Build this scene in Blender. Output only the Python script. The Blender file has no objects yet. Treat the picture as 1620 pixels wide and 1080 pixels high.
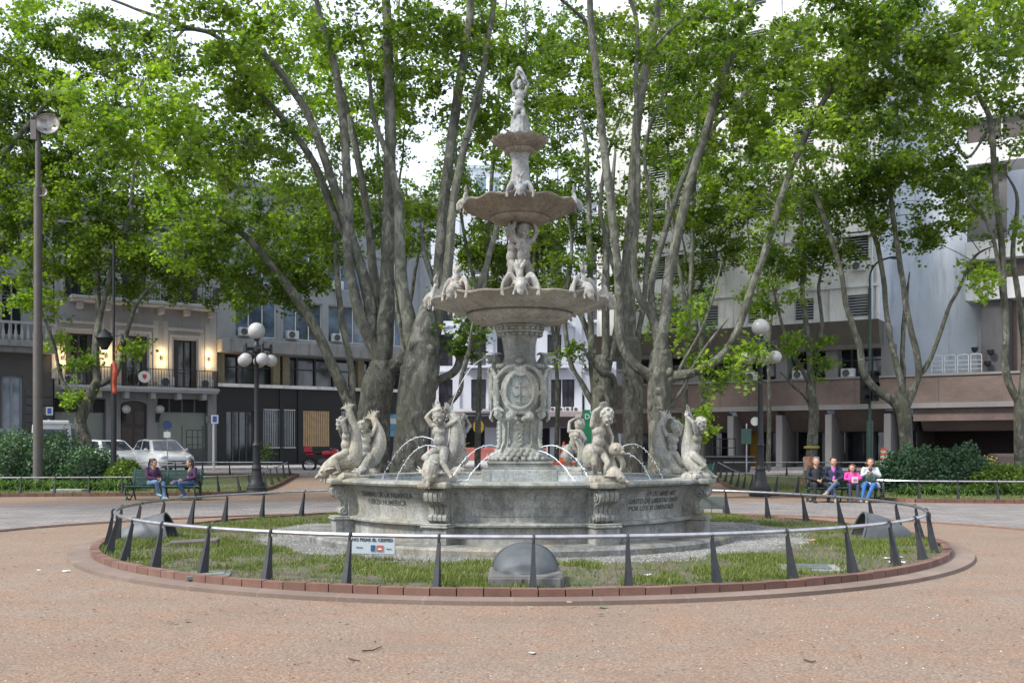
import bpy, bmesh, math, random
import numpy as np
from mathutils import Vector, Matrix, noise
R = math.radians
PI = math.pi
S = bpy.context.scene
C = S.collection
# ---------------------------------------------------------------- camera, world, sun, exposure
CAMH, FPX, HOR = 1.6, 1590.0, 705.0
cam = bpy.data.objects.new('camera', bpy.data.cameras.new('camera'))
C.objects.link(cam)
cam.location = (0, 0, CAMH); cam.rotation_euler = (R(90), 0, 0)
cam.data.sensor_width = 36; cam.data.lens = FPX / 1620 * 36
cam.data.shift_y = (HOR - 540) / 1620
cam.data.clip_end = 600
S.camera = cam
S.view_settings.view_transform = 'Standard'; S.view_settings.look = 'None'
S.view_settings.gamma = 1; S.view_settings.exposure = 1.13
S.cycles.max_bounces = 8; S.cycles.transparent_max_bounces = 8
SUN_EL, SUN_AZ = 46, -116          # azimuth: degrees from +Y clockwise towards +X; soft light from the left, behind the camera
w = bpy.data.worlds.new("World"); S.world = w; w.use_nodes = True
nt = w.node_tree; nt.nodes.clear()
sky = nt.nodes.new('ShaderNodeTexSky'); sky.sky_type = 'NISHITA'; sky.sun_disc = False
sky.sun_elevation = R(SUN_EL); sky.sun_rotation = R(SUN_AZ); sky.dust_density = 2.5
tcw = nt.nodes.new('ShaderNodeTexCoord'); nzw = nt.nodes.new('ShaderNodeTexNoise')
nzw.inputs['Scale'].default_value = 1.6; nzw.inputs['Detail'].default_value = 4
rmp = nt.nodes.new('ShaderNodeMapRange')
rmp.inputs[1].default_value = .3; rmp.inputs[2].default_value = .62; rmp.inputs[3].default_value = .68; rmp.inputs[4].default_value = .97
mx = nt.nodes.new('ShaderNodeMixRGB'); mx.inputs[2].default_value = (9.4, 10.3, 12.0, 1)
bg = nt.nodes.new('ShaderNodeBackground'); bg.inputs[1].default_value = 0.074
ow = nt.nodes.new('ShaderNodeOutputWorld')
L = nt.links.new
L(tcw.outputs['Generated'], nzw.inputs['Vector']); L(nzw.outputs[0], rmp.inputs[0]); L(rmp.outputs[0], mx.inputs[0])
L(sky.outputs[0], mx.inputs[1]); L(mx.outputs[0], bg.inputs[0]); L(bg.outputs[0], ow.inputs[0])
sl = bpy.data.lights.new('sun', 'SUN'); sl.energy = 2.9; sl.angle = R(11); sl.color = (1, .97, .92)
so = bpy.data.objects.new('sun', sl); C.objects.link(so)
sd = Vector((math.sin(R(SUN_AZ)) * math.cos(R(SUN_EL)), math.cos(R(SUN_AZ)) * math.cos(R(SUN_EL)), math.sin(R(SUN_EL))))
so.rotation_euler = sd.to_track_quat('Z', 'Y').to_euler(); so.location = (0, 0, 30)

# ---------------------------------------------------------------- helpers
def at(px, py, Y):
    return Vector(((px - 810) / FPX * Y, Y, CAMH + (HOR - py) / FPX * Y))
def tag(o, label=None, cat=None, group=None, kind=None):
    if label: o['label'] = label
    if cat: o['category'] = cat
    if group: o['group'] = group
    if kind: o['kind'] = kind
    return o
def empty(name, loc=(0, 0, 0), rz=0, label=None, cat=None, group=None, parent=None):
    o = bpy.data.objects.new(name, None); C.objects.link(o)
    o.location = loc; o.rotation_euler = (0, 0, rz); o.empty_display_size = .1
    if parent: o.parent = parent
    return tag(o, label, cat, group)
def copy_tree(o, parent=None):
    c = o.copy(); C.objects.link(c)
    if parent: c.parent = parent
    for ch in list(o.children): copy_tree(ch, c)
    return c
class MB:
    def __init__(s): s.v = []; s.f = []
    def add(s, vs, fs):
        n = len(s.v); s.v += [tuple(v) for v in vs]; s.f += [tuple(i + n for i in f) for f in fs]; return s
    def quad(s, a, b, c, d): return s.add([a, b, c, d], [(0, 1, 2, 3)])
    def box(s, x0, x1, y0, y1, z0, z1, M=None):
        vs = [Vector((x, y, z)) for z in (z0, z1) for y in (y0, y1) for x in (x0, x1)]
        if M is not None: vs = [M @ v for v in vs]
        return s.add(vs, [(0, 2, 3, 1), (4, 5, 7, 6), (0, 1, 5, 4), (2, 6, 7, 3), (0, 4, 6, 2), (1, 3, 7, 5)])
    def bar(s, a, b, wd, ht=None):
        a, b = Vector(a), Vector(b); d = b - a; ht = ht or wd
        q = d.to_track_quat('Z', 'Y').to_matrix().to_4x4(); q.translation = a
        return s.box(-wd / 2, wd / 2, -ht / 2, ht / 2, 0, d.length, q)
    def tube(s, pts, rad, n=8, cap=True):
        pts = [Vector(p) for p in pts]
        if not hasattr(rad, '__len__'): rad = [rad] * len(pts)
        base = len(s.v); up = None
        for i, p in enumerate(pts):
            t = (pts[min(i + 1, len(pts) - 1)] - pts[max(i - 1, 0)])
            if t.length < 1e-9: t = Vector((0, 0, 1))
            t.normalize()
            if up is None:
                up = Vector((1, 0, 0)) if abs(t.x) < .8 else Vector((0, 1, 0))
            up = (up - t * up.dot(t)).normalized(); bi = t.cross(up)
            for k in range(n):
                a = 2 * PI * k / n
                s.v.append(tuple(p + (up * math.cos(a) + bi * math.sin(a)) * rad[i]))
        for i in range(len(pts) - 1):
            for k in range(n):
                k2 = (k + 1) % n; o = base + i * n
                s.f.append((o + k, o + k2, o + n + k2, o + n + k))
        if cap:
            s.f.append(tuple(base + n - 1 - k for k in range(n)))
            o = base + (len(pts) - 1) * n; s.f.append(tuple(o + k for k in range(n)))
        return s
    def lathe(s, prof, n=48, c=(0, 0, 0), fr=None, a0=0, a1=2 * PI, fz=None):
        full = abs(a1 - a0 - 2 * PI) < 1e-6; m = n if full else n + 1; base = len(s.v)
        for (r, z) in prof:
            for k in range(m):
                a = a0 + (a1 - a0) * k / n
                rr = fr(r, z, a) if fr else r
                zz = fz(r, z, a) if fz else z
                s.v.append((c[0] + rr * math.cos(a), c[1] + rr * math.sin(a), c[2] + zz))
        for i in range(len(prof) - 1):
            for k in range(n):
                k2 = (k + 1) % m; o = base + i * m
                s.f.append((o + k, o + k2, o + m + k2, o + m + k))
        return s
    def ell(s, c, r, rot=None, u=12, v=8):
        c = Vector(c); r = r if hasattr(r, '__len__') else (r, r, r)
        M = rot.to_matrix() if rot is not None else None
        base = len(s.v)
        def P(x, y, z):
            p = Vector((x * r[0], y * r[1], z * r[2]))
            if M: p = M @ p
            return tuple(c + p)
        s.v.append(P(0, 0, -1))
        for j in range(1, v):
            t = PI * j / v
            for i in range(u):
                a = 2 * PI * i / u
                s.v.append(P(math.sin(t) * math.cos(a), math.sin(t) * math.sin(a), -math.cos(t)))
        s.v.append(P(0, 0, 1)); top = len(s.v) - 1
        for i in range(u):
            i2 = (i + 1) % u
            s.f.append((base, base + 1 + i2, base + 1 + i))
            for j in range(v - 2):
                o = base + 1 + j * u
                s.f.append((o + i, o + i2, o + u + i2, o + u + i))
            o = base + 1 + (v - 2) * u
            s.f.append((o + i, o + i2, top))
        return s
    def prism(s, pts, y0, y1, M=None):   # outline in XZ, extruded along Y
        n = len(pts)
        vs = [Vector((x, y0, z)) for x, z in pts] + [Vector((x, y1, z)) for x, z in pts]
        if M is not None: vs = [M @ v for v in vs]
        return s.add(vs, [tuple(range(n)), tuple(range(2 * n - 1, n - 1, -1))] + [(i, n + i, n + (i + 1) % n, (i + 1) % n) for i in range(n)])
    def build(s, name, mat, parent=None, smooth=False, bevel=0, loc=None):
        me = bpy.data.meshes.new(name); me.from_pydata(s.v, [], s.f); me.validate(); me.update()
        o = bpy.data.objects.new(name, me); C.objects.link(o)
        me.materials.append(mat)
        if smooth:
            me.polygons.foreach_set('use_smooth', [True] * len(me.polygons))
            try: me.set_sharp_from_angle(angle=R(40))
            except Exception: pass
        if bevel:
            m = o.modifiers.new('b', 'BEVEL'); m.width = bevel; m.segments = 2; m.limit_method = 'ANGLE'
        if parent: o.parent = parent
        if loc: o.location = loc
        return o
def spline(pts, k=6):
    P = [Vector(p) for p in pts]; n = len(P); out = []; 
    for i in range(n - 1):
        a, b, c, d = P[max(i - 1, 0)], P[i], P[i + 1], P[min(i + 2, n - 1)]
        for j in range(k):
            t = j / k
            out.append(.5 * ((2 * b) + (c - a) * t + (2 * a - 5 * b + 4 * c - d) * t * t + (3 * b - a - 3 * c + d) * t ** 3))
    out.append(P[-1]); return out
def lerp_list(r, k=6):
    out = []
    for i in range(len(r) - 1):
        for j in range(k): out.append(r[i] + (r[i + 1] - r[i]) * j / k)
    out.append(r[-1]); return out
def sculpt(mb, name, mat, parent=None, vox=.015, sm=6, loc=None):
    """many overlapping solids grown into one continuous surface"""
    me = bpy.data.meshes.new(name); me.from_pydata(mb.v, [], mb.f); me.update()
    o = bpy.data.objects.new(name, me); C.objects.link(o)
    m = o.modifiers.new('r', 'REMESH'); m.mode = 'VOXEL'; m.voxel_size = vox; m.use_smooth_shade = True
    if sm:
        m2 = o.modifiers.new('s', 'SMOOTH'); m2.iterations = sm; m2.factor = .5
    dg = bpy.context.evaluated_depsgraph_get(); dg.update()
    new = bpy.data.meshes.new_from_object(o.evaluated_get(dg)); new.name = name
    o.modifiers.clear(); o.data = new; bpy.data.meshes.remove(me)
    new.materials.clear(); new.materials.append(mat)
    new.polygons.foreach_set('use_smooth', [True] * len(new.polygons))
    if parent: o.parent = parent
    if loc: o.location = loc
    return o
def text_mesh(s, size, name='lettering', extrude=.002, align='CENTER', bold=0.0, sx=1.0):
    cu = bpy.data.curves.new(name, 'FONT'); cu.body = s; cu.size = size; cu.extrude = extrude
    cu.align_x = align; cu.align_y = 'CENTER'; cu.offset = bold; cu.resolution_u = 2
    o = bpy.data.objects.new(name, cu); C.objects.link(o)
    dg = bpy.context.evaluated_depsgraph_get(); dg.update()
    me = bpy.data.meshes.new_from_object(o.evaluated_get(dg)); bpy.data.objects.remove(o)
    n = len(me.vertices); co = np.zeros(n * 3); me.vertices.foreach_get('co', co); co[0::3] *= sx; me.vertices.foreach_set('co', co)
    return me
def text_obj(s, size, mat, M, parent=None, name='lettering', **k):
    me = text_mesh(s, size, name, **k); me.transform(M); me.materials.clear(); me.materials.append(mat)
    o = bpy.data.objects.new(name, me); C.objects.link(o)
    if parent: o.parent = parent
    return o

# ---------------------------------------------------------------- materials
MATS = {}
class NB:
    def __init__(s, name):
        s.m = bpy.data.materials.new(name); s.m.use_nodes = True; s.t = s.m.node_tree; s.n = s.t.nodes
        s.b = s.n['Principled BSDF']; s.out = s.n['Material Output']; s._tc = None
    def co(s, kind='Object', scale=(1, 1, 1)):
        tc = s.n.new('ShaderNodeTexCoord'); mp = s.n.new('ShaderNodeMapping'); mp.inputs['Scale'].default_value = scale
        s.t.links.new(tc.outputs[kind], mp.inputs[0]); return mp.outputs[0]
    def pos(s, scale=(1, 1, 1)):
        g = s.n.new('ShaderNodeNewGeometry'); mp = s.n.new('ShaderNodeMapping'); mp.inputs['Scale'].default_value = scale
        s.t.links.new(g.outputs['Position'], mp.inputs[0]); return mp.outputs[0]
    def noise(s, vec, scale, detail=5, rough=.6, dist=0):
        n = s.n.new('ShaderNodeTexNoise'); n.inputs['Scale'].default_value = scale; n.inputs['Detail'].default_value = detail
        n.inputs['Roughness'].default_value = rough; n.inputs['Distortion'].default_value = dist
        s.t.links.new(vec, n.inputs['Vector']); return n.outputs[0]
    def voro(s, vec, scale, out='Distance', feat='F1'):
        n = s.n.new('ShaderNodeTexVoronoi'); n.inputs['Scale'].default_value = scale; n.feature = feat
        s.t.links.new(vec, n.inputs['Vector']); return n.outputs[out]
    def ramp(s, fac, stops, interp='LINEAR'):
        r = s.n.new('ShaderNodeValToRGB'); r.color_ramp.interpolation = interp
        e = r.color_ramp.elements
        while len(e) < len(stops): e.new(.5)
        for i, (p, c) in enumerate(stops):
            e[i].position = p; c = c if hasattr(c, '__len__') else (c, c, c)
            e[i].color = (*c[:3], 1)
        s.t.links.new(fac, r.inputs[0]); return r.outputs[0]
    def mix(s, fac, a, b, mode='MIX'):
        n = s.n.new('ShaderNodeMixRGB'); n.blend_type = mode
        for i, x in ((0, fac), (1, a), (2, b)):
            if isinstance(x, (int, float)): n.inputs[i].default_value = x if i == 0 else (x, x, x, 1)
            elif isinstance(x, tuple): n.inputs[i].default_value = (*x[:3], 1)
            else: s.t.links.new(x, n.inputs[i])
        return n.outputs[0]
    def math(s, op, a, b=0.0):
        n = s.n.new('ShaderNodeMath'); n.operation = op
        for i, x in ((0, a), (1, b)):
            if isinstance(x, (int, float)): n.inputs[i].default_value = x
            else: s.t.links.new(x, n.inputs[i])
        return n.outputs[0]
    def col(s, c):
        if isinstance(c, tuple): s.b.inputs['Base Color'].default_value = (*c[:3], 1)
        else: s.t.links.new(c, s.b.inputs['Base Color'])
        return s
    def bump(s, h, st=.3, d=.02):
        n = s.n.new('ShaderNodeBump'); n.inputs['Strength'].default_value = st; n.inputs['Distance'].default_value = d
        s.t.links.new(h, n.inputs['Height']); s.t.links.new(n.outputs[0], s.b.inputs['Normal']); return s
    def set(s, **k):
        for a, v in k.items(): s.b.inputs[a.replace('_', ' ')].default_value = v
        return s
def plain(name, c, rough=.6, metal=0, var=.15, sc=6, bump=0, spec=.5, pos=False):
    if name in MATS: return MATS[name]
    b = NB(name); v = b.co() if not pos else b.pos()
    n = b.noise(v, sc, 5); lo = tuple(x * (1 - var) for x in c); hi = tuple(min(1, x * (1 + var)) for x in c)
    b.col(b.ramp(n, [(.3, lo), (.7, hi)])).set(Roughness=rough, Metallic=metal)
    b.b.inputs['Specular IOR Level'].default_value = spec
    if bump: b.bump(b.noise(v, sc * 5, 4), bump, .01)
    MATS[name] = b.m; return b.m
def emis(name, c, st):
    b = NB(name); b.col(c); b.b.inputs['Emission Color'].default_value = (*c, 1); b.b.inputs['Emission Strength'].default_value = st
    return b.m
def stone(name, base, dark, green=(.2, .22, .12), streak=.6, warm=(.42, .34, .22), bs=.35):
    b = NB(name); v = b.pos()
    n1 = b.noise(v, 2.2, 7, .65); n2 = b.noise(b.pos((7, 7, .8)), 1.6, 5, .6); n3 = b.noise(v, 26, 4, .6); n4 = b.noise(v, .9, 4)
    c = b.mix(b.ramp(n1, [(.38, 0), (.66, 1)]), dark, base)
    c = b.mix(b.math('MULTIPLY', b.ramp(n2, [(.50, 0), (.70, 1)]), streak), c, tuple(x * .38 for x in base))
    c = b.mix(b.math('MULTIPLY', b.ramp(n4, [(.5, 0), (.72, 1)]), .55), c, warm)
    c = b.mix(b.math('MULTIPLY', b.ramp(b.noise(v, 3.3, 5), [(.56, 0), (.72, 1)]), .45), c, green)
    c = b.mix(.45, c, b.ramp(n3, [(.35, .25), (.62, 1.0)]), 'MULTIPLY')
    c = b.mix(b.math('MULTIPLY', b.ramp(b.noise(b.pos((1, 1, .5)), 7, 6, .75), [(.57, 0), (.66, 1)]), .6), c, tuple(x * .22 for x in base))
    b.col(c).set(Roughness=.78); b.bump(b.math('ADD', n3, b.math('MULTIPLY', b.noise(v, 90, 3), .4)), bs, .012)
    return b.m
M_MARBLE = stone('weathered marble', (.35, .355, .325), (.14, .145, .125), streak=.8)
M_STATUE = stone('statue marble', (.40, .39, .35), (.17, .165, .14), streak=.8)
M_BOWL = stone('stained bowl marble', (.34, .30, .245), (.18, .155, .125), streak=.6, warm=(.25, .19, .13))
M_TOP = stone('pale top marble', (.38, .39, .39), (.18, .185, .18), streak=.75)
M_PLINTH = stone('plinth stone', (.27, .27, .255), (.07, .07, .06), streak=.5)
M_IRON = plain('dark painted iron', (.013, .0145, .018), .58, .0, .3, 9, .1)
M_RAIL = plain('worn steel rail', (.42, .42, .45), .32, .85, .25, 7)
M_GREENIRON = plain('dark green iron', (.022, .05, .04), .45, 0, .3, 9)
M_POLE = plain('brown grey pole', (.085, .075, .068), .6, 0, .15, 4)
M_GLASS = None
def mk_glass(name, c=(.02, .025, .03), rough=.06, var=.5):
    b = NB(name); n = b.noise(b.pos((.6, .6, .6)), 1.1, 4)
    b.col(b.ramp(n, [(.35, tuple(x * (1 - var) for x in c)), (.7, tuple(x * (1 + var * 2.2) for x in c))])).set(Roughness=rough)
    b.b.inputs['Specular IOR Level'].default_value = .8; b.bump(b.noise(b.pos(), .8, 2), .05, .02)
    return b.m
M_GLASS = mk_glass('dark window glass')
M_GLASSB = mk_glass('bright window glass', (.10, .13, .17), .08)
M_CURT = plain('drawn pale blind', (.19, .22, .195), .5, 0, .12, 1.2)
M_DARK = plain('dark void paint', (.012, .012, .014), .8)
M_WHITE = plain('white enamel', (.62, .62, .60), .5, 0, .06, 4)
M_AC = plain('air conditioner white', (.55, .56, .56), .5, 0, .1, 3)
M_BLUE = plain('sign blue', (.02, .09, .42), .4)
M_BLACKTXT = plain('black lettering', (.02, .02, .025), .6)
# ---------------------------------------------------------------- ground, paths, lawns
FX, FY = .13, 17.1                        # centre of the fountain
def gz(y):
    t = min(1, max(0, (y - 36) / 7)); return .42 * t * t * (3 - 2 * t)
def inside(p, poly):
    x, y = p; r = False; j = len(poly) - 1
    for i in range(len(poly)):
        xi, yi = poly[i]; xj, yj = poly[j]
        if (yi > y) != (yj > y) and x < (xj - xi) * (y - yi) / (yj - yi) + xi: r = not r
        j = i
    return r
def m_gravel():
    b = NB('orange decomposed granite'); v = b.pos()
    n1 = b.noise(v, .22, 4); n2 = b.noise(v, 1.6, 6, .7); n3 = b.noise(v, 38, 5, .75); vo = b.voro(v, 60, 'Color')
    c = b.mix(b.ramp(n1, [(.35, 0), (.65, 1)]), (.212, .156, .118), (.225, .178, .140))
    c = b.mix(b.math('MULTIPLY', b.ramp(n2, [(.42, 0), (.62, 1)]), .75), c, (.24, .155, .108))
    c = b.mix(.7, c, b.ramp(n3, [(.28, .22), (.5, .95), (.75, 1.45)]), 'MULTIPLY')
    bw = b.n.new('ShaderNodeRGBToBW'); b.t.links.new(vo, bw.inputs[0]); c = b.mix(.55, c, b.ramp(bw.outputs[0], [(.15, .55), (.5, .95), (.8, 1.35)]), 'MULTIPLY')
    c = b.mix(b.ramp(b.noise(v, 13, 5, .8), [(.60, 0), (.70, .75)]), c, (.17, .12, .09))
    # trodden and damp patches, tracks
    c = b.mix(b.math('MULTIPLY', b.ramp(b.noise(b.pos((.8, 1.2, 1)), .7, 6, .65), [(.47, 0), (.66, 1)]), .35), c, (.145, .11, .088))
    b.col(c).set(Roughness=.95); b.b.inputs['Specular IOR Level'].default_value = .15
    b.bump(b.math('ADD', n3, b.math('MULTIPLY', n2, 1.5)), .55, .02); return b.m
M_GRAVEL = m_gravel()
def m_paver(name, c1, c2, bw, bh, mortar, rot=0):
    b = NB(name); tc = b.n.new('ShaderNodeNewGeometry'); mp = b.n.new('ShaderNodeMapping'); mp.inputs['Rotation'].default_value = (0, 0, rot)
    b.t.links.new(tc.outputs['Position'], mp.inputs[0])
    br = b.n.new('ShaderNodeTexBrick'); b.t.links.new(mp.outputs[0], br.inputs[0])
    br.inputs['Color1'].default_value = (*c1, 1); br.inputs['Color2'].default_value = (*c2, 1); br.inputs['Mortar'].default_value = (*mortar, 1)
    br.inputs['Scale'].default_value = 1; br.inputs['Brick Width'].default_value = bw; br.inputs['Row Height'].default_value = bh; br.inputs['Mortar Size'].default_value = .012
    v = b.pos(); c = b.mix(.6, br.outputs[0], b.ramp(b.noise(v, 1.2, 6), [(.3, .55), (.7, 1.15)]), 'MULTIPLY')
    c = b.mix(.4, c, b.ramp(b.noise(v, 40, 3), [(.3, .6), (.7, 1.1)]), 'MULTIPLY')
    b.col(c).set(Roughness=.9); b.bump(b.math('ADD', br.outputs['Fac'], b.math('MULTIPLY', b.noise(v, 30, 3), .6)), -.3, .01); return b.m
M_PAVER = m_paver('grey granite pavers', (.18, .16, .152), (.235, .212, .203), .5, .25, (.085, .075, .068))
def m_grass():
    b = NB('grass soil'); v = b.pos()
    c = b.mix(b.ramp(b.noise(v, 1.1, 5, .65), [(.40, 0), (.56, 1)]), (.10, .08, .055), (.06, .085, .022))
    c = b.mix(b.ramp(b.noise(v, 12, 5), [(.35, .8), (.7, 0)]), c, (.05, .065, .02))
    b.col(c).set(Roughness=.95); b.bump(b.noise(v, 40, 4), .8, .03); return b.m
M_SOIL = m_grass()
def m_asph():
    b = NB('asphalt'); v = b.pos(); b.col(b.ramp(b.noise(v, 3, 6), [(.3, (.06, .06, .065)), (.7, (.11, .11, .11))])).set(Roughness=.9); return b.m
M_ASPH = m_asph()
M_SIDEWALK = m_paver('pale pavement tiles', (.33, .305, .305), (.37, .34, .335), .6, .6, (.2, .18, .17))
g = MB(); ys = [-30, 0, 20, 34, 36, 37, 38, 39, 40, 41, 42, 43, 60, 120, 300]; xs = [-200, -60, -30, -10, 0, 10, 30, 60, 200]
for j, y in enumerate(ys):
    for x in xs: g.v.append((x, y, gz(y)))
for j in range(len(ys) - 1):
    for i in range(len(xs) - 1):
        o = j * len(xs) + i; g.f.append((o, o + 1, o + 1 + len(xs), o + len(xs)))
tag(g.build('ground', M_GRAVEL), kind='structure')
# grey path round the fountain: elliptical band
p = MB(); n = 120
def path_xy(k, outer):
    a = 2 * PI * k / n
    if outer: 
        return FX + 24 * math.cos(a), FY - .6 + 12.6 * math.sin(a)
    return FX + 9.9 * math.cos(a), FY + 7.3 * math.sin(a)
for k in range(n):
    for o in (0, 1):
        x, y = path_xy(k, o); p.v.append((x, y if y > -2 else -2 - .01 * (y + 2), .012))
ang = [k for k in range(n) if -0.06 < 2 * PI * k / n < PI + .06 or 2 * PI * k / n > 2 * PI - .25 or PI < 2 * PI * k / n < PI + .25]
for k in ang:
    k2 = (k + 1) % n; p.f.append((2 * k, 2 * k + 1, 2 * k2 + 1, 2 * k2))
tag(p.build('path', M_PAVER), kind='structure')
e = MB()   # brick edging of the path
for k in ang:
    x, y = path_xy(k, 0); x2, y2 = path_xy(k + 1, 0)
    e.tube([(x, y, .01), (x2, y2, .01)], .035, 5)
tag(e.build('path_edging', plain('path edging brick', (.16, .10, .075), .9)), kind='structure')
q = MB(); q.quad((-12, 3.5, .014), (-3.02, 4.35, .014), (-4.6, 5.2, .014), (-12, 5.4, .014))
LAWNL = [(-32, 30.6), (-16, 31.5), (-10.2, 32.3), (-9.1, 33.0), (-8.8, 34.2), (-8.8, 41.3), (-32, 41.3)]
LAWNR = [(8.1, 41.3), (8.0, 33.6), (8.5, 32.2), (9.9, 29.6), (11.4, 28.4), (14.5, 27.9), (32, 27.2), (32, 41.3)]
for poly, nm in ((LAWNL, 'lawn'), (LAWNR, 'lawn')):
    # triangulated sheet following the ground
    m = MB(); bm = bmesh.new(); vs = [bm.verts.new((x, y, 0)) for x, y in poly]; bm.faces.new(vs)
    for yc in (36, 37, 38, 39, 40, 41):
        geo = list(bm.verts) + list(bm.edges) + list(bm.faces)
        bmesh.ops.bisect_plane(bm, geom=geo, plane_co=(0, yc, 0), plane_no=(0, 1, 0))
    bmesh.ops.triangulate(bm, faces=bm.faces[:])
    for v in bm.verts: v.co.z = gz(v.co.y) + .05
    me = bpy.data.meshes.new(nm); bm.to_mesh(me); bm.free(); me.materials.append(M_SOIL)
    o = bpy.data.objects.new(nm, me); C.objects.link(o); tag(o, kind='structure')
M_BRICK = None
def m_brick():
    b = NB('red kerb brick'); v = b.pos()
    gi = b.n.new('ShaderNodeNewGeometry')
    c = b.ramp(gi.outputs['Random Per Island'], [(0, (.115, .058, .042)), (.5, (.15, .076, .055)), (1, (.18, .10, .075))])
    c = b.mix(.6, c, b.ramp(b.noise(v, 5, 6), [(.3, .55), (.7, 1.15)]), 'MULTIPLY')
    b.col(c).set(Roughness=.85); b.bump(b.noise(v, 60, 4), .4, .01); return b.m
M_BRICK = m_brick()
def kerb_line(pts, h=.11, wd=.09, step=.26):
    m = MB()
    for i in range(len(pts) - 1):
        a, b = Vector((*pts[i], 0)), Vector((*pts[i + 1], 0)); L_ = (b - a).length; n_ = max(1, int(L_ / step)); d = (b - a) / n_; nr = Vector((-d.y, d.x, 0)).normalized()
        for k in range(n_):
            s_, t_ = a + d * (k + .01), a + d * (k + .97)
            c0, c1, c2, c3 = s_ - nr * wd / 2, t_ - nr * wd / 2, t_ + nr * wd / 2, s_ + nr * wd / 2
            zz = gz((s_.y + t_.y) / 2); vs = [(q_.x, q_.y, zz - .03) for q_ in (c0, c1, c2, c3)] + [(q_.x, q_.y, zz + h) for q_ in (c0, c1, c2, c3)]
            m.add(vs, [(4, 5, 6, 7), (0, 1, 5, 4), (1, 2, 6, 5), (2, 3, 7, 6), (3, 0, 4, 7)])
    return m
tag(kerb_line(LAWNL).build('lawn_kerb', M_BRICK), kind='structure')
tag(kerb_line(LAWNR).build('lawn_kerb', M_BRICK), kind='structure')
# road and pavements beyond the lawns (ground there is .42)
rd = MB().box(-90, 90, 43.2, 47.5, .2, .426)
tag(rd.build('road', M_ASPH), kind='structure')
kb = MB().box(-90, 90, 42.9, 43.2, .2, .55); tag(kb.build('road_kerb', plain('kerb granite', (.36, .35, .34), .85)), kind='structure')
pv = MB().box(-90, 90, 41.5, 42.9, .2, .5); tag(pv.build('pavement', M_SIDEWALK), kind='structure')
pv = MB(); pv.prism([(-90, .2), (90, .2), (90, .56), (-90, .56)], 47.5, 90); tag(pv.build('pavement', M_SIDEWALK), kind='structure')
# central ring: ledge, brick kerb, lawn, pale gravel round the basin
def ring(m, r0, r1, z0, z1, n=160, c=(FX, FY)):
    m.lathe([(r0, z0), (r0, z1), (r1, z1), (r1, z0)][::-1], n, (c[0], c[1], 0)); return m
M_LEDGE = m_paver('pink ledge stone', (.165, .118, .092), (.20, .148, .118), .9, 3.0, (.2, .15, .12))
tag(ring(MB(), 6.74, 7.04, -.02, .045).build('ring_ledge', M_LEDGE), kind='structure')
rb = MB(); NBR = 150
for k in range(NBR):
    a0, a1 = 2 * PI * (k + .02) / NBR, 2 * PI * (k + .975) / NBR; vs = []
    dz = random.Random(k).uniform(-.004, .006)
    for z in (0, .125 + dz):
        for a, r in ((a0, 6.62), (a1, 6.62), (a1, 6.74), (a0, 6.74)): vs.append((FX + r * math.cos(a), FY + r * math.sin(a), z))
    rb.add(vs, [(4, 5, 6, 7), (0, 1, 5, 4), (1, 2, 6, 5), (2, 3, 7, 6), (3, 0, 4, 7)])
tag(rb.build('ring_kerb', M_BRICK), kind='structure')
def m_ringlawn():
    b = NB('lawn soil in ring'); v = b.pos(); g_ = b.n.new('ShaderNodeNewGeometry')
    sub = b.n.new('ShaderNodeVectorMath'); sub.operation = 'DISTANCE'; b.t.links.new(g_.outputs['Position'], sub.inputs[0]); sub.inputs[1].default_value = (FX + .25, FY + .55, .1)
    d = b.math('ADD', sub.outputs['Value'], b.math('MULTIPLY', b.math('SUBTRACT', b.noise(v, .9, 5, .65), .5), 1.0))
    soil = b.mix(b.ramp(b.noise(v, 1.4, 5, .65), [(.42, 0), (.58, 1)]), (.115, .09, .068), (.06, .075, .025))
    soil = b.mix(.5, soil, b.ramp(b.noise(v, 25, 4), [(.3, .5), (.7, 1.2)]), 'MULTIPLY')
    grv = b.mix(.75, b.ramp(b.noise(v, .8, 5), [(.35, (.11, .108, .10)), (.6, (.21, .205, .19))]), b.ramp(b.noise(v, 45, 4, .8), [(.3, .3), (.5, .95), (.7, 1.3)]), 'MULTIPLY')
    c = b.mix(b.ramp(b.math('DIVIDE', d, 10), [(.455, 0), (.475, 1)]), grv, soil)
    b.col(c).set(Roughness=.95); b.bump(b.noise(v, 45, 4, .8), .7, .025); return b.m
rl = MB(); ring(rl, 0.01, 6.62, .0, .09); tag(rl.build('ring_lawn', m_ringlawn()), kind='structure')

# grass blades
rnd = random.Random(5)
def blades(name, pts, h0, h1, mat, wd=.006, kind='stuff'):
    n_ = len(pts); P = np.array(pts, dtype=np.float64); rs = np.random.RandomState(n_ % 9973)
    a = rs.rand(n_) * 2 * PI; h = h0 + (h1 - h0) * rs.rand(n_) ** 1.5; lx = (rs.rand(n_) - .5) * h * 1.4; ly = (rs.rand(n_) - .5) * h * 1.4
    dx, dy = np.cos(a) * wd, np.sin(a) * wd
    V = np.zeros((n_, 3, 3)); V[:, 0] = P; V[:, 1] = P; V[:, 2] = P
    V[:, 0, 0] -= dx; V[:, 0, 1] -= dy; V[:, 1, 0] += dx; V[:, 1, 1] += dy
    V[:, 2, 0] += lx; V[:, 2, 1] += ly; V[:, 2, 2] += h
    me = bpy.data.meshes.new(name); me.vertices.add(n_ * 3); me.vertices.foreach_set('co', V.ravel())
    me.loops.add(n_ * 3); me.loops.foreach_set('vertex_index', np.arange(n_ * 3)); me.polygons.add(n_)
    me.polygons.foreach_set('loop_start', np.arange(n_) * 3); me.polygons.foreach_set('loop_total', np.full(n_, 3)); me.update(); me.validate()
    me.materials.append(mat); o = bpy.data.objects.new(name, me); C.objects.link(o); return tag(o, kind=kind)
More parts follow.
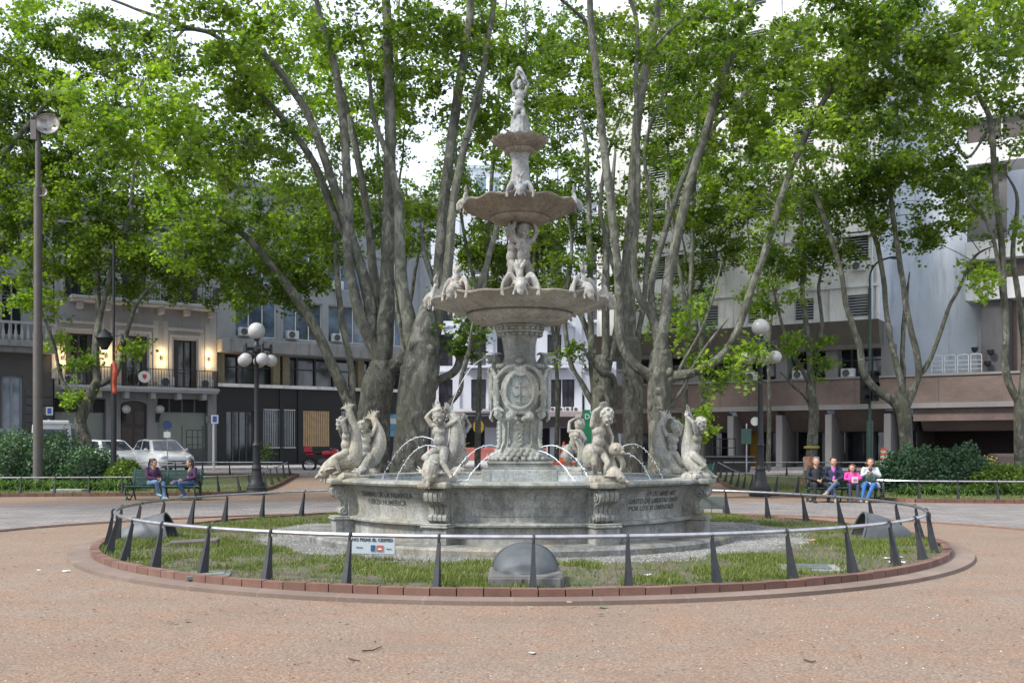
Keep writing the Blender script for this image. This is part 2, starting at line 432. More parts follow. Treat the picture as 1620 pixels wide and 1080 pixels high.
def m_blade(name, c0, c1, c2, tr=.3):
    b = NB(name); gi = b.n.new('ShaderNodeNewGeometry')
    c = b.ramp(gi.outputs['Random Per Island'], [(0, c0), (.55, c1), (1, c2)])
    b.col(c).set(Roughness=.6); b.b.inputs['Specular IOR Level'].default_value = .25
    t = b.n.new('ShaderNodeBsdfTranslucent'); b.t.links.new(c, t.inputs[0]); ms = b.n.new('ShaderNodeMixShader'); ms.inputs[0].default_value = tr
    b.t.links.new(b.b.outputs[0], ms.inputs[1]); b.t.links.new(t.outputs[0], ms.inputs[2]); b.t.links.new(ms.outputs[0], b.out.inputs[0]); return b.m
M_BLADE = m_blade('grass blades', (.075, .12, .020), (.125, .175, .030), (.24, .23, .085))
pts = []
while len(pts) < 90000:
    a = rnd.uniform(0, 2 * PI); r = math.sqrt(rnd.uniform(3.4 ** 2, 6.6 ** 2)); x, y = FX + r * math.cos(a), FY + r * math.sin(a)
    d = math.hypot(x - FX - .25, y - FY - .55) + 1.0 * noise.noise(Vector((x * .9, y * .9, 3))) * .8
    k = noise.noise(Vector((x * .8, y * .8, 1))) + .5 * noise.noise(Vector((x * 2.7, y * 2.7, 5)))
    if d < 4.6 or rnd.random() > (.06 + 2.4 * max(0, k + .06)): continue
    if d > 4.9 and r > 6.45 and rnd.random() < .4: continue
    pts.append((x, y, .088))
blades('grass', pts, .02, .085, M_BLADE, .007)
pts = []
for _ in range(60000):
    poly = LAWNL if rnd.random() < .5 else LAWNR
    x = rnd.uniform(-22, -8.9) if poly is LAWNL else rnd.uniform(8, 22); y = rnd.uniform(27.5, 41.2)
    if inside((x, y), poly) and rnd.random() < .55 + 1.2 * noise.noise(Vector((x * .5, y * .5, 2))): pts.append((x, y, gz(y) + .05))
blades('grass', pts, .03, .10, M_BLADE, .012)
# loose grit, twigs and dry leaves on the granite sand
gr = MB(); rg = random.Random(11)
for _ in range(5200):
    y = 5.4 + 12 * rg.random() ** 1.6; x = rg.uniform(-.6, .6) * y
    if math.hypot(x - FX, y - FY) < 7.15: continue
    s_ = rg.uniform(.003, .011); a = rg.random() * 6.3; ca, sa = math.cos(a) * s_, math.sin(a) * s_
    gr.add([(x + ca, y + sa, .001), (x - sa, y + ca, .001), (x - ca * 1.3, y - sa * 1.3, .001), (x + sa, y - ca, .001), (x, y, s_ * .9)], [(0, 1, 4), (1, 2, 4), (2, 3, 4), (3, 0, 4)])
def m_grit():
    b = NB('loose grit'); gi = b.n.new('ShaderNodeNewGeometry')
    b.col(b.ramp(gi.outputs['Random Per Island'], [(0, (.05, .035, .025)), (.45, (.20, .135, .10)), (.8, (.28, .21, .17)), (1, (.42, .36, .31))])).set(Roughness=.9); return b.m
M_GRIT = m_grit(); tag(gr.build('loose_gravel', M_GRIT), kind='stuff')
gr = MB()
for _ in range(9000):
    a = rg.random() * 2 * PI; r = rg.uniform(3.55, 4.7); x, y = FX + .2 + r * math.cos(a), FY + .4 + r * math.sin(a)
    if math.hypot(x - FX, y - FY) < 3.55: continue
    s_ = rg.uniform(.006, .018); q_ = rg.random() * 6.3; ca, sa = math.cos(q_) * s_, math.sin(q_) * s_
    gr.add([(x + ca, y + sa, .089), (x - sa, y + ca, .089), (x - ca, y - sa, .089), (x + sa, y - ca, .089), (x, y, .089 + s_ * .8)], [(0, 1, 4), (1, 2, 4), (2, 3, 4), (3, 0, 4)])
M_GRIT2 = NB('pale pebbles'); gi = M_GRIT2.n.new('ShaderNodeNewGeometry')
M_GRIT2.col(M_GRIT2.ramp(gi.outputs['Random Per Island'], [(0, (.06, .058, .05)), (.5, (.17, .165, .15)), (1, (.34, .33, .31))])).set(Roughness=.9)
tag(gr.build('pale_gravel', M_GRIT2.m), kind='stuff')

# dry leaves and seed fluff blown over sand, ledge and lawn
lv = []; rl0 = random.Random(77)
for _ in range(900):
    y = 5.5 + 20 * rl0.random() ** 1.3; x = rl0.uniform(-.55, .55) * y; d_ = math.hypot(x - FX, y - FY)
    if d_ < 3.7 or 6.5 < d_ < 7.2: continue
    lv.append((x, y, .10 if d_ < 6.5 else (.012 if rl0.random() < .5 else .016)))
def leaf_litter(pts, mat):
    m = MB()
    for (x, y, z) in pts:
        s_ = rl0.uniform(.010, .034) if y > 9 else rl0.uniform(.006, .02); a = rl0.random() * 6.28; n_ = 6; vs = [(x, y, z + s_ * .25)]
        for i in range(n_): t = a + 2 * PI * i / n_; q = s_ * rl0.uniform(.5, 1.1); vs.append((x + q * math.cos(t), y + q * .8 * math.sin(t), z + rl0.uniform(0, s_ * .35)))
        m.add(vs, [(0, 1 + i, 1 + (i + 1) % n_) for i in range(n_)])
    return m.build('leaf_litter', mat)
ML = NB('leaf litter mix'); gi = ML.n.new('ShaderNodeNewGeometry'); ML.col(ML.ramp(gi.outputs['Random Per Island'], [(0, (.035, .025, .018)), (.4, (.10, .065, .035)), (.75, (.17, .12, .07)), (1, (.25, .23, .17))])).set(Roughness=.85)
tag(leaf_litter(lv, ML.m), kind='stuff')
# ---------------------------------------------------------------- low hoop fences
def post_mesh(h=.52, lean=.10):
    # tapering blade leaning inwards (-x is inwards when the fence runs along y); local +x = outward
    m = MB(); prof = [(0, .062, .037), (.10, .052, .032), (.25, .034, .024), (h - .10, .022, .018), (h - .03, .018, .015)]
    vs = []; n_ = 4
    for z, a, b in prof:
        cx = -lean * (z / h) ** 1.0
        vs += [(cx + a, -b, z), (cx + a, b, z), (cx - a, b, z), (cx - a, -b, z)]
    fs = [(3, 2, 1, 0)]
    for i in range(len(prof) - 1):
        for k in range(4):
            k2 = (k + 1) % 4; fs.append((i * 4 + k, i * 4 + k2, i * 4 + 4 + k2, i * 4 + 4 + k))
    o = (len(prof) - 1) * 4; fs.append((o, o + 1, o + 2, o + 3)); m.add(vs, fs)
    m.tube(spline([(-lean + .012, 0, h - .05), (-lean + .012, 0, h + .02), (-lean - .012, 0, h + .045), (-lean - .045, 0, h + .02)], 4), .016, 6)
    return m
POST = post_mesh().build('post', M_IRON); POST_ME = POST.data; bpy.data.objects.remove(POST)
def fence(name, pts, label, group=None, closed=False, step=1.03, start=0, rail_r=.024, flip=1):
    """pts: polyline (x,y,z); posts every step with +x local outward (to the right of travel * flip)"""
    root = empty(name, pts[0], 0, label, 'fence', group); o0 = Vector(pts[0])
    P = [Vector(p) for p in pts]; rail = []; d_acc = start; pos = 0; nposts = 0
    segs = len(P) - 1
    for i in range(segs):
        a, b = P[i], P[i + 1]; L_ = (b - a).length; t = (b - a) / L_; nr = Vector((t.y, -t.x, 0)) * flip
        if i == 0: rail.append(a - o0 - nr * .12 + Vector((0, 0, .545)))
        rail.append(b - o0 - nr * .12 + Vector((0, 0, .545)))
        while pos + L_ >= d_acc:
            q_ = a + t * (d_acc - pos); po = bpy.data.objects.new('post', POST_ME); C.objects.link(po); po.parent = root
            po.location = q_ - o0; rr_ = random.Random(nposts * 7 + len(name)); po.rotation_euler = (rr_.gauss(0, .02), rr_.gauss(0, .02), math.atan2(nr.y, nr.x) + rr_.gauss(0, .03)); nposts += 1
            d_acc += step
        pos += L_
    MB().tube(rail, rail_r, 8).build('rail', M_RAIL, root, True)
    return root
# ring fence: counterclockwise, starting at the front post
NP = 40; rp = []; a0 = R(-90 + .8)
for k in range(NP * 3 + 1):
    a = a0 + 2 * PI * k / (NP * 3); rp.append((FX + 6.52 * math.cos(a), FY + 6.52 * math.sin(a), .085))
tot = sum((Vector(rp[i + 1]) - Vector(rp[i])).length for i in range(len(rp) - 1))
fence('ring_fence', rp, 'low round fence of dark tapering posts and steel rail circling the fountain lawn', step=tot / NP - 1e-5 , start=1e-6)
def inset(poly, seg): return poly
fl = [(x, y + .18, gz(y) + .05) for x, y in LAWNL[:3]] + [(-9.35, 33.25, .05), (-9.05, 34.3, .05), (-9.05, 36.5, gz(36.5) + .05), (-9.05, 38.5, gz(38.5) + .05), (-9.05, 41.1, gz(41.1) + .05)]
fence('lawn_fence', fl, 'low hoop fence along the left lawn behind the two women on the bench', 'low fences round the plaza lawns', step=1.03)
fr = [(8.3, 41.1, gz(41.1) + .05), (8.25, 38.5, gz(38.5) + .05), (8.25, 36.5, gz(36.5) + .05), (8.25, 33.7, .05), (8.75, 32.3, .05), (10.1, 29.85, .05), (11.5, 28.65, .05), (14.5, 28.1, .05), (31, 27.5, .05)]
fence('lawn_fence', fr, 'low hoop fence along the right lawn behind the four seated people', 'low fences round the plaza lawns', step=1.05)
fence('lawn_fence', [(-9.3, 41.0, gz(41) + .05), (-31, 41.0, gz(41) + .05)], 'far low fence between the left lawn and the street with the white cars', 'low fences round the plaza lawns', step=1.1)
fence('lawn_fence', [(31, 41.0, gz(41) + .05), (8.6, 41.0, gz(41) + .05)], 'far low fence between the right lawn and the brick building', 'low fences round the plaza lawns', step=1.1)
# ---------------------------------------------------------------- sculpting figures
V = Vector
def cap(mb, a, b, ra, rb):
    a, b = V(a), V(b); mb.tube([a, b], [ra, rb], 10); mb.ell(a, ra, None, 10, 8); mb.ell(b, rb, None, 10, 8)
def chain(mb, pts, rad, k=4, n=10):
    p = spline(pts, k); r = lerp_list(rad, k); mb.tube(p, r, n); mb.ell(p[0], r[0], None, n, 8); mb.ell(p[-1], r[-1], None, n, 8)
def hand(mb, wrist, direc, palmn, s=1.0, curl=.5, side=1):
    """palm, four bent fingers of different lengths and a thumb from the side of the palm"""
    w_, d = V(wrist), V(direc).normalized(); nrm = V(palmn); nrm = (nrm - d * nrm.dot(d)).normalized(); sd_ = d.cross(nrm)
    q = Matrix((sd_, d, nrm)).transposed().to_quaternion()
    mb.ell(w_ + d * .045 * s, (.04 * s, .05 * s, .018 * s), q, 10, 8)
    for i, L_ in enumerate((.062, .072, .068, .052)):
        b0 = w_ + d * .085 * s + sd_ * (i - 1.5) * .019 * s
        m_ = b0 + (d * math.cos(curl * .6) + nrm * math.sin(curl * .6)) * L_ * .5 * s
        e_ = m_ + (d * math.cos(curl * 1.8) + nrm * math.sin(curl * 1.8)) * L_ * .5 * s
        cap(mb, b0, m_, .009 * s, .008 * s); cap(mb, m_, e_, .008 * s, .0065 * s)
    t0 = w_ + d * .02 * s - sd_ * .032 * s * side
    t1 = t0 + (d * .5 - sd_ * side * .6 + nrm * .4).normalized() * .035 * s; t2 = t1 + (d * .8 + nrm * .5).normalized() * .03 * s
    cap(mb, t0, t1, .012 * s, .010 * s); cap(mb, t1, t2, .010 * s, .008 * s)
def head_shape(mb, c, s, yaw=0, pitch=0, roll=0, curls=True, seed=1, eyes=True):
    """face towards -y before turning; s = head height"""
    from mathutils import Euler
    q = Euler((pitch, roll, yaw)).to_quaternion(); c = V(c)
    P = lambda x, y, z: c + q @ V((x * s, y * s, z * s))
    mb.ell(P(0, .04, .04), (.37 * s, .43 * s, .46 * s), q, 16, 12); mb.ell(P(0, -.10, -.16), (.29 * s, .28 * s, .32 * s), q, 14, 10)
    mb.ell(P(0, -.40, -.09), (.06 * s, .09 * s, .07 * s), q); cap(mb, P(0, -.36, .08), P(0, -.42, -.08), .035 * s, .05 * s)
    for e in (-1, 1):
        mb.ell(P(.17 * e, -.30, -.20), (.11 * s, .10 * s, .11 * s), q); cap(mb, P(.06 * e, -.36, .12), P(.24 * e, -.30, .12), .035 * s, .03 * s)
        mb.ell(P(.15 * e, -.31, .02), (.06 * s, .045 * s, .035 * s), q); mb.ell(P(.40 * e, .04, -.05), (.04 * s, .08 * s, .11 * s), q)
    mb.ell(P(0, -.33, -.27), (.11 * s, .07 * s, .035 * s), q); mb.ell(P(0, -.32, -.33), (.09 * s, .07 * s, .035 * s), q); mb.ell(P(0, -.28, -.44), (.11 * s, .10 * s, .08 * s), q)
    if curls:
        r_ = random.Random(seed)
        for _ in range(46):
            t = r_.uniform(0, 2 * PI); ph = r_.uniform(-.1, 1.4); x, y, z = math.cos(ph) * math.cos(t), math.cos(ph) * math.sin(t), math.sin(ph)
            if y < -.3 and z < .62: continue
            mb.ell(P(.37 * x, .04 + .43 * y, .06 + .46 * z), .095 * s, None, 8, 6)
def figure(mb, J, hs=.2, ch=1.0, hd=(0, 0, 0), curls=True, seed=1, hands=True, head=True, ts=1.0):
    """J: joints. ch = limb fatness, hs = head height, ts = torso width scale"""
    J = {k: V(v) for k, v in J.items()}
    pe, cx = J['pelvis'], J['chest']; ax = (cx - pe)
    shax = (J['shR'] - J['shL']); hw = shax.length / 2
    q = ax.to_track_quat('Z', 'Y'); 
    sx = shax.normalized(); z_ = ax.normalized(); y_ = z_.cross(sx).normalized(); sx = y_.cross(z_)
    q = Matrix((sx, y_, z_)).transposed().to_quaternion()
    mb.ell(pe, (hw * .92 * ts, hw * .66 * ch, hw * .62), q, 14, 10)
    mb.ell(pe.lerp(cx, .45) - y_ * hw * .1, (hw * .78 * ts, hw * .62 * ch, hw * .8), q, 14, 10)
    mb.ell(cx, (hw * .92, hw * .60 * ch, hw * .72), q, 14, 10)
    cap(mb, J['shL'], J['shR'], .30 * hw * ch, .30 * hw * ch)
    cap(mb, pe, cx, .60 * hw * ch, .58 * hw * ch)
    cap(mb, cx + z_ * hw * .3, J['head'] - (J['head'] - cx).normalized() * hs * .3, .40 * hw, .30 * hw)
    if head: head_shape(mb, J['head'], hs, *hd, curls=curls, seed=seed)
    for s_ in 'LR':
        sh, el, wr = J['sh' + s_], J['el' + s_], J['ha' + s_]
        chain(mb, [sh, sh.lerp(el, .5), el], [.30 * hw * ch, .29 * hw * ch, .23 * hw * ch]); chain(mb, [el, el.lerp(wr, .35), wr], [.23 * hw * ch, .235 * hw * ch, .15 * hw * ch])
        if hands: hand(mb, wr, (wr - el), (0, -1, -.3) if s_ == 'L' else (0, -1, -.3), hs * 4.0, .7, 1 if s_ == 'L' else -1)
        hi, kn, an = J['hi' + s_], J['kn' + s_], J['an' + s_]
        chain(mb, [hi, hi.lerp(kn, .5), kn], [.52 * hw * ch, .45 * hw * ch, .31 * hw * ch]); chain(mb, [kn, kn.lerp(an, .35), an], [.31 * hw * ch, .32 * hw * ch, .19 * hw * ch])
        ft = J['ft' + s_]; cap(mb, an, ft, .19 * hw * ch, .13 * hw * ch); mb.ell(an.lerp(ft, .7), (.2 * hw, .2 * hw, .14 * hw))
def dolphin(mb, pts, rad, fl=(0, 0, 1), hd=None, fs=.12):
    """fish body along a path from snout to tail with lobed tail fin, eyes, jaw and fin"""
    p = spline(pts, 6); r = lerp_list(rad, 6); mb.tube(p, r, 14); mb.ell(p[0], r[0], None, 14, 8)
    d0 = (p[0] - p[3]).normalized(); s0 = d0.cross(V((0, 0, 1))); s0 = s0.normalized() if s0.length > .1 else V((1, 0, 0)); u0 = s0.cross(d0)
    cap(mb, p[0] + u0 * r[0] * .3, p[0] + d0 * r[0] * 1.5 + u0 * r[0] * .35, r[0] * .5, r[0] * .3); cap(mb, p[0] - u0 * r[0] * .5, p[0] + d0 * r[0] * 1.3 - u0 * r[0] * .75, r[0] * .4, r[0] * .24)
    for e in (-1, 1):
        mb.ell(p[1] + s0 * e * r[1] * .8 + u0 * r[1] * .45, r[1] * .3); 
        for k in range(3): cap(mb, p[4] + s0 * e * r[3] * .8, p[4] + s0 * e * (r[3] + fs * .9) - d0 * fs * (.2 + .5 * k) - u0 * fs * .3 * k, .02, .01)
    te = p[-1]; dt = (te - p[-4]).normalized(); sd_ = dt.cross(V(fl)); sd_ = sd_.normalized() if sd_.length > .1 else V((1, 0, 0))
    for e in (-1, 1):
        for k in range(4): chain(mb, [te - dt * .02, te + dt * fs * .5 + sd_ * e * fs * (.15 + .2 * k), te + dt * fs * (1.25 - .28 * k) + sd_ * e * fs * (.22 + .32 * k)], [r[-1] * .8, fs * .17, fs * .07], 3, 8)
def spiral(mb, c, r, turns, y, tr=.02, ccw=1, a0=0, M=None):
    pts = []; rr = []; N_ = int(14 * turns)
    for i in range(N_ + 1):
        t = i / N_; a = a0 + ccw * t * turns * 2 * PI; q = r * (1 - .82 * t)
        v = V((c[0] + q * math.cos(a), y - .02 * t, c[1] + q * math.sin(a))); pts.append(M @ v if M is not None else v); rr.append(tr * (1 - .35 * t))
    mb.tube(pts, rr, 8); mb.ell(pts[-1], tr * 1.2, None, 8, 6)

# ---------------------------------------------------------------- the fountain
FT = empty('fountain', (FX, FY, 0), 0, 'tall weathered marble fountain with octagonal basin, child statues and three stacked bowls', 'fountain')
M_MOSS = stone('basin marble', (.33, .335, .31), (.17, .17, .15), streak=.8, green=(.10, .11, .055), warm=(.24, .205, .14))
MB().lathe([(.02, .0), (3.56, .0), (3.56, .17), (3.52, .205), (3.40, .207), (.02, .207)], 96).build('plinth', M_PLINTH, FT, True)
cols = [R(-90 + 22.5 + 45 * k) for k in range(8)]; dA = R(3.6)
prof = [(2.90, .2), (2.90, .43), (2.93, .44), (2.985, .455), (2.99, .48), (2.96, .50), (2.86, .515), (2.845, .56), (2.85, .66), (2.875, .78), (2.915, .88), (2.97, .96), (3.02, .995), (3.04, .998), (3.04, .97), (3.02, .96)]
def wall_r(z):
    pr = prof[6:13]
    for (r0, z0), (r1, z1) in zip(pr, pr[1:]):
        if z0 <= z <= z1: return r0 + (r1 - r0) * (z - z0) / (z1 - z0)
    return 2.85
PAN = []
for k in range(8):
    a0, a1 = cols[k] + dA, cols[k] + R(45) - dA
    m = MB().lathe(prof[:14], 24, a0=a0, a1=a1)
    m.lathe([(2.70, 1.0), (2.70, .7)], 24, a0=a0, a1=a1)
    if k in (7, 3, 1, 5):   # framed relief lines on the plain panels
        for zz in (.60, .72, .84):
            if k == 7 and True:
                pts = [((wall_r(zz) + .002) * math.cos(a0 + .06 + (a1 - a0 - .12) * i / 16), (wall_r(zz) + .002) * math.sin(a0 + .06 + (a1 - a0 - .12) * i / 16), zz) for i in range(17)]
                m.tube(pts, .007, 6)
    PAN.append(m.build('basin_panel', M_MOSS, FT, True))
rim = [(2.70, .98), (2.70, 1.075), (2.72, 1.09), (3.06, 1.09), (3.10, 1.075), (3.115, 1.045), (3.10, 1.015), (3.05, 1.0), (2.9, .99)]
MB().lathe(rim[::-1], 120).build('basin_rim', M_MARBLE, FT, True)
MB().lathe([(2.72, .5), (2.72, 1.03), (2.66, 1.03), (2.62, .5)][::-1], 96).build('basin_lining', stone('pale basin lining', (.40, .42, .43), (.27, .29, .29), streak=.6), FT, True)
# console pilasters
pil = empty('pilaster', (0, 0, 0), 0, parent=FT)
m = MB(); m.box(2.70, 3.20, -.19, .19, .2, .44); m.box(2.68, 3.235, -.215, .215, .44, .475); m.box(2.68, 3.22, -.205, .205, .475, .50); m.build('block', M_MOSS, pil, bevel=.012)
m = MB(); m.box(2.75, 2.99, -.185, .185, .50, .995)
OUT = [(2.9, 1.0), (3.15, 1.0), (3.21, .975), (3.25, .93), (3.255, .88), (3.23, .82), (3.17, .785), (3.10, .77), (3.06, .735), (3.045, .68), (3.05, .635), (3.095, .625), (3.12, .59), (3.115, .545), (3.08, .515), (3.03, .50), (2.9, .50)]
for j in range(4):
    yc = (j - 1.5) * .074; m.prism(OUT, yc - .031, yc + .031)
m.prism([(x - .018 if x > 2.95 else x, z) for x, z in OUT], -.14, .14)
for sgn in (-1, 1): 
    for cxz, r_ in (((3.135, .88), .085), ((3.055, .57), .045)):
        spiral(m, cxz, r_, 1.6, sgn * .150, .014, ccw=1, a0=1.5)
m.build('console', M_MOSS, pil, True, bevel=.006)
m = MB(); m.box(2.66, 3.30, -.235, .235, .998, 1.094); m.build('cap', M_MARBLE, pil, bevel=.03)
for k, a in enumerate(cols):
    if k == 0: pil.rotation_euler = (0, 0, a)
    else:
        c = copy_tree(pil, FT); c.rotation_euler = (0, 0, a)
# carved inscriptions on the panels
M_CARVE = plain('carved letter shade', (.055, .055, .045), .9)
def inscribe(lines, ac, z0, dz, size, pan, sx=1.0, lean=0):
    for i, (s_, off) in enumerate(lines):
        me = text_mesh(s_, size, 'lettering', .0, bold=.0022, sx=sx); zc = z0 - i * dz
        bm = bmesh.new(); bm.from_mesh(me)
        bmesh.ops.triangulate(bm, faces=bm.faces[:])
        for v in bm.verts:
            z = zc + v.co.y; r = wall_r(z) + .004; a = ac + (v.co.x + off + lean * v.co.y) / r
            v.co = (r * math.cos(a), r * math.sin(a), z)
        bm.to_mesh(me); bm.free(); me.materials.clear(); me.materials.append(M_CARVE)
        o = bpy.data.objects.new('lettering', me); C.objects.link(o); o.parent = pan
inscribe([('19 DE ABRIL 1825', .10), ('GRITO DE LIBERTAD DADO', .02), ('POR LOS 33 ORIENTALES', -.02)], cols[0] + R(22.5), .885, .105, .098, PAN[0], 1.0)
inscribe([('TERMINO DE LA ALIANZA', .0), ('FUERZA NUMERICA', .0)], cols[6] + R(22.5), .865, .115, .105, PAN[6], 1.0)
# water in the basin
b = NB('basin water'); v = b.pos(); b.col(b.ramp(b.noise(v, 1.2, 4), [(.3, (.42, .47, .47)), (.7, (.62, .66, .66))])).set(Roughness=.07)
b.b.inputs['Specular IOR Level'].default_value = .8; b.bump(b.noise(b.pos((1, 1, 1)), 7, 4, .6), .25, .03)
M_WATER = b.m
tag(MB().lathe([(.4, .955), (2.66, .955)][::1], 96, (FX, FY, 0)).build('water', M_WATER), kind='structure')
# central pedestal
m = MB(); m.box(-.63, .63, -.63, .63, .6, 1.215); m.build('pedestal', stone('pedestal marble', (.33, .345, .335), (.20, .205, .19), streak=.6), FT, bevel=.025)
m = MB(); m.box(-.60, .60, -.60, .60, 1.213, 1.25); m.box(-.53, .53, -.53, .53, 1.25, 1.30); m.box(-.545, .545, -.545, .545, 1.30, 1.345); m.build('pedestal_step', M_MARBLE, FT, bevel=.01)
# carved column
sq = lambda p_: (lambda r, z, a: r * (1 + p_ * (1 - abs(math.cos(2 * a)) ** .6)) if False else r * (1 + p_ * math.cos(4 * a + PI)))
m = MB()
m.lathe([(.0005, 1.3), (.46, 1.3), (.47, 1.42), (.40, 1.55), (.345, 1.66), (.335, 1.85), (.345, 1.98), (.40, 2.06), (.39, 2.12), (.44, 2.22), (.485, 2.4), (.488, 2.62), (.455, 2.80), (.38, 2.93), (.30, 3.03), (.275, 3.1), (.28, 3.2), (.0005, 3.2)][::1], 48, fr=lambda r, z, a: r * (1 - .055 * math.cos(4 * a)))
rl_ = random.Random(3)
for k in range(26):      # leaf clumps round the foot
    a = 2 * PI * k / 26
    for j in range(3):
        rr = .50 - .06 * j + rl_.uniform(-.02, .02); zz = 1.38 + .07 * j
        m.ell((rr * math.cos(a + j * .12), rr * math.sin(a + j * .12), zz), (.05, .05, .045), None, 8, 6)
for f in range(4):
    M4 = Matrix.Rotation(f * PI / 2, 4, 'Z'); Y0 = -.475
    T = lambda x, y, z: M4 @ V((x, y, z))
    # cartouche rim
    pts = [T(.235 * math.cos(t), Y0 - .02, 2.50 + .30 * math.sin(t) - .02 * math.cos(2 * t)) for t in [2 * PI * i / 36 for i in range(37)]]
    m.tube(pts, .034, 8); pts = [T(.29 * math.cos(t), Y0 + .01, 2.50 + .35 * math.sin(t)) for t in [2 * PI * i / 36 for i in range(37)]]; m.tube(pts, .030, 8)
    spiral(m, (.02, 2.845), .095, 1.7, Y0 - .04, .030, 1, 2.4, M4)
    for e in (-1, 1):
        m.tube([T(*p_) for p_ in spline([(.06 * e, Y0 - .02, 2.93), (.20 * e, Y0 + .00, 2.90), (.33 * e, Y0 + .06, 2.78), (.40 * e, Y0 + .10, 2.6), (.41 * e, Y0 + .11, 2.4), (.35 * e, Y0 + .07, 2.24), (.26 * e, Y0 + .02, 2.17)], 4)], lerp_list([.02, .035, .045, .05, .045, .035, .02], 4), 8)
        spiral(m, (.16 * e, 2.09), .075, 1.6, Y0 + .0, .024, -e, PI / 2 + e * 1.2, M4); spiral(m, (.37 * e, 2.13), .085, 1.6, Y0 + .10, .026, e, PI / 2 - e * .8, M4)
        spiral(m, (.06 * e, 2.05), .05, 1.3, Y0 + .02, .02, -e, PI / 2, M4)
        m.tube([T(*p_) for p_ in spline([(.34 * e, Y0 + .13, 2.02), (.33 * e, -.33, 1.85), (.335 * e, -.33, 1.68), (.37 * e, -.36, 1.55)], 4)], .035, 8)
        m.tube([T(*p_) for p_ in spline([(.19 * e, -.345, 2.0), (.19 * e, -.335, 1.8), (.20 * e, -.36, 1.6)], 4)], .018, 8)
        m.ell(T(.30 * e, Y0 + .12, 2.93), (.05, .05, .05)); m.ell(T(.38 * e, Y0 + .14, 2.72), (.04, .04, .06))
        for z_ in (2.3, 2.42, 2.54, 2.66): m.ell(T(.36 * e, Y0 + .05, z_), (.028, .028, .035), None, 8, 6)
    for i in range(3): m.tube([T((.07 + .05 * i) * math.cos(t), -.40 - .01 * i + .0, 2.99 + (.07 + .05 * i) * math.sin(t)) for t in [PI * j / 12 for j in range(13)]], .015, 6)
    spiral(m, (0, 3.0), .05, 1.4, -.42, .016, 1, 0, M4)
    for j, z_ in enumerate((1.98, 1.91, 1.84, 1.77, 1.70, 1.63)): # garland of fruit
        for e in (-1, 0, 1): m.ell(T(e * .035 * (1.2 - .15 * j) + .004 * j, -.36 - .01, z_ - .02 * abs(e)), .030 - .002 * j, None, 8, 6)
sculpt(m, 'carved_column', M_MARBLE, FT, .0135, 2)
b = NB('cartouche'); b = None
m = MB(); m.lathe([(.001, 0), (.2, 0), (.235, -.012)], 36)
CARTM = stone('cartouche marble', (.30, .335, .32), (.21, .23, .215), streak=.3)
for f in range(4):
    m = MB(); M4 = Matrix.Rotation(f * PI / 2, 4, 'Z'); n_ = 36
    vs = [M4 @ V((0, -.50, 2.50))] + [M4 @ V((.22 * math.cos(2 * PI * i / n_), -.482, 2.50 + .285 * math.sin(2 * PI * i / n_))) for i in range(n_)]
    m.add(vs, [(0, 1 + i, 1 + (i + 1) % n_) for i in range(n_)])
    mm = MB(); T = lambda x, z: M4 @ V((x, -.506, z))
    mm.tube([T(0, z_) for z_ in (2.28, 2.4, 2.5, 2.6, 2.7)], [.006, .012, .014, .012, .006], 6)
    for e in (-1, 1):
        for (z0, rr) in ((2.62, .07), (2.48, .085), (2.36, .06)):
            mm.tube([T(e * (rr - rr * math.cos(t)) * .8, z0 - rr * .6 * math.sin(t)) for t in [i * .35 for i in range(11)]], .009, 6)
        mm.tube([T(e * .05, 2.70), T(e * .02, 2.66), T(e * .04, 2.62)], .008, 6)
    mm.ell(T(0, 2.72), (.02, .012, .02), None, 8, 6)
    c = m.build('cartouche', CARTM, FT, True); mm.build('monogram', M_MARBLE, c, True)
# open beaked heads at the sides of the column
def beast_head(name, parent, mat):
    m = MB()
    chain(m, [(.27, 0, 2.72), (.34, 0, 2.88), (.37, 0, 2.99), (.42, 0, 3.07)], [.09, .085, .08, .075]); m.ell((.45, 0, 3.08), (.10, .075, .07))
    chain(m, [(.48, 0, 3.105), (.56, 0, 3.115), (.62, 0, 3.10)], [.045, .033, .012]); chain(m, [(.46, 0, 3.04), (.53, 0, 3.02), (.57, 0, 3.035)], [.035, .024, .01])
    for e in (-1, 1):
        m.ell((.47, .055 * e, 3.12), .026, None, 8, 6); chain(m, [(.42, .05 * e, 3.13), (.35, .06 * e, 3.17), (.30, .05 * e, 3.15)], [.03, .02, .012])
        for k in range(4): chain(m, [(.40 - .02 * k, .05 * e, 3.05 - .05 * k), (.46 - .02 * k, .075 * e, 2.98 - .05 * k), (.45 - .03 * k, .08 * e, 2.92 - .05 * k)], [.028, .022, .008])
    for k in range(5): m.ell((.40 - .022 * k, 0, 3.15 - .035 * k), (.03, .02, .03), None, 8, 6)
    return sculpt(m, name, mat, parent, .009, 2)
bh = beast_head('beast_head', FT, M_MARBLE)
c = bh.copy(); C.objects.link(c); c.rotation_euler = (0, 0, PI)
m = MB(); m.lathe([(.26, 3.0), (.262, 3.15), (.275, 3.3), (.30, 3.42), (.345, 3.50), (.36, 3.505), (.36, 3.52)], 144, fr=lambda r, z, a: r * (1 - .055 * abs(math.cos(9 * a)) ** 3) if z < 3.5 else r)
m.lathe([(.36, 3.50), (.40, 3.51), (.41, 3.53), (.39, 3.55), (.38, 3.555), (.38, 3.60), (.40, 3.605), (.405, 3.63), (.38, 3.65), (.1, 3.65)], 64)
for k in range(22):
    a = 2 * PI * (k + .5) / 22; m.ell((.385 * math.cos(a), .385 * math.sin(a), 3.578), (.043, .043, .03), None, 10, 8)
    m.ell((.365 * math.cos(a), .365 * math.sin(a), 3.475), (.035, .035, .03), None, 8, 6)
m.build('fluted_capital', M_MARBLE, FT, True)
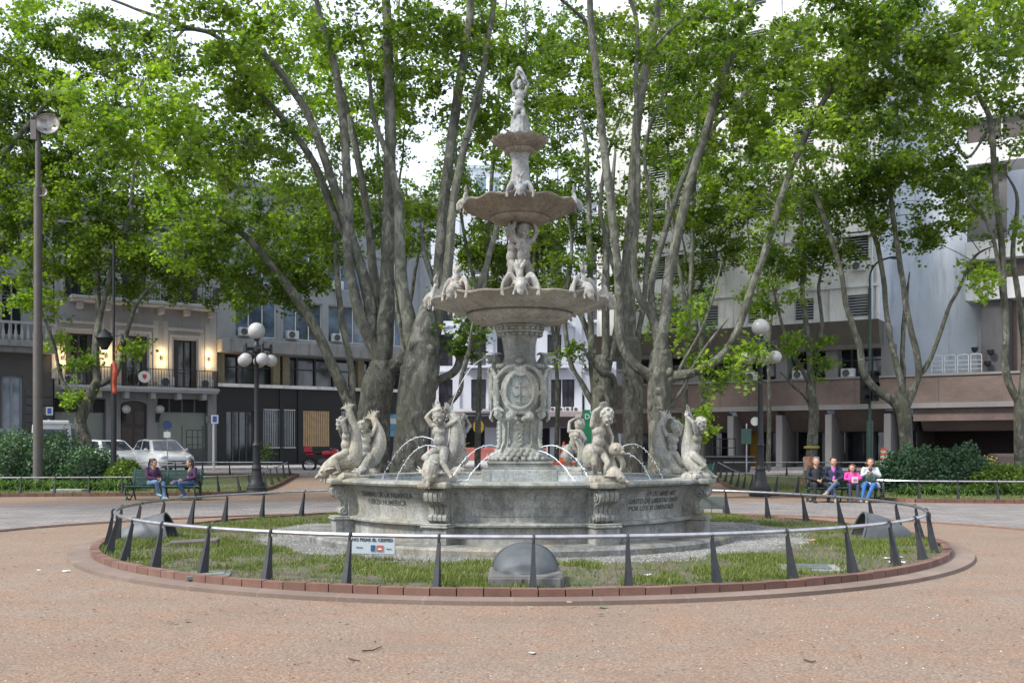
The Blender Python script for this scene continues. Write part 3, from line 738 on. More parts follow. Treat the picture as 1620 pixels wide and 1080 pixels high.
def scal(n_, am, r0):
    return lambda r, z, a: r * (1 + am * max(0, (r - r0)) / .5 * math.cos(n_ * a + PI))
# large bowl
W1 = lambda r, z, a: z + (.030 * max(0, (r - 1.15) / .35) * (math.cos(16 * a) * .6 + math.cos(8 * (a + PI / 2)) * .7) + (.012 * math.cos(40 * a) if .97 < r < 1.42 else 0))
m = MB(); m.lathe([(.36, 3.64), (.50, 3.648), (.66, 3.675), (.80, 3.72), (.885, 3.775), (.905, 3.80), (.90, 3.822), (.86, 3.83), (.86, 3.842), (.92, 3.845), (.93, 3.858), (.98, 3.862), (1.12, 3.895), (1.28, 3.94), (1.42, 3.985), (1.49, 4.01), (1.525, 4.03), (1.53, 4.05), (1.50, 4.065), (1.4, 4.04), (1.1, 3.97), (.6, 3.93), (.05, 3.92)], 200, fz=W1)
for k in range(8):      # carved sprays on the belly
    for e in (-1, 1):
        pts = [(r_ * math.cos(R(22.5 + 45 * k) + e * dd), r_ * math.sin(R(22.5 + 45 * k) + e * dd), zz) for r_, dd, zz in ((.62, .02, 3.668), (.70, .08, 3.688), (.78, .17, 3.715), (.80, .27, 3.728))]
        m.tube(spline(pts, 4), .014, 6)
        for (r_, dd, zz) in ((.70, .05, 3.685), (.74, .13, 3.70), (.78, .21, 3.715), (.80, .29, 3.73)): m.ell((r_ * math.cos(R(22.5 + 45 * k) + e * dd), r_ * math.sin(R(22.5 + 45 * k) + e * dd), zz), (.03, .03, .02), None, 8, 6)
BOWL = m.build('large_bowl', M_BOWL, FT, True)
# winged beasts on the rim
def winged(name, sc, x0, z0, mat):
    m = MB(); P = lambda x, y, z: (x0 + x * sc, y * sc, z0 + z * sc)
    chain(m, [P(-.22, 0, .05), P(-.08, 0, .10), P(.05, 0, .09), P(.12, 0, .03), P(.16, 0, -.05)], [.07 * sc, .115 * sc, .115 * sc, .09 * sc, .06 * sc])
    chain(m, [P(.08, 0, .10), P(.14, 0, .03), P(.15, 0, -.03)], [.10 * sc, .09 * sc, .055 * sc]); chain(m, [P(.10, 0, .02), P(.17, 0, -.05)], [.06 * sc, .035 * sc])
    chain(m, [P(-.04, 0, .14), P(.0, 0, .26), P(-.03, 0, .38), P(-.02, 0, .50)], [.075 * sc, .055 * sc, .035 * sc, .02 * sc]); 
    for e in (-1, 1):
        chain(m, [P(-.01, 0, .36), P(.0, .05 * e, .44), P(-.04, .08 * e, .53)], [.03 * sc, .03 * sc, .012 * sc]); m.ell(P(.13, .06 * e, .09), .035 * sc, None, 8, 6)
        for k in range(7):      # wing feathers
            f_ = k / 6
            chain(m, [P(-.02, .07 * e, .12), P(-.02 - .02 * k, (.12 + .05 * (1 - f_)) * e, .24 - .10 * f_), P(.02 - .03 * k, (.30 - .12 * f_) * e, .10 - .06 * f_), P(.06 - .045 * k, (.33 - .14 * f_) * e, -.10 + .02 * k)], [.045 * sc, .042 * sc, .034 * sc, .014 * sc], 3, 8)
        chain(m, [P(-.02, .06 * e, .10), P(-.02, .15 * e, .27), P(0, .23 * e, .24), P(.03, .31 * e, .06), P(.06, .29 * e, -.10)], [.05 * sc, .035 * sc, .035 * sc, .032 * sc, .02 * sc], 3, 8)
        chain(m, [P(.10, .07 * e, .02), P(.10, .11 * e, -.06), P(.13, .12 * e, -.10)], [.035 * sc, .025 * sc, .018 * sc], 3, 8)
        for k in range(3): chain(m, [P(.12, .04 * e, .14), P(.06, (.07 + .03 * k) * e, .19 - .05 * k), P(-.02, (.10 + .03 * k) * e, .20 - .07 * k)], [.028 * sc, .022 * sc, .01 * sc], 3, 8)
    return sculpt(m, name, mat, None, .011 * sc ** .5, 1)
M_BEAST = stone('beast marble', (.43, .425, .40), (.25, .235, .205), streak=.55, warm=(.25, .195, .135))
wb = winged('winged_beast', .9, 1.44, 4.03, M_BEAST); wb.parent = FT
for k in range(8):
    o = wb if k == 0 else wb.copy()
    if k: C.objects.link(o)
    o.rotation_euler = (0, 0, R(-90 + 45 * k))
# three children carrying the middle bowl
def putto_J(sc=1.0, **kw):
    J = dict(pelvis=(0, 0, .50), chest=(0, 0, .76), head=(0, -.02, .99), shL=(-.135, 0, .84), shR=(.135, 0, .84), elL=(-.22, -.04, .98), elR=(.22, -.04, .98), haL=(-.16, 0, 1.14), haR=(.16, 0, 1.14),
             hiL=(-.075, 0, .47), hiR=(.075, 0, .47), knL=(-.10, -.07, .26), knR=(.09, -.03, .26), anL=(-.09, .0, .06), anR=(.10, .02, .06), ftL=(-.10, -.09, .03), ftR=(.12, -.07, .03))
    J.update(kw); return {k: (v[0] * sc, v[1] * sc, v[2] * sc) for k, v in J.items()}
def xform(mb, M):
    mb.v = [tuple(M @ V(v)) for v in mb.v]; return mb
m = MB(); m.lathe([(.0005, 3.9), (.34, 3.9), (.33, 4.02), (.24, 4.12), (.16, 4.2), (.0005, 4.2)], 24); m.tube([(0, 0, 4.1), (0, 0, 5.4)], .07, 10)
for j, a in enumerate((R(30), R(150), R(270))):
    f = MB(); figure(f, putto_J(1.12, elL=(-.24, .0, 1.0), elR=(.24, .0, .99), haL=(-.20, .05, 1.13), haR=(.19, .05, 1.13)), .245, 1.05, (R(10 * (j - 1)), R(8), 0), seed=j)
    xform(f, Matrix.Translation((.0, 0, 4.12)) @ Matrix.Rotation(a, 4, 'Z') @ Matrix.Translation((0, -.12, 0))); n0 = len(m.v); m.add(f.v, f.f)
sculpt(m, 'child_figures', M_STATUE, FT, .012, 1)
m = MB(); m.lathe([(.02, 5.365), (.20, 5.365), (.36, 5.375), (.46, 5.405), (.505, 5.45), (.49, 5.475), (.52, 5.48), (.60, 5.495), (.74, 5.54), (.86, 5.60), (.94, 5.645), (.975, 5.67), (.98, 5.69), (.95, 5.70), (.8, 5.64), (.4, 5.58), (.02, 5.57)], 160, fz=lambda r, z, a: z + (.026 * max(0, (r - .7) / .28) * (math.cos(12 * a) + .4 * math.cos(4 * a)) + (.009 * math.cos(32 * a) if .58 < r < .93 else 0)))
m.build('middle_bowl', M_BOWL, FT, True)
w2 = winged('winged_beast', .68, .93, 5.66, M_TOP); w2.parent = FT
for k in range(4):
    o = w2 if k == 0 else w2.copy()
    if k: C.objects.link(o)
    o.rotation_euler = (0, 0, R(-90 + 90 * k))
tw = lambda r, z, a: r * (1 + .13 * math.cos(3 * a + z * 7))
m = MB(); m.lathe([(.0005, 5.55), (.27, 5.55), (.26, 5.7), (.23, 5.85), (.20, 5.98), (.165, 6.12), (.145, 6.3), (.14, 6.45), (.17, 6.56), (.0005, 6.56)], 60, fr=tw)
for k in range(3):
    a = R(-90 + 120 * k); dx, dy = math.cos(a), math.sin(a)
    m.ell((.20 * dx, .20 * dy, 5.83), (.10, .10, .10)); chain(m, [(.22 * dx, .22 * dy, 5.80), (.31 * dx, .31 * dy, 5.72)], [.06, .03]); 
    for e in (-1, 1): m.ell((.22 * dx - e * .07 * dy, .22 * dy + e * .07 * dx, 5.90), .03, None, 8, 6); chain(m, [(.2 * dx - e * .08 * dy, .2 * dy + e * .08 * dx, 5.8), (.22 * dx - e * .2 * dy, .22 * dy + e * .2 * dx, 5.76), (.22 * dx - e * .24 * dy, .22 * dy + e * .24 * dx, 5.66)], [.04, .035, .015])
sculpt(m, 'twisted_column', M_TOP, FT, .011, 1)
m = MB(); m.lathe([(.02, 6.54), (.13, 6.545), (.235, 6.57), (.27, 6.61), (.255, 6.64), (.28, 6.65), (.35, 6.68), (.43, 6.73), (.475, 6.77), (.485, 6.795), (.46, 6.80), (.3, 6.75), (.02, 6.74)], 120, fr=lambda r, z, a: r * (1 + (.03 * math.cos(16 * a) if r > .3 else .02 * math.cos(24 * a))), fz=lambda r, z, a: z + (.008 * math.cos(16 * a) if r > .35 else 0))
m.build('top_bowl', M_BOWL, FT, True)
m = MB(); m.lathe([(.0005, 6.72), (.24, 6.74), (.23, 6.86), (.21, 6.98), (.19, 7.08), (.16, 7.18), (.0005, 7.24)], 20, fr=lambda r, z, a: r * (1 + .12 * math.cos(5 * a + z * 9)))
f = MB(); figure(f, putto_J(.85, elL=(-.20, -.02, .99), haL=(-.06, -.02, 1.13), elR=(.21, -.05, .98), haR=(.10, -.05, 1.13), knL=(-.13, -.15, .34), anL=(-.10, -.03, .12), ftL=(-.10, -.13, .1), knR=(.11, -.14, .32), anR=(.05, -.02, .10), ftR=(.06, -.12, .08), head=(.0, .01, .99)), .19, 1.05, (R(-15), R(-20), 0), seed=9)
xform(f, Matrix.Translation((0, 0, 6.90))); m.add(f.v, f.f)
dolphin(m, [(.10, -.08, 7.82), (.02, -.06, 7.95), (-.02, -.02, 8.0), (-.06, .0, 7.9), (-.09, .02, 7.75)], [.05, .05, .045, .035, .02], (0, 0, 1), None, .08)
tf = sculpt(m, 'top_figure', M_TOP, FT, .009, 1); tf.scale = (.80, .80, 1)

# the child groups on the pilasters: local frame, -y = outwards
def group_A(m, m2):   # sitting on a fish, both arms behind the head, tail rising beside him
    figure(m, putto_J(.86, pelvis=(0, -.0, .52), chest=(-.02, 0, .80), head=(-.01, -.05, 1.04), shL=(-.15, 0, .90), shR=(.13, 0, .90), elL=(-.25, -.01, 1.03), haL=(-.14, .04, 1.17), elR=(.29, -.02, .98), haR=(.14, .0, 1.10),
        hiL=(-.08, -.02, .49), hiR=(.08, -.02, .49), knL=(-.20, -.19, .38), anL=(.0, -.26, .33), ftL=(.09, -.30, .30), knR=(.13, -.19, .30), anR=(.28, -.22, .10), ftR=(.33, -.29, .07)), .235, 1.12, (R(6), R(12), 0), seed=2)
    m.ell((-.04, .02, 1.02), (.04, .04, .05))
    dolphin(m2, [(-.02, -.30, .05), (-.03, -.24, .15), (-.05, -.08, .26), (.02, .10, .26), (.15, .12, .42), (.21, .09, .62), (.19, .06, .82), (.13, .04, .96)], [.085, .125, .13, .125, .115, .10, .08, .05], (1, 0, 0), None, .12)
def group_B(m, m2):   # standing child leaning, one arm over his tilted head, small fish at his knee
    figure(m, putto_J(.86, pelvis=(-.08, 0, .50), chest=(-.05, 0, .80), head=(.06, -.06, 1.03), shL=(-.17, 0, .90), shR=(.10, .01, .89), elL=(-.16, -.04, 1.11), haL=(-.02, .02, 1.19), elR=(.20, .03, .72), haR=(.15, -.08, .58),
        hiL=(-.15, 0, .46), hiR=(-.0, 0, .46), knL=(-.20, -.13, .28), anL=(-.11, .0, .08), ftL=(-.12, -.10, .04), knR=(.03, -.16, .30), anR=(-.02, -.10, .06), ftR=(-.02, -.2, .03)), .245, 1.1, (R(12), R(6), R(14)), seed=4)
    m.ell((-.16, .04, .34), (.11, .13, .19)); 
    m2.ell((.15, -.14, .44), (.105, .105, .10)); m2.ell((.20, -.20, .40), (.05, .06, .04))
    for e in (-1, 1): m2.ell((.15 + .06 * e, -.225, .455), .022, None, 8, 6)
    dolphin(m2, [(.17, -.26, .03), (.12, -.18, .09), (.10, -.06, .15), (.12, .06, .28), (.10, .10, .45), (.02, .12, .60)], [.07, .10, .12, .11, .08, .05], (1, 0, 0), None, .11)
    chain(m2, [(.18, -.16, .36), (.24, -.18, .24), (.23, -.12, .12)], [.04, .04, .03])
def group_C(m, m2):   # kneeling child in profile, arms high round a big curved fish behind
    figure(m, putto_J(.86, pelvis=(0, .02, .42), chest=(.02, -.04, .70), head=(.06, -.10, .94), shL=(-.12, -.04, .80), shR=(.14, -.03, .80), elL=(-.20, -.02, .97), haL=(-.15, .10, 1.09), elR=(.22, .02, .99), haR=(.10, .12, 1.09),
        hiL=(-.08, .02, .40), hiR=(.08, .02, .40), knL=(-.12, -.16, .30), anL=(-.05, -.08, .08), ftL=(-.05, -.18, .05), knR=(.14, -.18, .22), anR=(.06, -.02, .08), ftR=(.08, -.12, .03)), .23, 1.1, (R(20), R(20), 0), seed=6)
    dolphin(m2, [(.02, -.20, .04), (.0, -.06, .12), (-.10, .06, .28), (-.20, .09, .48), (-.22, .08, .66), (-.17, .08, .84), (-.10, .10, .98)], [.08, .12, .14, .13, .105, .08, .05], (0, 1, 0), None, .13)
def group_D(m, m2):   # astride a fish, clasping its upright tail
    figure(m, putto_J(.86, pelvis=(0, .02, .46), chest=(-.01, .02, .74), head=(-.05, -.07, .95), shL=(-.14, 0, .84), shR=(.13, 0, .84), elL=(-.21, -.07, .74), haL=(-.08, -.10, .88), elR=(.17, -.04, 1.0), haR=(.02, .02, 1.08),
        hiL=(-.09, 0, .44), hiR=(.09, 0, .44), knL=(-.20, -.20, .36), anL=(-.19, -.10, .12), ftL=(-.20, -.20, .08), knR=(.20, -.20, .36), anR=(.19, -.10, .12), ftR=(.20, -.20, .08)), .225, 1.1, (R(-35), R(15), 0), seed=8)
    dolphin(m2, [(.0, -.34, .07), (0, -.25, .15), (0, -.08, .25), (0, .10, .30), (.02, .16, .50), (.03, .14, .72), (.02, .08, .95), (.0, .05, 1.05)], [.08, .12, .15, .15, .10, .08, .06, .045], (1, 0, 0), None, .10)
GR = []
for fn in (group_A, group_B, group_C, group_D):
    a_, b_ = MB(), MB(); fn(a_, b_)
    b_.lathe([(.0005, .0), (.23, .0), (.22, .05), (.16, .09), (.0005, .10)], 18, (0, -.02, 0), fr=lambda r, z, a: r * (1 + .15 * math.cos(5 * a) + .08 * math.cos(11 * a)))
    st = sculpt(a_, 'child_statue', M_STATUE, None, .008, 1); fi = sculpt(b_, 'stone_fish', M_STATUE, st, .0085, 1); GR.append(st)
#        angle index k -> (group, yaw extra, mirror)
plan = {0: (1, 0, 1), 7: (0, 0, 1), 6: (3, R(-15), 1), 1: (2, R(10), -1), 5: (2, R(105), -1), 2: (2, R(-105), 1), 4: (0, R(10), 1), 3: (1, R(15), -1)}
used = set()
for k, (gi_, yaw, mir) in plan.items():
    st = GR[gi_]
    if gi_ in used: st = copy_tree(st)
    used.add(gi_)
    a = cols[k]; st.parent = FT; st.location = (3.0 * math.cos(a), 3.0 * math.sin(a), 1.092); st.rotation_euler = (0, 0, a + PI / 2 + yaw); st.scale = (mir * 1.03, 1.03, 1.03)
# jets
b = NB('falling water'); b.col((.72, .76, .80)).set(Roughness=.15, Alpha=.75); b.b.inputs['Specular IOR Level'].default_value = .9
M_JET = b.m
def jet(a, e, hgt, label, r=.007, seed=0):
    a, e = V(a), V(e); pts = []; rr = []; N_ = 40; rj = random.Random(seed)
    for i in range(N_ + 1):
        t = i / N_; p = a.lerp(e, t); p.z += 4 * hgt * t * (1 - t); pts.append(p + V((rj.gauss(0, .003), 0, rj.gauss(0, .003)))); rr.append(r * (.7 + .5 * rj.random()) * (1 + .5 * t))
    nb = int(N_ * .62); m = MB().tube(pts[:nb + 1], [q_ * (.45 + .55 * (1 - abs(i / nb - .3))) for i, q_ in enumerate(rr[:nb + 1])], 6)
    for i in range(nb, N_):
        for _ in range(3):
            q = pts[i].lerp(pts[i + 1], rj.random()) + V((rj.gauss(0, .006), rj.gauss(0, .006), rj.gauss(0, .006))); t_ = (pts[i + 1] - pts[i]).to_track_quat('Z', 'Y'); m.ell(q, (r * rj.uniform(.4, .9), r * rj.uniform(.4, .9), r * rj.uniform(1.0, 3.5)), t_, 6, 5)
    for i in range(14):
        q = pts[rj.randrange(8, N_)]; m.ell(q + V((rj.gauss(0, .02), rj.gauss(0, .02), rj.gauss(0, .02))), rj.uniform(.003, .008), None, 6, 4)
    for i in range(16): m.ell(e + V((rj.gauss(0, .05), rj.gauss(0, .05), abs(rj.gauss(0, .02)))), rj.uniform(.004, .010), None, 6, 4)
    o = m.build('water_jet', M_JET, None, True); tag(o, label, 'water jet', 'thin water jets of the fountain')
WZ = .96
jet(at(690, 698, 14.3), V((FX - 2.35, 16.9, WZ)), .33, 'higher water jet arcing left from the statue with both arms up', seed=1)
jet(at(688, 706, 14.2), V((FX - 2.05, 16.3, WZ)), .22, 'lower water jet arcing left from the statue with both arms up', seed=2)
jet(at(972, 722, 14.2), V((FX + 2.2, 16.6, WZ)), .22, 'lower water jet arcing right from beside the one-arm-raised statue', seed=3)
jet(at(970, 718, 14.2), V((FX + 2.45, 16.9, WZ)), .36, 'higher water jet arcing right from beside the one-arm-raised statue', seed=4)
jet(V((FX - .35, 16.4, 1.58)), V((FX - 1.15, 15.6, WZ)), .24, 'water jet arcing to the left from the carved foot of the central column', seed=5)
jet(V((FX + .35, 16.4, 1.58)), V((FX + 1.15, 15.6, WZ)), .24, 'water jet arcing to the right from the carved foot of the central column', seed=6)
jet(V((FX - .30, 16.35, 1.52)), V((FX - .90, 15.6, WZ)), .12, 'lowest short water jet left of the column foot', seed=7)
jet(V((FX + .30, 16.35, 1.52)), V((FX + .90, 15.6, WZ)), .12, 'lowest short water jet right of the column foot', seed=8)
jet(V((FX - .62, 17.1, 3.08)), V((FX - 1.55, 16.9, WZ)), .45, 'long water jet falling from the beaked head on the left of the column', .006, 9)
jet(V((FX + .62, 17.1, 3.08)), V((FX + 1.55, 16.9, WZ)), .45, 'long water jet falling from the beaked head on the right of the column', .006, 10)
# ---------------------------------------------------------------- buildings
SZ = .56       # pavement level at the houses
class Fac:
    """a facade: local x along it, local -y out of it, z up; children in local coordinates"""
    def __init__(s, name, A, B, label, cat='building', group=None):
        s.A, s.B = V((*A, 0)), V((*B, 0)); d = s.B - s.A; s.th = math.atan2(d.y, d.x); s.d = d.normalized(); s.L = d.length
        s.o = empty(name, (A[0], A[1], SZ), s.th, label, cat, group)
    def u(s, px):
        k = (px - 810) / FPX; return (k * s.A.y - s.A.x) / (s.d.x - k * s.d.y)
    def z(s, px, py):
        Y = s.A.y + s.d.y * s.u(px); return CAMH + (HOR - py) / FPX * Y - SZ
    def rect(s, x0, y0, x1, y1):
        u0, u1 = s.u(x0), s.u(x1); xm = (x0 + x1) / 2; return (u0, u1, s.z(xm, y1), s.z(xm, y0))
    def wall(s, u0, u1, z0, z1, holes, mat, name='wall', dep=.3, y=0, parent=None):
        us = sorted({u0, u1} | {min(u1, max(u0, h[i])) for h in holes for i in (0, 1)}); zs = sorted({z0, z1} | {min(z1, max(z0, h[i])) for h in holes for i in (2, 3)})
        m = MB()
        for i in range(len(us) - 1):
            for j in range(len(zs) - 1):
                uc, zc = (us[i] + us[i + 1]) / 2, (zs[j] + zs[j + 1]) / 2
                if any(h[0] < uc < h[1] and h[2] < zc < h[3] for h in holes): continue
                m.quad((us[i], y, zs[j]), (us[i + 1], y, zs[j]), (us[i + 1], y, zs[j + 1]), (us[i], y, zs[j + 1]))
        for h in holes:
            a, b_, c, d = h[:4]; 
            m.quad((a, y, c), (a, y, d), (a, y + dep, d), (a, y + dep, c)); m.quad((b_, y, d), (b_, y, c), (b_, y + dep, c), (b_, y + dep, d))
            m.quad((a, y, d), (b_, y, d), (b_, y + dep, d), (a, y + dep, d)); m.quad((a, y, c), (a, y + dep, c), (b_, y + dep, c), (b_, y, c))
        return m.build(name, mat, parent or s.o)
    def body(s, u0, u1, z0, z1, mat, depth=9, roofmat=None, y=.5):
        m = MB(); m.quad((u0, .0, z0), (u0, .0, z1), (u0, depth, z1), (u0, depth, z0)); m.quad((u1, .0, z1), (u1, .0, z0), (u1, depth, z0), (u1, depth, z1)); m.quad((u0, depth, z0), (u0, depth, z1), (u1, depth, z1), (u1, depth, z0))
        m.quad((u0, 0, z1), (u1, 0, z1), (u1, depth, z1), (u0, depth, z1)); m.build('side_wall', mat, s.o)
    def window(s, h, mat_f, mat_g, nx=2, nz=1, y=.16, fr=.06, name='window', louv=0, curtain=None):
        a, b_, c, d = h[:4]; m = MB()
        m.box(a, a + fr, y, y + .06, c, d); m.box(b_ - fr, b_, y, y + .06, c, d); m.box(a + fr, b_ - fr, y, y + .06, d - fr, d); m.box(a + fr, b_ - fr, y, y + .06, c, c + fr)
        for i in range(1, nx): x = a + (b_ - a) * i / nx; m.box(x - fr / 2, x + fr / 2, y + .003, y + .057, c + fr, d - fr)
        for i in range(1, nz): z = c + (d - c) * i / nz; m.box(a + fr, b_ - fr, y + .006, y + .054, z - fr / 2, z + fr / 2)
        w_ = m.build(name, mat_f, s.o)
        g_ = MB().quad((a, y + .08, c), (b_, y + .08, c), (b_, y + .08, d), (a, y + .08, d)).build('pane', mat_g, w_)
        if louv:
            l = MB(); n_ = int((d - c) / louv)
            for i in range(n_):
                z = c + (d - c) * (i + .2) / n_; l.quad((a, y - .10, z), (b_, y - .10, z), (b_, y + .01, z + louv * .55), (a, y + .01, z + louv * .55))
            l.build('louvre', M_LOUV, w_)
        return w_
    def ac(s, u, z, sc=1, yo=-.0, fan=True):
        m = MB(); m.box(u - .42 * sc, u + .42 * sc, yo - .36, yo, z, z + .58 * sc)
        a_ = m.build('air_conditioner', M_AC, s.o, bevel=.02)
        f = MB(); f.lathe([(.001, 0), (.21 * sc, 0), (.23 * sc, .02)], 16); M_ = Matrix.Translation((u - .1 * sc, yo - .375, z + .29 * sc)) @ Matrix.Rotation(PI / 2, 4, 'X'); xform(f, M_)
        f.build('fan_grille', M_DARKGREY, a_); return a_
    def rail(s, u0, u1, z, h=.95, yo=-.85, mat=None, step=.14, sides=True, name='balcony_rail'):
        m = MB(); m.box(u0, u1, yo - .02, yo + .02, z + h - .04, z + h); m.box(u0, u1, yo - .015, yo + .015, z + .08, z + .11)
        x = u0
        while x <= u1: m.box(x - .011, x + .011, yo - .011, yo + .011, z, z + h - .04); x += step
        if sides:
            for x in (u0, u1):
                m.box(x - .02, x + .02, yo, 0, z + h - .045, z + h - .005)
                yy = yo
                while yy < 0: m.box(x - .011, x + .011, yy - .011, yy + .011, z, z + h - .05); yy += step
        return m.build(name, mat or M_IRON, s.o)
M_DARKGREY = plain('dark grey metal', (.08, .08, .085), .6, 0, .2, 5)
M_LOUV = plain('pale louvre', (.42, .43, .43), .6, 0, .1, 5)
def wallmat(name, c, dirt=.45, sc=.35, streak=.5):
    b = NB(name); v = b.pos(); n = b.noise(v, sc, 7, .65); st = b.noise(b.pos((2.2, 2.2, .22)), 1.3, 6, .65)
    x = b.mix(b.math('MULTIPLY', b.ramp(n, [(.42, 0), (.66, 1)]), dirt), c, tuple(q * .55 for q in c))
    x = b.mix(b.math('MULTIPLY', b.ramp(st, [(.52, 0), (.70, 1)]), streak), x, tuple(q * .45 for q in c))
    b.col(x).set(Roughness=.85); b.bump(b.noise(v, 14, 5), .15, .02); return b.m
M_W1 = wallmat('grey white stucco', (.31, .315, .33), .25, .35, .3)
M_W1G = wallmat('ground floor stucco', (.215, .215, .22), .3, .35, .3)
M_TRIM = wallmat('stucco trim', (.35, .355, .37), .2, .6, .35)
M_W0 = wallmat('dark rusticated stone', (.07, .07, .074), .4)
M_W0B = wallmat('blue grey stucco', (.24, .26, .29), .3)
M_W2 = wallmat('office stained slab', (.27, .27, .27), .5, .8, .95)
M_W2D = plain('dark ground floor cladding', (.008, .0085, .010), .5, 0, .3, 1.5)
M_W3 = wallmat('bluish white stucco', (.56, .58, .63), .15, .3, .15)
M_W3G = wallmat('ground floor pinkish', (.18, .155, .155), .3, .3, .2)
M_CONC = wallmat('stained concrete', (.72, .72, .71), .6, .5, .75)
M_CONCD = wallmat('brown concrete', (.125, .11, .092), .5, .6, .6)
M_CONCB = wallmat('bluish painted concrete', (.58, .63, .70), .35, .25, .7)
M_CONCK = wallmat('blackened concrete', (.12, .115, .12), .75, .5, .6)
M_FIN = wallmat('grey fin concrete', (.21, .20, .197), .3, .5, .3)
M_WARM = emis('warm wall lamp light', (1.0, .62, .25), 4)
M_GLOBE = NB('opal globe'); M_GLOBE.col(M_GLOBE.mix(.4, (.42, .42, .41), M_GLOBE.ramp(M_GLOBE.noise(M_GLOBE.co(), 5, 5), [(.3, .5), (.7, 1)]), 'MULTIPLY')).set(Roughness=.3); M_GLOBE = M_GLOBE.m
def m_brickwall():
    b = NB('brick cladding'); tc = b.n.new('ShaderNodeTexCoord'); mp = b.n.new('ShaderNodeMapping'); mp.inputs['Rotation'].default_value = (R(90), 0, 0)
    b.t.links.new(tc.outputs['Object'], mp.inputs[0]); br = b.n.new('ShaderNodeTexBrick'); b.t.links.new(mp.outputs[0], br.inputs[0])
    br.inputs['Color1'].default_value = (.165, .113, .095, 1); br.inputs['Color2'].default_value = (.14, .096, .082, 1); br.inputs['Mortar'].default_value = (.16, .135, .125, 1)
    br.inputs['Scale'].default_value = 1; br.inputs['Brick Width'].default_value = .26; br.inputs['Row Height'].default_value = .085; br.inputs['Mortar Size'].default_value = .010
    x = b.mix(.7, br.outputs[0], b.ramp(b.noise(b.pos(), .7, 6, .65), [(.3, .6), (.7, 1.25)]), 'MULTIPLY')
    b.col(x).set(Roughness=.9); return b.m
M_BWALL = m_brickwall()

# --- B0: far left dark stone house
f = Fac('stone_house', (-38.0, 39.4), (-22.75, 49.82), 'dark rusticated stone house with balustrade balcony, behind the tall floodlight pole')
H0 = [f.rect(2, 592, 14, 735), f.rect(-60, 592, -20, 735), f.rect(6, 594, 34, 735)]
hd = [f.rect(2, 594, 36, 735)]; hu = [f.rect(2, 440, 36, 530)]; hu2 = [f.rect(4, 300, 34, 400)]; hx = [f.rect(-70, 594, -30, 735), f.rect(-70, 440, -35, 530)]
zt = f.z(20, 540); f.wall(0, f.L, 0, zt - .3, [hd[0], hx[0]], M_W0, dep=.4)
m = MB()
for i in range(9): m.box(f.u(40), f.L, -.05, .0, .1 + i * .42, .1 + i * .42 + .36)
m.build('rustication', M_W0, f.o, bevel=.015)
f.wall(0, f.L, zt, 14.5, [hu[0], hu2[0], hx[1]], M_W0B, dep=.4, name='upper_wall')
f.body(0, f.L, 0, 14.5, M_W0)
m = MB(); m.box(0, f.L, -1.0, 0.0, zt - .3, zt); m.box(0, f.L, -.7, -.003, zt - .55, zt - .303); m.build('balcony', M_W2, f.o, bevel=.03)
m = MB(); m.box(0, f.L, -1.0, -.8, zt + .78, zt + .9)
x = .2
while x < f.L: m.lathe([(.04, 0), (.05, .05), (.09, .2), (.07, .4), (.035, .6), (.06, .75), (.06, .78)], 8, (x, -.9, zt)); x += .27
m.build('balustrade', M_TRIM, f.o, True)
for h in (hd[0], hx[0]): f.window(h, M_W0B, M_GLASSB if h is hd[0] else M_GLASS, 2, 1, .2, .10, 'door')
for h in hu + hu2 + [hx[1]]: f.window(h, M_TRIM, M_GLASS, 2, 2, .2)
MB().box(0, f.L + .0, -.4, .2, 14.5, 15.0).build('cornice', M_TRIM, f.o)

# --- B1: white stucco house with balconies
f = Fac('townhouse', (-22.7, 49.87), (-16.0, 54.44), 'pale stucco townhouse with two iron balconies and warm wall lamps, behind the parked cars')
sh = [f.rect(82, 630, 168, 728), f.rect(249, 631, 329, 728)]; dr = f.rect(191, 634, 233, 728)
fw = [f.rect(104, 527, 147, 608), f.rect(193, 531, 233, 609), f.rect(275, 538, 311, 612)]
sw = [f.rect(103, 372, 147, 470), f.rect(193, 380, 231, 474), f.rect(280, 388, 312, 478)]
zb1 = f.z(200, 612); zb2 = f.z(200, 476); ztop = f.z(200, 345)
for h in sh + [dr]: pass
sh = [(a, b_, .05, d) for a, b_, c, d in sh]; dr = (dr[0], dr[1], .05, dr[3]); fw = [(a, b_, zb1 + .02, d) for a, b_, c, d in fw]; sw = [(a, b_, zb2 + .02, d) for a, b_, c, d in sw]
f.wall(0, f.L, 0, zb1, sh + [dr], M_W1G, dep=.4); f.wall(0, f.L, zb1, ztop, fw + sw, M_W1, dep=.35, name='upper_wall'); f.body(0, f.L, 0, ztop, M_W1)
for h in sh:
    zb = h[2] + .85; zt_ = h[3] - (h[3] - h[2]) * .2
    w_ = MB().box(h[0], h[1], .2, .28, zt_, h[3]).build('shop_front', M_DARK, f.o); MB().quad((h[0], .3, zb), (h[1], .3, zb), (h[1], .3, zt_), (h[0], .3, zt_)).build('blind', M_CURT, w_)
    MB().box(h[0], h[1], .15, .3, 0, zb).build('base_panel', M_DARKGREY, w_)
    for i in range(5): x = h[0] + (h[1] - h[0]) * i / 4; MB().box(max(x - .04, h[0]), min(x + .04, h[1]), .19, .24, zt_, h[3]).build('mullion', M_DARKGREY, w_)
    MB().box(h[1] - .09, h[1], .17, .235, zb, zt_ - .01).build('mullion', M_DARKGREY, w_)
d_ = MB().box(dr[0], dr[1], .25, .33, dr[2], dr[3]).build('door', plain('dark wood', (.035, .025, .02), .4, 0, .3, 3), f.o)
m = MB(); mid = (dr[0] + dr[1]) / 2
for (a, b_) in ((dr[0] + .1, mid - .06), (mid + .06, dr[1] - .1)):
    for (z0, z1) in ((.2, .9), (1.05, 2.0), (2.15, 2.9)): m.box(a, b_, .22, .25, z0, z1)
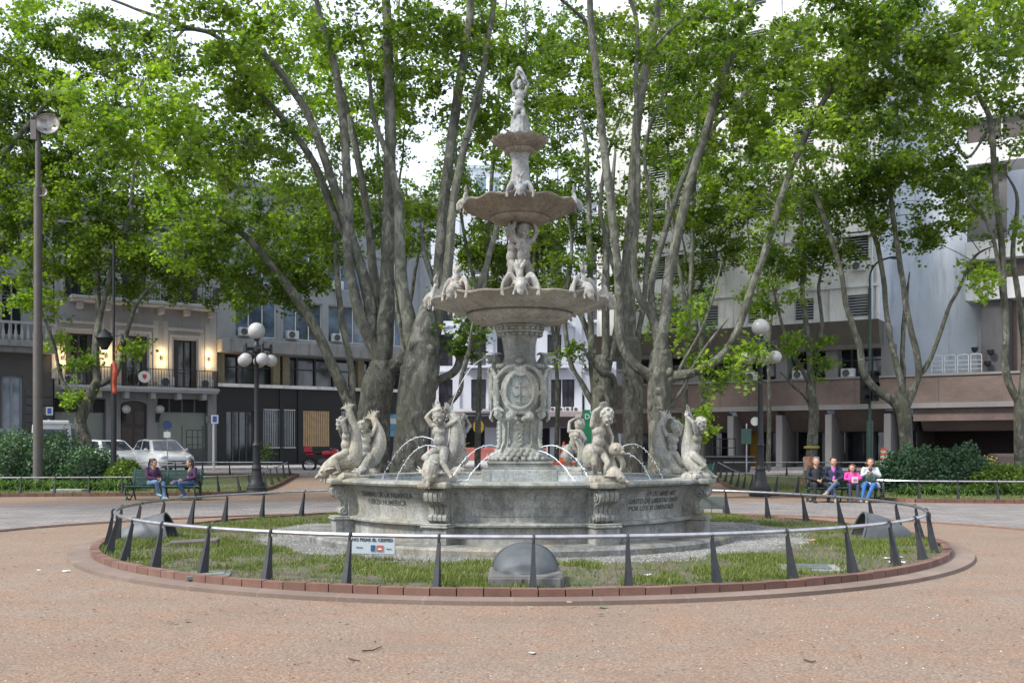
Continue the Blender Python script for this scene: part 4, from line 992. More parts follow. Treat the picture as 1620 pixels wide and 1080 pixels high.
m.build('door_panel', plain('dark wood raised', (.05, .037, .03), .4, 0, .3, 3), d_, bevel=.02)
m = MB(); n_ = 14      # arched head spandrels
zs_ = dr[3] - .22; r_ = (dr[1] - dr[0]) / 2
for i in range(n_):
    t0, t1 = PI * i / n_, PI * (i + 1) / n_
    a = (mid + r_ * math.cos(t0), zs_ + .22 * math.sin(t0)); b_ = (mid + r_ * math.cos(t1), zs_ + .22 * math.sin(t1))
    m.prism([(a[0], a[1]), (a[0], dr[3] + .05), (b_[0], dr[3] + .05), (b_[0], b_[1])], -.03, .245)
m.build('arch', M_W1G, f.o)
M_SHUT = plain('dark shutters', (.018, .018, .022), .45, 0, .3, 3)
for h in fw + sw:
    w_ = f.window(h, M_SHUT, M_GLASS, 2, 1, .15, .09)
    s_ = MB(); 
    for (a, b_) in ((h[0] + .02, h[0] + .26), (h[1] - .26, h[1] - .02)): s_.box(a, b_, .05, .09, h[2] + .02, h[3] - .02)
    s_.build('shutter', M_SHUT, w_)
    t = MB(); a, b_, z0, z1 = h[0] - .22, h[1] + .22, h[2], h[3] + .12
    t.box(a, a + .14, -.05, -.002, z0, z1); t.box(b_ - .14, b_, -.05, -.002, z0, z1); t.box(a, b_, -.055, -.003, z1, z1 + .14); t.box(a - .12, b_ + .12, -.22, -.004, z1 + .38, z1 + .50); t.build('surround', M_TRIM, f.o, bevel=.01)
m = MB()
for px in (86, 160, 180, 246, 262, 328):
    u_ = f.u(px); MB().box(u_ - .13, u_ + .13, -.04, -.002, zb1 + .3, zb2 - .9).build('wall_panel', M_TRIM, f.o, bevel=.01)
for (zb, u0, u1) in ((zb1, .15, f.L - .15), (zb2, .6, f.L - .1)):
    m = MB(); m.box(u0, u1, -1.0, 0, zb - .16, zb); m.box(u0 + .05, u1 - .05, -.95, -.003, zb - .26, zb - .162); 
    x = u0 + .5
    while x < u1: m.box(x - .12, x + .12, -.7, -.003, zb - .6, zb - .262); x += 1.32
    m.build('balcony', M_TRIM, f.o, bevel=.02); f.rail(u0 + .05, u1 - .05, zb)
    x = 0
m = MB(); m.box(-.1, f.L + .05, -.5, .0, ztop - .12, ztop + .12); m.box(0, f.L, -.3, -.002, ztop - .38, ztop - .122); m.box(0, f.L, -.12, .3, ztop + .122, ztop + .9); m.build('cornice', M_TRIM, f.o, bevel=.03)
for px, py in ((99, 566), (168, 563), (255, 566), (330, 568)):
    u_, z_ = f.u(px), f.z(px, py); l_ = MB().box(u_ - .05, u_ + .05, -.13, -.003, z_ - .12, z_ + .12).build('wall_sconce', M_DARKGREY, f.o)
    MB().quad((u_ - .045, -.14, z_ + .125), (u_ + .045, -.14, z_ + .125), (u_ + .045, -.02, z_ + .125), (u_ - .045, -.02, z_ + .125)).build('sconce_lens', M_WARM, l_)
    for dz, e_ in ((-.45, 60), (.5, 60)):
        ld = bpy.data.lights.new('sconce_light', 'POINT'); ld.energy = 11; ld.color = (1, .66, .30); ld.shadow_soft_size = .05
        lo = bpy.data.objects.new('sconce_light', ld); C.objects.link(lo); lo.parent = f.o; lo.location = (u_, -.28, z_ + dz * .6)
for px in (196, 249):
    u_, z_ = f.u(px), f.z(px, 648); g_ = MB(); g_.tube([(u_, 0, z_ - .45), (u_ - .0, -.25, z_ - .5), (u_ + .05, -.32, z_ - .2)], .04, 8); g_.box(u_ - .09, u_ + .09, -.06, -.003, z_ - .65, z_ - .2)
    w_ = g_.build('wall_lantern', M_IRON, f.o); MB().ell((u_ + .05, -.32, z_ + .02), .22, None, 20, 14).build('globe', M_GLOBE, w_, True)
f.ac(f.u(107), zb1 + .02, .8, -.4); f.ac(f.u(258), zb1 + .02, .9, -.4); f.ac(f.u(320), zb1 + .02, .85, -.4)
u_, z_ = f.u(221), zb1 + .5; m = MB(); m.lathe([(.001, .0), (.30, .0), (.30, .04), (.001, .04)], 28); xform(m, Matrix.Translation((u_, -.92, z_)) @ Matrix.Rotation(PI / 2, 4, 'X'))
pl_ = m.build('round_plaque', M_WHITE, f.o, True); m = MB(); m.prism([(-.10, .12), (.10, .12), (.10, -.03), (0, -.14), (-.10, -.03)], -.973, -.962); xform(m, Matrix.Translation((u_, 0, z_))); m.build('plaque_shield', plain('plaque red', (.45, .04, .04), .5), pl_)

# --- B2: dark fronted office block
f = Fac('office_block', (-15.98, 54.45), (-5.0, 61.9), 'office block with black ground floor, stained concrete band and big windows above')
z1 = f.z(345, 607); z2 = f.z(345, 557); z3 = f.z(345, 540); Lo = f.L
dr = f.rect(358, 650, 402, 728); w1 = f.rect(417, 648, 467, 706); w2 = f.rect(480, 650, 521, 706); w3 = f.rect(540, 652, 590, 706); dr = (dr[0], dr[1], .04, dr[3])
f.wall(0, Lo, 0, z1, [dr, w1, w2, w3], M_W2D, dep=.3); m = MB(); m.box(0, Lo, -.16, .0, z1 - .14, z1 + .04); m.build('ledge', M_CONC, f.o)
m = MB()
for px in (445, 474, 600): MB().box(f.u(px) - .12, f.u(px) + .12, -.08, -.002, 0, z1 - .143).build('ground_pier', M_W2D, f.o)
f.window(dr, M_DARKGREY, M_GLASS, 4, 1, .15, .05, 'door')
WOOD = plain('vertical timber slats', (.42, .29, .16), .6, 0, .2, 3)
for h, mt in ((w1, M_DARKGREY), (w3, M_DARKGREY)):
    w_ = f.window(h, M_DARKGREY, M_GLASSB, 1, 3, .15, .05); m = MB(); x = h[0]
    while x < h[1]: m.box(x - .012, x + .012, .0, .03, h[2], h[3]); x += .13
    m.box(h[0], h[1], -.04, .04, h[3] - .03, h[3] + .03); m.box(h[0], h[1], -.08, .04, h[2] - .1, h[2] - .02); m.build('bars', M_LOUV, w_)
h = w2; w_ = f.window(h, M_DARKGREY, M_GLASS, 1, 1, .15, .05); m = MB(); x = h[0] + .04
while x < h[1]: m.box(x - .05, x + .05, .0, .05, h[2], h[3]); x += .135
m.build('slats', WOOD, w_)
# recessed glazed storey
m = MB(); m.quad((0, 1.0, z1), (Lo, 1.0, z1), (Lo, 1.0, z2), (0, 1.0, z2)); m.quad((0, 0, z1 + .01), (Lo, 0, z1 + .01), (Lo, 1, z1 + .01), (0, 1, z1 + .01)); m.build('recessed_glazing', M_GLASS, f.o)
m = MB(); x = .3; k = 0
while x < Lo: m.box(x - .05, x + .05, .85, .98, z1 + .02, z2); x += 1.15
m.box(0, Lo, .86, .97, z1 + 1.0, z1 + 1.06); m.build('glazing_frame', M_DARKGREY, f.o)
for px in (352, 441, 456, 575): MB().box(f.u(px) - .2, f.u(px) + .2, .3, .7, z1 + .02, z2).build('column', plain('ochre concrete', (.22, .20, .13), .8), f.o)
m = MB(); m.box(-.0, Lo, -.9, 1.0, z2, z3 + .12); m.build('stained_band', M_W2, f.o, bevel=.03)
zt = f.z(345, 290); holes = []; st = (f.z(345, 468) - f.z(345, 540)) if False else 3.05
zz = z3 + .35; k = 0
while zz + 2.3 < zt:
    x = 1.0
    while x + 2.4 < Lo: holes.append((x, x + 2.35, zz, zz + 2.15)); x += 2.75
    zz += 3.05
f.wall(0, Lo, z3 + .12, zt, holes, wallmat('office frame stucco', (.30, .315, .34), .4, .5, .6), 'upper_wall', .3); f.body(0, Lo, 0, zt, M_W2)
for i, h in enumerate(holes):
    f.window(h, M_WHITE, M_GLASSB if (i * 7) % 3 else mk_glass('sky tinted glass %d' % i, (.09, .13, .20), .08), 3, 1, .12, .05)
    if i % 2 == 0 or i < 4: f.ac(h[0] + .5, h[2] + .02, .8, .10)
MB().box(-.02, Lo, -.3, .3, zt, zt + .4).build('parapet', M_W2, f.o)

# --- B3: bluish white apartments closing the view
f = Fac('apartment_house', (-15.0, 75), (17.0, 75), 'bluish white apartment house with small balconies and awning, far behind the fountain column')
cols_ = [(702, 715), (745, 769), (788, 806), (868, 886), (888, 908)]
zt = f.z(800, 318); G = f.z(800, 655); holes = []; gh = [f.rect(a, 676, b_, 722) for a, b_ in ((736, 767), (787, 800), (848, 870), (886, 912), (640, 680), (600, 630), (940, 970), (1000, 1040))]
gh = [(a, b_, .03, d) for a, b_, c, d in gh]
f.wall(0, f.L, 0, G, gh, M_W3, dep=.4)
for h in gh: f.window(h, M_DARKGREY, M_DARK, 1, 1, .2, .08, 'shop_door')
m = MB(); m.box(0, f.L, -2.2, 0, G - .25, G + .15); m.build('awning_slab', plain('awning underside', (.30, .25, .25), .9), f.o, bevel=.03)
m = MB(); m.box(0, f.L, -.25, -.003, f.z(800, 676) + .02, G - .253); m.build('shop_fascia', M_W3G, f.o)
fl_ = 0; xs = [700, 722, 747, 790, 850, 866, 893, 930, 960, 1000, 1040]
ucs = [(f.u(705), 1.05), (f.u(757), 1.1), (f.u(797), 1.0), (f.u(877), 1.05), (f.u(899), .9), (f.u(660), 1), (f.u(620), 1), (f.u(575), 1), (f.u(945), 1), (f.u(985), 1), (f.u(1030), 1), (f.u(1080), 1)]
zz = G + .25
while zz + 2.3 < zt:
    for i, (u_, wd) in enumerate(ucs):
        if abs(u_ - ucs[4][0]) < .01 and fl_ > 0: continue
        holes.append((u_ - wd / 2, u_ + wd / 2, zz, zz + 2.35))
    zz += 3.35; fl_ += 1
f.wall(0, f.L, G, zt, holes, M_W3, 'upper_wall', .35); f.body(0, f.L, 0, zt, M_W3)
M_PANE3 = mk_glass('apartment glass', (.035, .03, .04), .15)
for h in holes: f.window(h, M_SHUT, M_PANE3, 2, 2, .2, .07)
zz = G + .25; k = 0
while zz + 2.3 < zt:
    if k:
        for i in (1, 3, 8, 6):
            u_ = ucs[i][0]; m = MB(); m.box(u_ - 1.1, u_ + 1.1, -.9, 0, zz - .2, zz - .03); m.build('balcony', M_W3, f.o, bevel=.02); f.rail(u_ - 1.05, u_ + 1.05, zz - .03, .95, -.85, plain('grey rail', (.16, .17, .19), .6), .12)
    m = MB(); m.box(0, f.L, -.1, -.002, zz - .45, zz - .3); m.build('string_course', M_W3, f.o); zz += 3.35; k += 1
for px in (852, 862, 874, 886, 897, 910): f.ac(f.u(px), G + .16, .55, -1.2)
for px in (703, 735, 777): m = MB().box(f.u(px) - .6, f.u(px) + .6, -1.6, -1.0, G + .16, G + .34).build('roof_duct', M_AC, f.o)
m = MB(); 
for px in (722, 775, 838, 915, 970, 1010): m.box(f.u(px) - .25, f.u(px) + .25, -.12, -.004, G + .16, zt)
m.build('pilaster', M_W3, f.o)
MB().box(0, f.L, -.4, .2, zt, zt + .5).build('cornice', M_W3, f.o)
# paler block rising behind it
f = Fac('rear_block', (-4.6, 84), (-.6, 84), 'pale penthouse block with teal trim rising above the far white apartments')
zt = f.z(760, 262) - .3; f.wall(0, f.L, 0, zt, [], M_W3); f.body(0, f.L, 0, zt, M_W3); MB().box(0, f.L, -.3, .3, zt, zt + .3).build('roof_edge', plain('pale trim', (.34, .40, .42), .6), f.o)
m = MB()
for i in range(3): m.box(.4 + i * 1.2, 1.2 + i * 1.2, -.03, .05, zt - 2.2, zt - .7)
m.build('window', M_GLASSB, f.o)

# --- B4: brick and concrete building on the right
f = Fac('brick_office', (4.9, 54.82), (26.5, 41.53), 'long brick and concrete building with grey fins and louvred windows, behind the right lawn')
L4 = f.L; zA = f.z(1320, 664); zB = f.z(1320, 643); zC = f.z(1320, 602); zD = f.z(1320, 548); zE = f.z(1320, 512); uT = f.u(1396)
# ground floor: recessed glazing between fins
m = MB(); m.quad((0, 2.4, 0), (f.u(1450), 2.4, 0), (f.u(1450), 2.4, zA + .3), (0, 2.4, zA + .3)); m.build('lobby_glazing', M_GLASS, f.o)
M_YEL = plain('ochre door frame', (.50, .27, .03), .5)
for px, yl in ((1206, 1), (1262, 1), (1345, 0), (1385, 0), (1112, 0)):
    u_ = f.u(px); m = MB(); m.box(u_ - .75, u_ - .62, 2.2, 2.35, 0, 2.75); m.box(u_ + .62, u_ + .75, 2.2, 2.35, 0, 2.75); m.box(u_ - .62, u_ + .62, 2.2, 2.35, 2.6, 2.75); m.box(u_ - .75, u_ + .75, 2.21, 2.34, 0.0, .12)
    d_ = m.build('glass_door', M_LOUV if yl else M_DARKGREY, f.o)
    if yl: MB().box(u_ - 1.25, u_ - .76, 1.9, 2.36, 0, 3.1).build('door_jamb', M_YEL, d_); MB().box(u_ - .75, u_ + .75, 2.15, 2.36, 2.76, 3.1).build('door_head', M_YEL, d_)
m = MB(); m.quad((f.u(1450), 5.0, 0), (L4, 5.0, 0), (L4, 5.0, zA + .3), (f.u(1450), 5.0, zA + .3)); m.quad((f.u(1450), 0, zA - .02), (L4, 0, zA - .02), (L4, 5, zA - .02), (f.u(1450), 5, zA - .02)); m.quad((f.u(1450), .1, 0), (f.u(1450), .1, zA), (f.u(1450), 5, zA), (f.u(1450), 5, 0)); m.build('garage_void', plain('garage dark', (.035, .025, .022), .9), f.o)
fins = [1112, 1165, 1241, 1318, 1410]
for px in fins:
    u_ = f.u(px); m = MB(); m.box(u_ - .16, u_ + .16, -.9, 1.6, 0, zA + .25); m.build('concrete_fin', M_FIN, f.o, bevel=.03)
us = [0] + [f.u(p) for p in fins] + [f.u(1450), L4]
m = MB()
for a, b_ in zip(us, us[1:]):   # sloping brick soffit between fins
    m.quad((a + .17, -.75, zB - .02), (b_ - .17, -.75, zB - .02), (b_ - .17, .6, zA - .55), (a + .17, .6, zA - .55)); m.quad((a + .17, .6, zA - .55), (b_ - .17, .6, zA - .55), (b_ - .17, 2.4, zA - .55), (a + .17, 2.4, zA - .55))
m.build('brick_soffit', M_BWALL, f.o)
m = MB(); m.box(f.u(1450), L4, -.85, -.5, zA - .12, zB - .04); m.build('brick_lintel', M_BWALL, f.o)
m = MB(); m.box(0, L4, -1.0, 0, zB + .05, zC); m.build('brick_band', M_BWALL, f.o); m = MB(); m.box(0, L4, -1.08, .0, zB - .18, zB + .048); m.box(0, L4, -1.06, .02, zC + .002, zC + .1); m.build('coping', M_FIN, f.o)
m = MB(); 
for px in (1150, 1360, 1195, 1490): m.box(f.u(px) - .015, f.u(px) + .015, -1.012, -1.002, zB + .1, zC)
m.build('expansion_joint', M_DARKGREY, f.o)
# first floor loggia
m = MB(); m.quad((0, 1.8, zC), (uT, 1.8, zC), (uT, 1.8, zD + .2), (0, 1.8, zD + .2)); m.build('loggia_glazing', M_GLASS, f.o)
m = MB(); x = .5
while x < uT: m.box(x - .04, x + .04, 1.68, 1.78, zC, zD); x += .95
m.box(0, uT, 1.7, 1.77, zD - .6, zD - .53); m.build('loggia_frame', M_DARKGREY, f.o)
for px in (1100, 1168, 1239, 1318, 1406): u_ = f.u(px); m = MB(); m.box(u_ - .28, u_ + .28, -.3, .5, zC + .1, zD); m.build('column', M_FIN, f.o)
for px in (1265, 1342, 1190): f.ac(f.u(px), zC + .12, .75, .2)
m = MB()     # sloping parapet of brown concrete
for a, b_ in ((0, uT),):
    vs = [(a, -.5, zD), (b_, -.5, zD), (b_, -.95, zE), (a, -.95, zE), (a, .4, zD), (b_, .4, zD), (b_, .4, zE), (a, .4, zE)]
    m.add(vs, [(0, 1, 2, 3), (4, 7, 6, 5), (0, 4, 5, 1), (3, 2, 6, 7), (0, 3, 7, 4), (1, 5, 6, 2)])
m.box(0, uT, -.62, -.1, zD - .22, zD - .002)
m.build('sloping_parapet', M_CONCD, f.o)
zt = 26.0; uw = f.u(1380); holes = []; zz = f.z(1361, 507); 
for k in range(7):
    for px in (1046, 1075, 1128, 1203, 1277, 1361): 
        u_ = f.u(px); wd = 1.02 if px > 1300 else .95; holes.append((u_ - wd / 2, u_ + wd / 2, zz + .1, zz + 1.15 + (.35 if k else 0)))
    zz += 2.62
f.wall(0, uT, zE, zt, holes, M_CONC, 'upper_wall', .3, y=-.6); 
m = MB(); m.quad((uT, -.6, zE), (uT, 2.5, zE), (uT, 2.5, zt), (uT, -.6, zt)); m.quad((0, -.6, zt), (uT, -.6, zt), (uT, 8, zt), (0, 8, zt)); m.quad((0, -.6, zE), (0, -.6, zt), (0, 9, zt), (0, 9, zE)); m.quad((0, 9, 0), (0, 9, zt), (L4, 9, zt), (L4, 9, 0)); m.build('side_wall', M_CONCB, f.o)
for i, h in enumerate(holes):
    a, b_, c, d = h; y = -.6; mm = MB(); mm.box(a, a + .05, y + .12, y + .18, c, d); mm.box(b_ - .05, b_, y + .12, y + .18, c, d); mm.box(a + .05, b_ - .05, y + .12, y + .18, c, c + .05)
    w_ = mm.build('window', M_WHITE, f.o); MB().quad((a, y + .2, c), (b_, y + .2, c), (b_, y + .2, d), (a, y + .2, d)).build('pane', M_GLASS, w_)
    l = MB(); n_ = max(6, int((d - c) / .12))
    for j in range(n_):
        z = c + (d - c) * (j + .15) / n_; l.quad((a + .05, y + .02, z), (b_ - .05, y + .02, z), (b_ - .05, y + .10, z + .055), (a + .05, y + .10, z + .055))
    l.build('louvre', M_LOUV, w_)
    if i % 6 == 5 and i // 6 in (1, 3): f.ac((a + b_) / 2 + .1, d - 1.9 if i // 6 == 1 else c + .1, .75, -.62)
m = MB(); k = 0
for z_ in (f.z(1361, 455), f.z(1361, 375), f.z(1361, 300)): m.box(0, uT, -.72, -.602, z_ - .06, z_ + .06)
m.build('string_course', M_CONC, f.o)
m = MB()
for px in (1100, 1165, 1241, 1320, 1393): m.box(f.u(px) - .05, f.u(px) + .05, -.68, -.603, zE, zt)
m.build('wall_rib', M_CONC, f.o)
m = MB(); uu = f.u(1397); m.tube([(uu - .35, -.70, zE), (uu - .35, -.70, zt)], .05, 8); m.build('downpipe', M_CONCB, f.o)
# set-back bluish wall and blackened wall
u2, u3 = f.u(1512) + .9, L4
m = MB(); m.quad((uT, 2.4, zC), (u2, 2.4, zC), (u2, 2.4, zt - 2), (uT, 2.4, zt - 2)); m.build('blue_wall', M_CONCB, f.o)
m = MB(); m.quad((u2, 2.4, zC), (u2, 1.2, zC), (u2, 1.2, f.z(1520, 470)), (u2, 2.4, f.z(1520, 470))); m.quad((u2, 1.2, zC), (f.u(1578) + .4, 1.2, zC), (f.u(1578) + .4, 1.2, f.z(1540, 470)), (u2, 1.2, f.z(1540, 470))); m.build('blackened_wall', M_CONCK, f.o)
m = MB(); m.quad((f.u(1578) + .4, 1.3, zC), (L4, 1.3, zC), (L4, 1.3, f.z(1600, 470)), (f.u(1578) + .4, 1.3, f.z(1600, 470))); m.build('brick_wing', M_BWALL, f.o)
m = MB(); m.box(f.u(1578) + .3, f.u(1578) + .5, 1.0, 1.25, zC, f.z(1600, 470)); m.build('downpipe', M_DARK, f.o)
# white ribbon storeys of the wing
M_RIB = wallmat('white ribbon panels', (.60, .60, .60), .2, .3, .35)
uR = f.u(1500) + .6; M_BRG = plain('brown tinted window', (.07, .055, .05), .15, 0, .4, .5)
def ribbon(z0, z1, u0, u1, y=.9): MB().box(u0, u1, y, y + 2.0, z0, z1).build('white_band', M_RIB, f.o, bevel=.02)
def wband(z0, z1, u0, u1, y=1.2):
    w_ = MB().quad((u0, y, z0), (u1, y, z0), (u1, y, z1), (u0, y, z1)).build('window_band', M_BRG, f.o); m = MB(); x = u0
    while x < u1: m.box(x - .035, x + .035, y - .08, y - .01, z0, z1); x += 1.5
    m.box(u0, u1, y - .07, y - .02, z1 - .06, z1); m.build('frame', M_LOUV, w_)
zz = f.z(1560, 470)
ribbon(zz, zz + .95, uR, L4); wband(zz + .95, zz + 1.85, uR, L4)
ribbon(zz + 1.85, zz + 2.7, uR, L4); 
m = MB(); m.quad((uR, 1.5, zz + 2.7), (f.u(1568) + .5, 1.5, zz + 2.7), (f.u(1568) + .5, 1.5, zz + 6.2), (uR, 1.5, zz + 6.2)); m.build('dark_link', M_CONCK, f.o)
ribbon(zz + 6.2, zz + 7.2, uR, L4 - 0.0); wband(zz + 7.2, zz + 8.3, uR, L4); ribbon(zz + 8.3, zz + 10.2, uR, L4)
m = MB(); uF = f.u(1425)      # white fire-stair chairs on the terrace: stacked white frames
for i in range(4):
    x = uF + 1.3 + i * .55; m.tube(spline([(x, .3, zC + .1), (x, .3, zC + .85), (x + .05, .3, zC + 1.0), (x + .4, .3, zC + 1.0), (x + .45, .3, zC + .85), (x + .45, .3, zC + .1)], 3), .014, 6)
    for zz_ in (.35, .55, .75): m.tube([(x, .3, zC + zz_), (x + .45, .3, zC + zz_)], .010, 6)
m.build('terrace_frames', M_WHITE, f.o)
for px, py in ((1507, 556), (1532, 560), (1527, 578)): MB().lathe([(.03, 0), (.12, .05), (.16, .22), (.14, .24)], 10, (f.u(px) + .8, 1.0, f.z(px, py))).build('wall_spotlight', M_IRON, f.o)
# clock hanging under the soffit
m = MB(); m.lathe([(.001, 0), (.19, 0), (.21, .05), (.21, .12), (.001, .12)], 24); xform(m, Matrix.Translation((f.u(1207), -1.15, zA - .05)) @ Matrix.Rotation(PI / 2, 4, 'X')); m.build('round_wall_clock', M_CONC, f.o, True)
# low plaza wall on the right, seen over the hedge
o = MB().box(-.75, .75, -.4, .4, 0, 1.0).build('granite_block', M_BWALL, None, bevel=.12, loc=(19.5, 39.4, .3)); tag(o, 'rounded reddish granite block half hidden by the right hedge', 'stone block')
# ---------------------------------------------------------------- plane trees
def m_bark(name, c1, c2, c3):
    b = NB(name); v = b.pos((1, 1, .55)); n1 = b.noise(v, 4.2, 5, .6, .8); n2 = b.noise(b.pos((6, 6, 1.2)), 2.5, 6, .7); n3 = b.noise(v, 1.0, 4)
    c = b.ramp(n1, [(.38, c1), (.45, c2), (.53, c2), (.58, c3)]); c = b.mix(.75, c, b.ramp(n2, [(.30, .35), (.55, 1.0), (.75, 1.25)]), 'MULTIPLY')
    c = b.mix(b.math('MULTIPLY', b.ramp(b.voro(b.pos((5, 5, 2.4)), 1.0), [(.12, 1), (.3, 0)]), .5), c, (.07, .06, .045))
    sp_ = b.n.new('ShaderNodeSeparateXYZ'); gp = b.n.new('ShaderNodeNewGeometry'); b.t.links.new(gp.outputs['Position'], sp_.inputs[0])
    hi_ = b.ramp(b.math('ADD', b.math('DIVIDE', sp_.outputs['Z'], 12), b.math('MULTIPLY', b.math('SUBTRACT', n3, .5), .5)), [(.22, 0), (.5, 1)])
    c = b.mix(b.math('MULTIPLY', hi_, .75), c, b.mix(.8, (.142, .148, .118), b.ramp(n1, [(.40, .38), (.45, .70), (.53, .95), (.585, 1.7)]), 'MULTIPLY'))
    c = b.mix(b.math('MULTIPLY', b.ramp(n3, [(.45, 0), (.65, 1)]), .45), c, (.10, .105, .06))
    b.col(c).set(Roughness=.85); b.bump(b.math('ADD', n2, b.math('MULTIPLY', n1, 1.5)), 1.0, .09); return b.m
M_BARK = m_bark('plane tree bark', (.05, .047, .036), (.10, .096, .076), (.19, .182, .148))
def m_leaf(name, a, b_, c_, tr=.52):
    b = NB(name); gi = b.n.new('ShaderNodeNewGeometry'); v = b.pos()
    rc = b.ramp(gi.outputs['Random Per Island'], [(0, a), (.6, b_), (1, c_)])
    c = b.mix(b.math('MULTIPLY', b.ramp(b.noise(v, .55, 3), [(.42, 0), (.62, 1)]), .5), rc, tuple(x * 1.35 for x in c_))
    b.col(c).set(Roughness=.45); b.b.inputs['Specular IOR Level'].default_value = .3
    t = b.n.new('ShaderNodeBsdfTranslucent'); tcx = b.mix(1.0, c, (1.4, 1.6, .38), 'MULTIPLY'); b.t.links.new(tcx, t.inputs[0])
    ms = b.n.new('ShaderNodeMixShader'); ms.inputs[0].default_value = tr
    b.t.links.new(b.b.outputs[0], ms.inputs[1]); b.t.links.new(t.outputs[0], ms.inputs[2]); b.t.links.new(ms.outputs[0], b.out.inputs[0]); return b.m
M_LEAF = m_leaf('plane leaves', (.028, .066, .013), (.072, .132, .020), (.165, .215, .030))
M_LEAFY = m_leaf('young backlit plane leaves', (.075, .145, .022), (.135, .22, .03), (.23, .30, .045), .55)  # brighter copy of the leaves: backlit glow is put into the colour
LEAF2D = np.array([(0, 0), (-.20, .10), (-.52, .22), (-.30, .42), (-.40, .72), (-.12, .66), (0, 1.0), (.12, .66), (.40, .72), (.30, .42), (.52, .22), (.20, .10)])
def leaf_mesh(name, pos, rs, size=.17, up=.9):
    n = len(pos); k = len(LEAF2D); P = np.asarray(pos)
    nrm = rs.normal(size=(n, 3)) * .75; nrm[:, 2] += up; nrm /= np.linalg.norm(nrm, axis=1)[:, None]
    d = rs.normal(size=(n, 3)); d[:, 2] -= .5; d -= nrm * (d * nrm).sum(1)[:, None]; d /= np.linalg.norm(d, axis=1)[:, None]
    e = np.cross(nrm, d); s = size * (.55 + .75 * rs.rand(n))
    cup = .18 * (rs.rand(n) - .2)
    V_ = P[:, None, :] + s[:, None, None] * (LEAF2D[None, :, 0:1] * e[:, None, :] * 1.0 + LEAF2D[None, :, 1:2] * d[:, None, :] + (np.abs(LEAF2D[None, :, 0:1]) * 1.0 + LEAF2D[None, :, 1:2] ** 2 * -.5) * cup[:, None, None] * nrm[:, None, :])
    me = bpy.data.meshes.new(name); me.vertices.add(n * k); me.vertices.foreach_set('co', V_.ravel())
    me.loops.add(n * k); me.loops.foreach_set('vertex_index', np.arange(n * k)); me.polygons.add(n)
    me.polygons.foreach_set('loop_start', np.arange(n) * k); me.polygons.foreach_set('loop_total', np.full(n, k)); me.update()
    return me
def limb(m, pts, D, dd=0, n=9, wob=.03, seed=0, samples=None):
    """pts: (px, py, width_px) at depth D drifting by dd metres towards the tip"""
    N_ = len(pts); P = []; Rr = []
    for i, (x, y, w_) in enumerate(pts):
        Y = D + dd * (i / max(1, N_ - 1)) ** 1.2; w_ = w_ * .3 if (i == N_ - 1 and y > 0 and w_ < 10) else w_; P.append(at(x, y, Y)); Rr.append(w_ * .86 / FPX * Y / 2)
    k = 5; sp = spline(P, k); rr = lerp_list(Rr, k)
    for i, p in enumerate(sp):
        q = noise.noise_vector(p * 1.3 + V((seed, 0, 0))); sp[i] = p + V(q) * wob * min(1, i / 4); rr[i] *= 1 + .10 * noise.noise(p * 2.1)
    m.tube(sp, rr, n)
    if samples is not None: samples += [(p, r) for p, r in zip(sp[::2], rr[::2])]
    return sp
ALL_LEAVES = [0]; DENS = 8.3
TOPS = {'big plane': [(380, -160, 300, 110, 0, 5, .42, 0)], 'plane tree with the widest': [(720, -160, 240, 110, 0, 5, .42, 0)], 'plane tree with a long': [(1180, -170, 330, 110, 0, 5, .42, 0)], 'smooth plane': [(1450, -60, 200, 90, 0, 4, .25, 0)], 'leafy plane': [(0, -150, 250, 110, 0, 5, .42, 0)], 'plane tree with a straight': [(1000, -170, 200, 100, 0, 5, .42, 0)]}  # unseen crowns above the view, added to shade trunks and facades
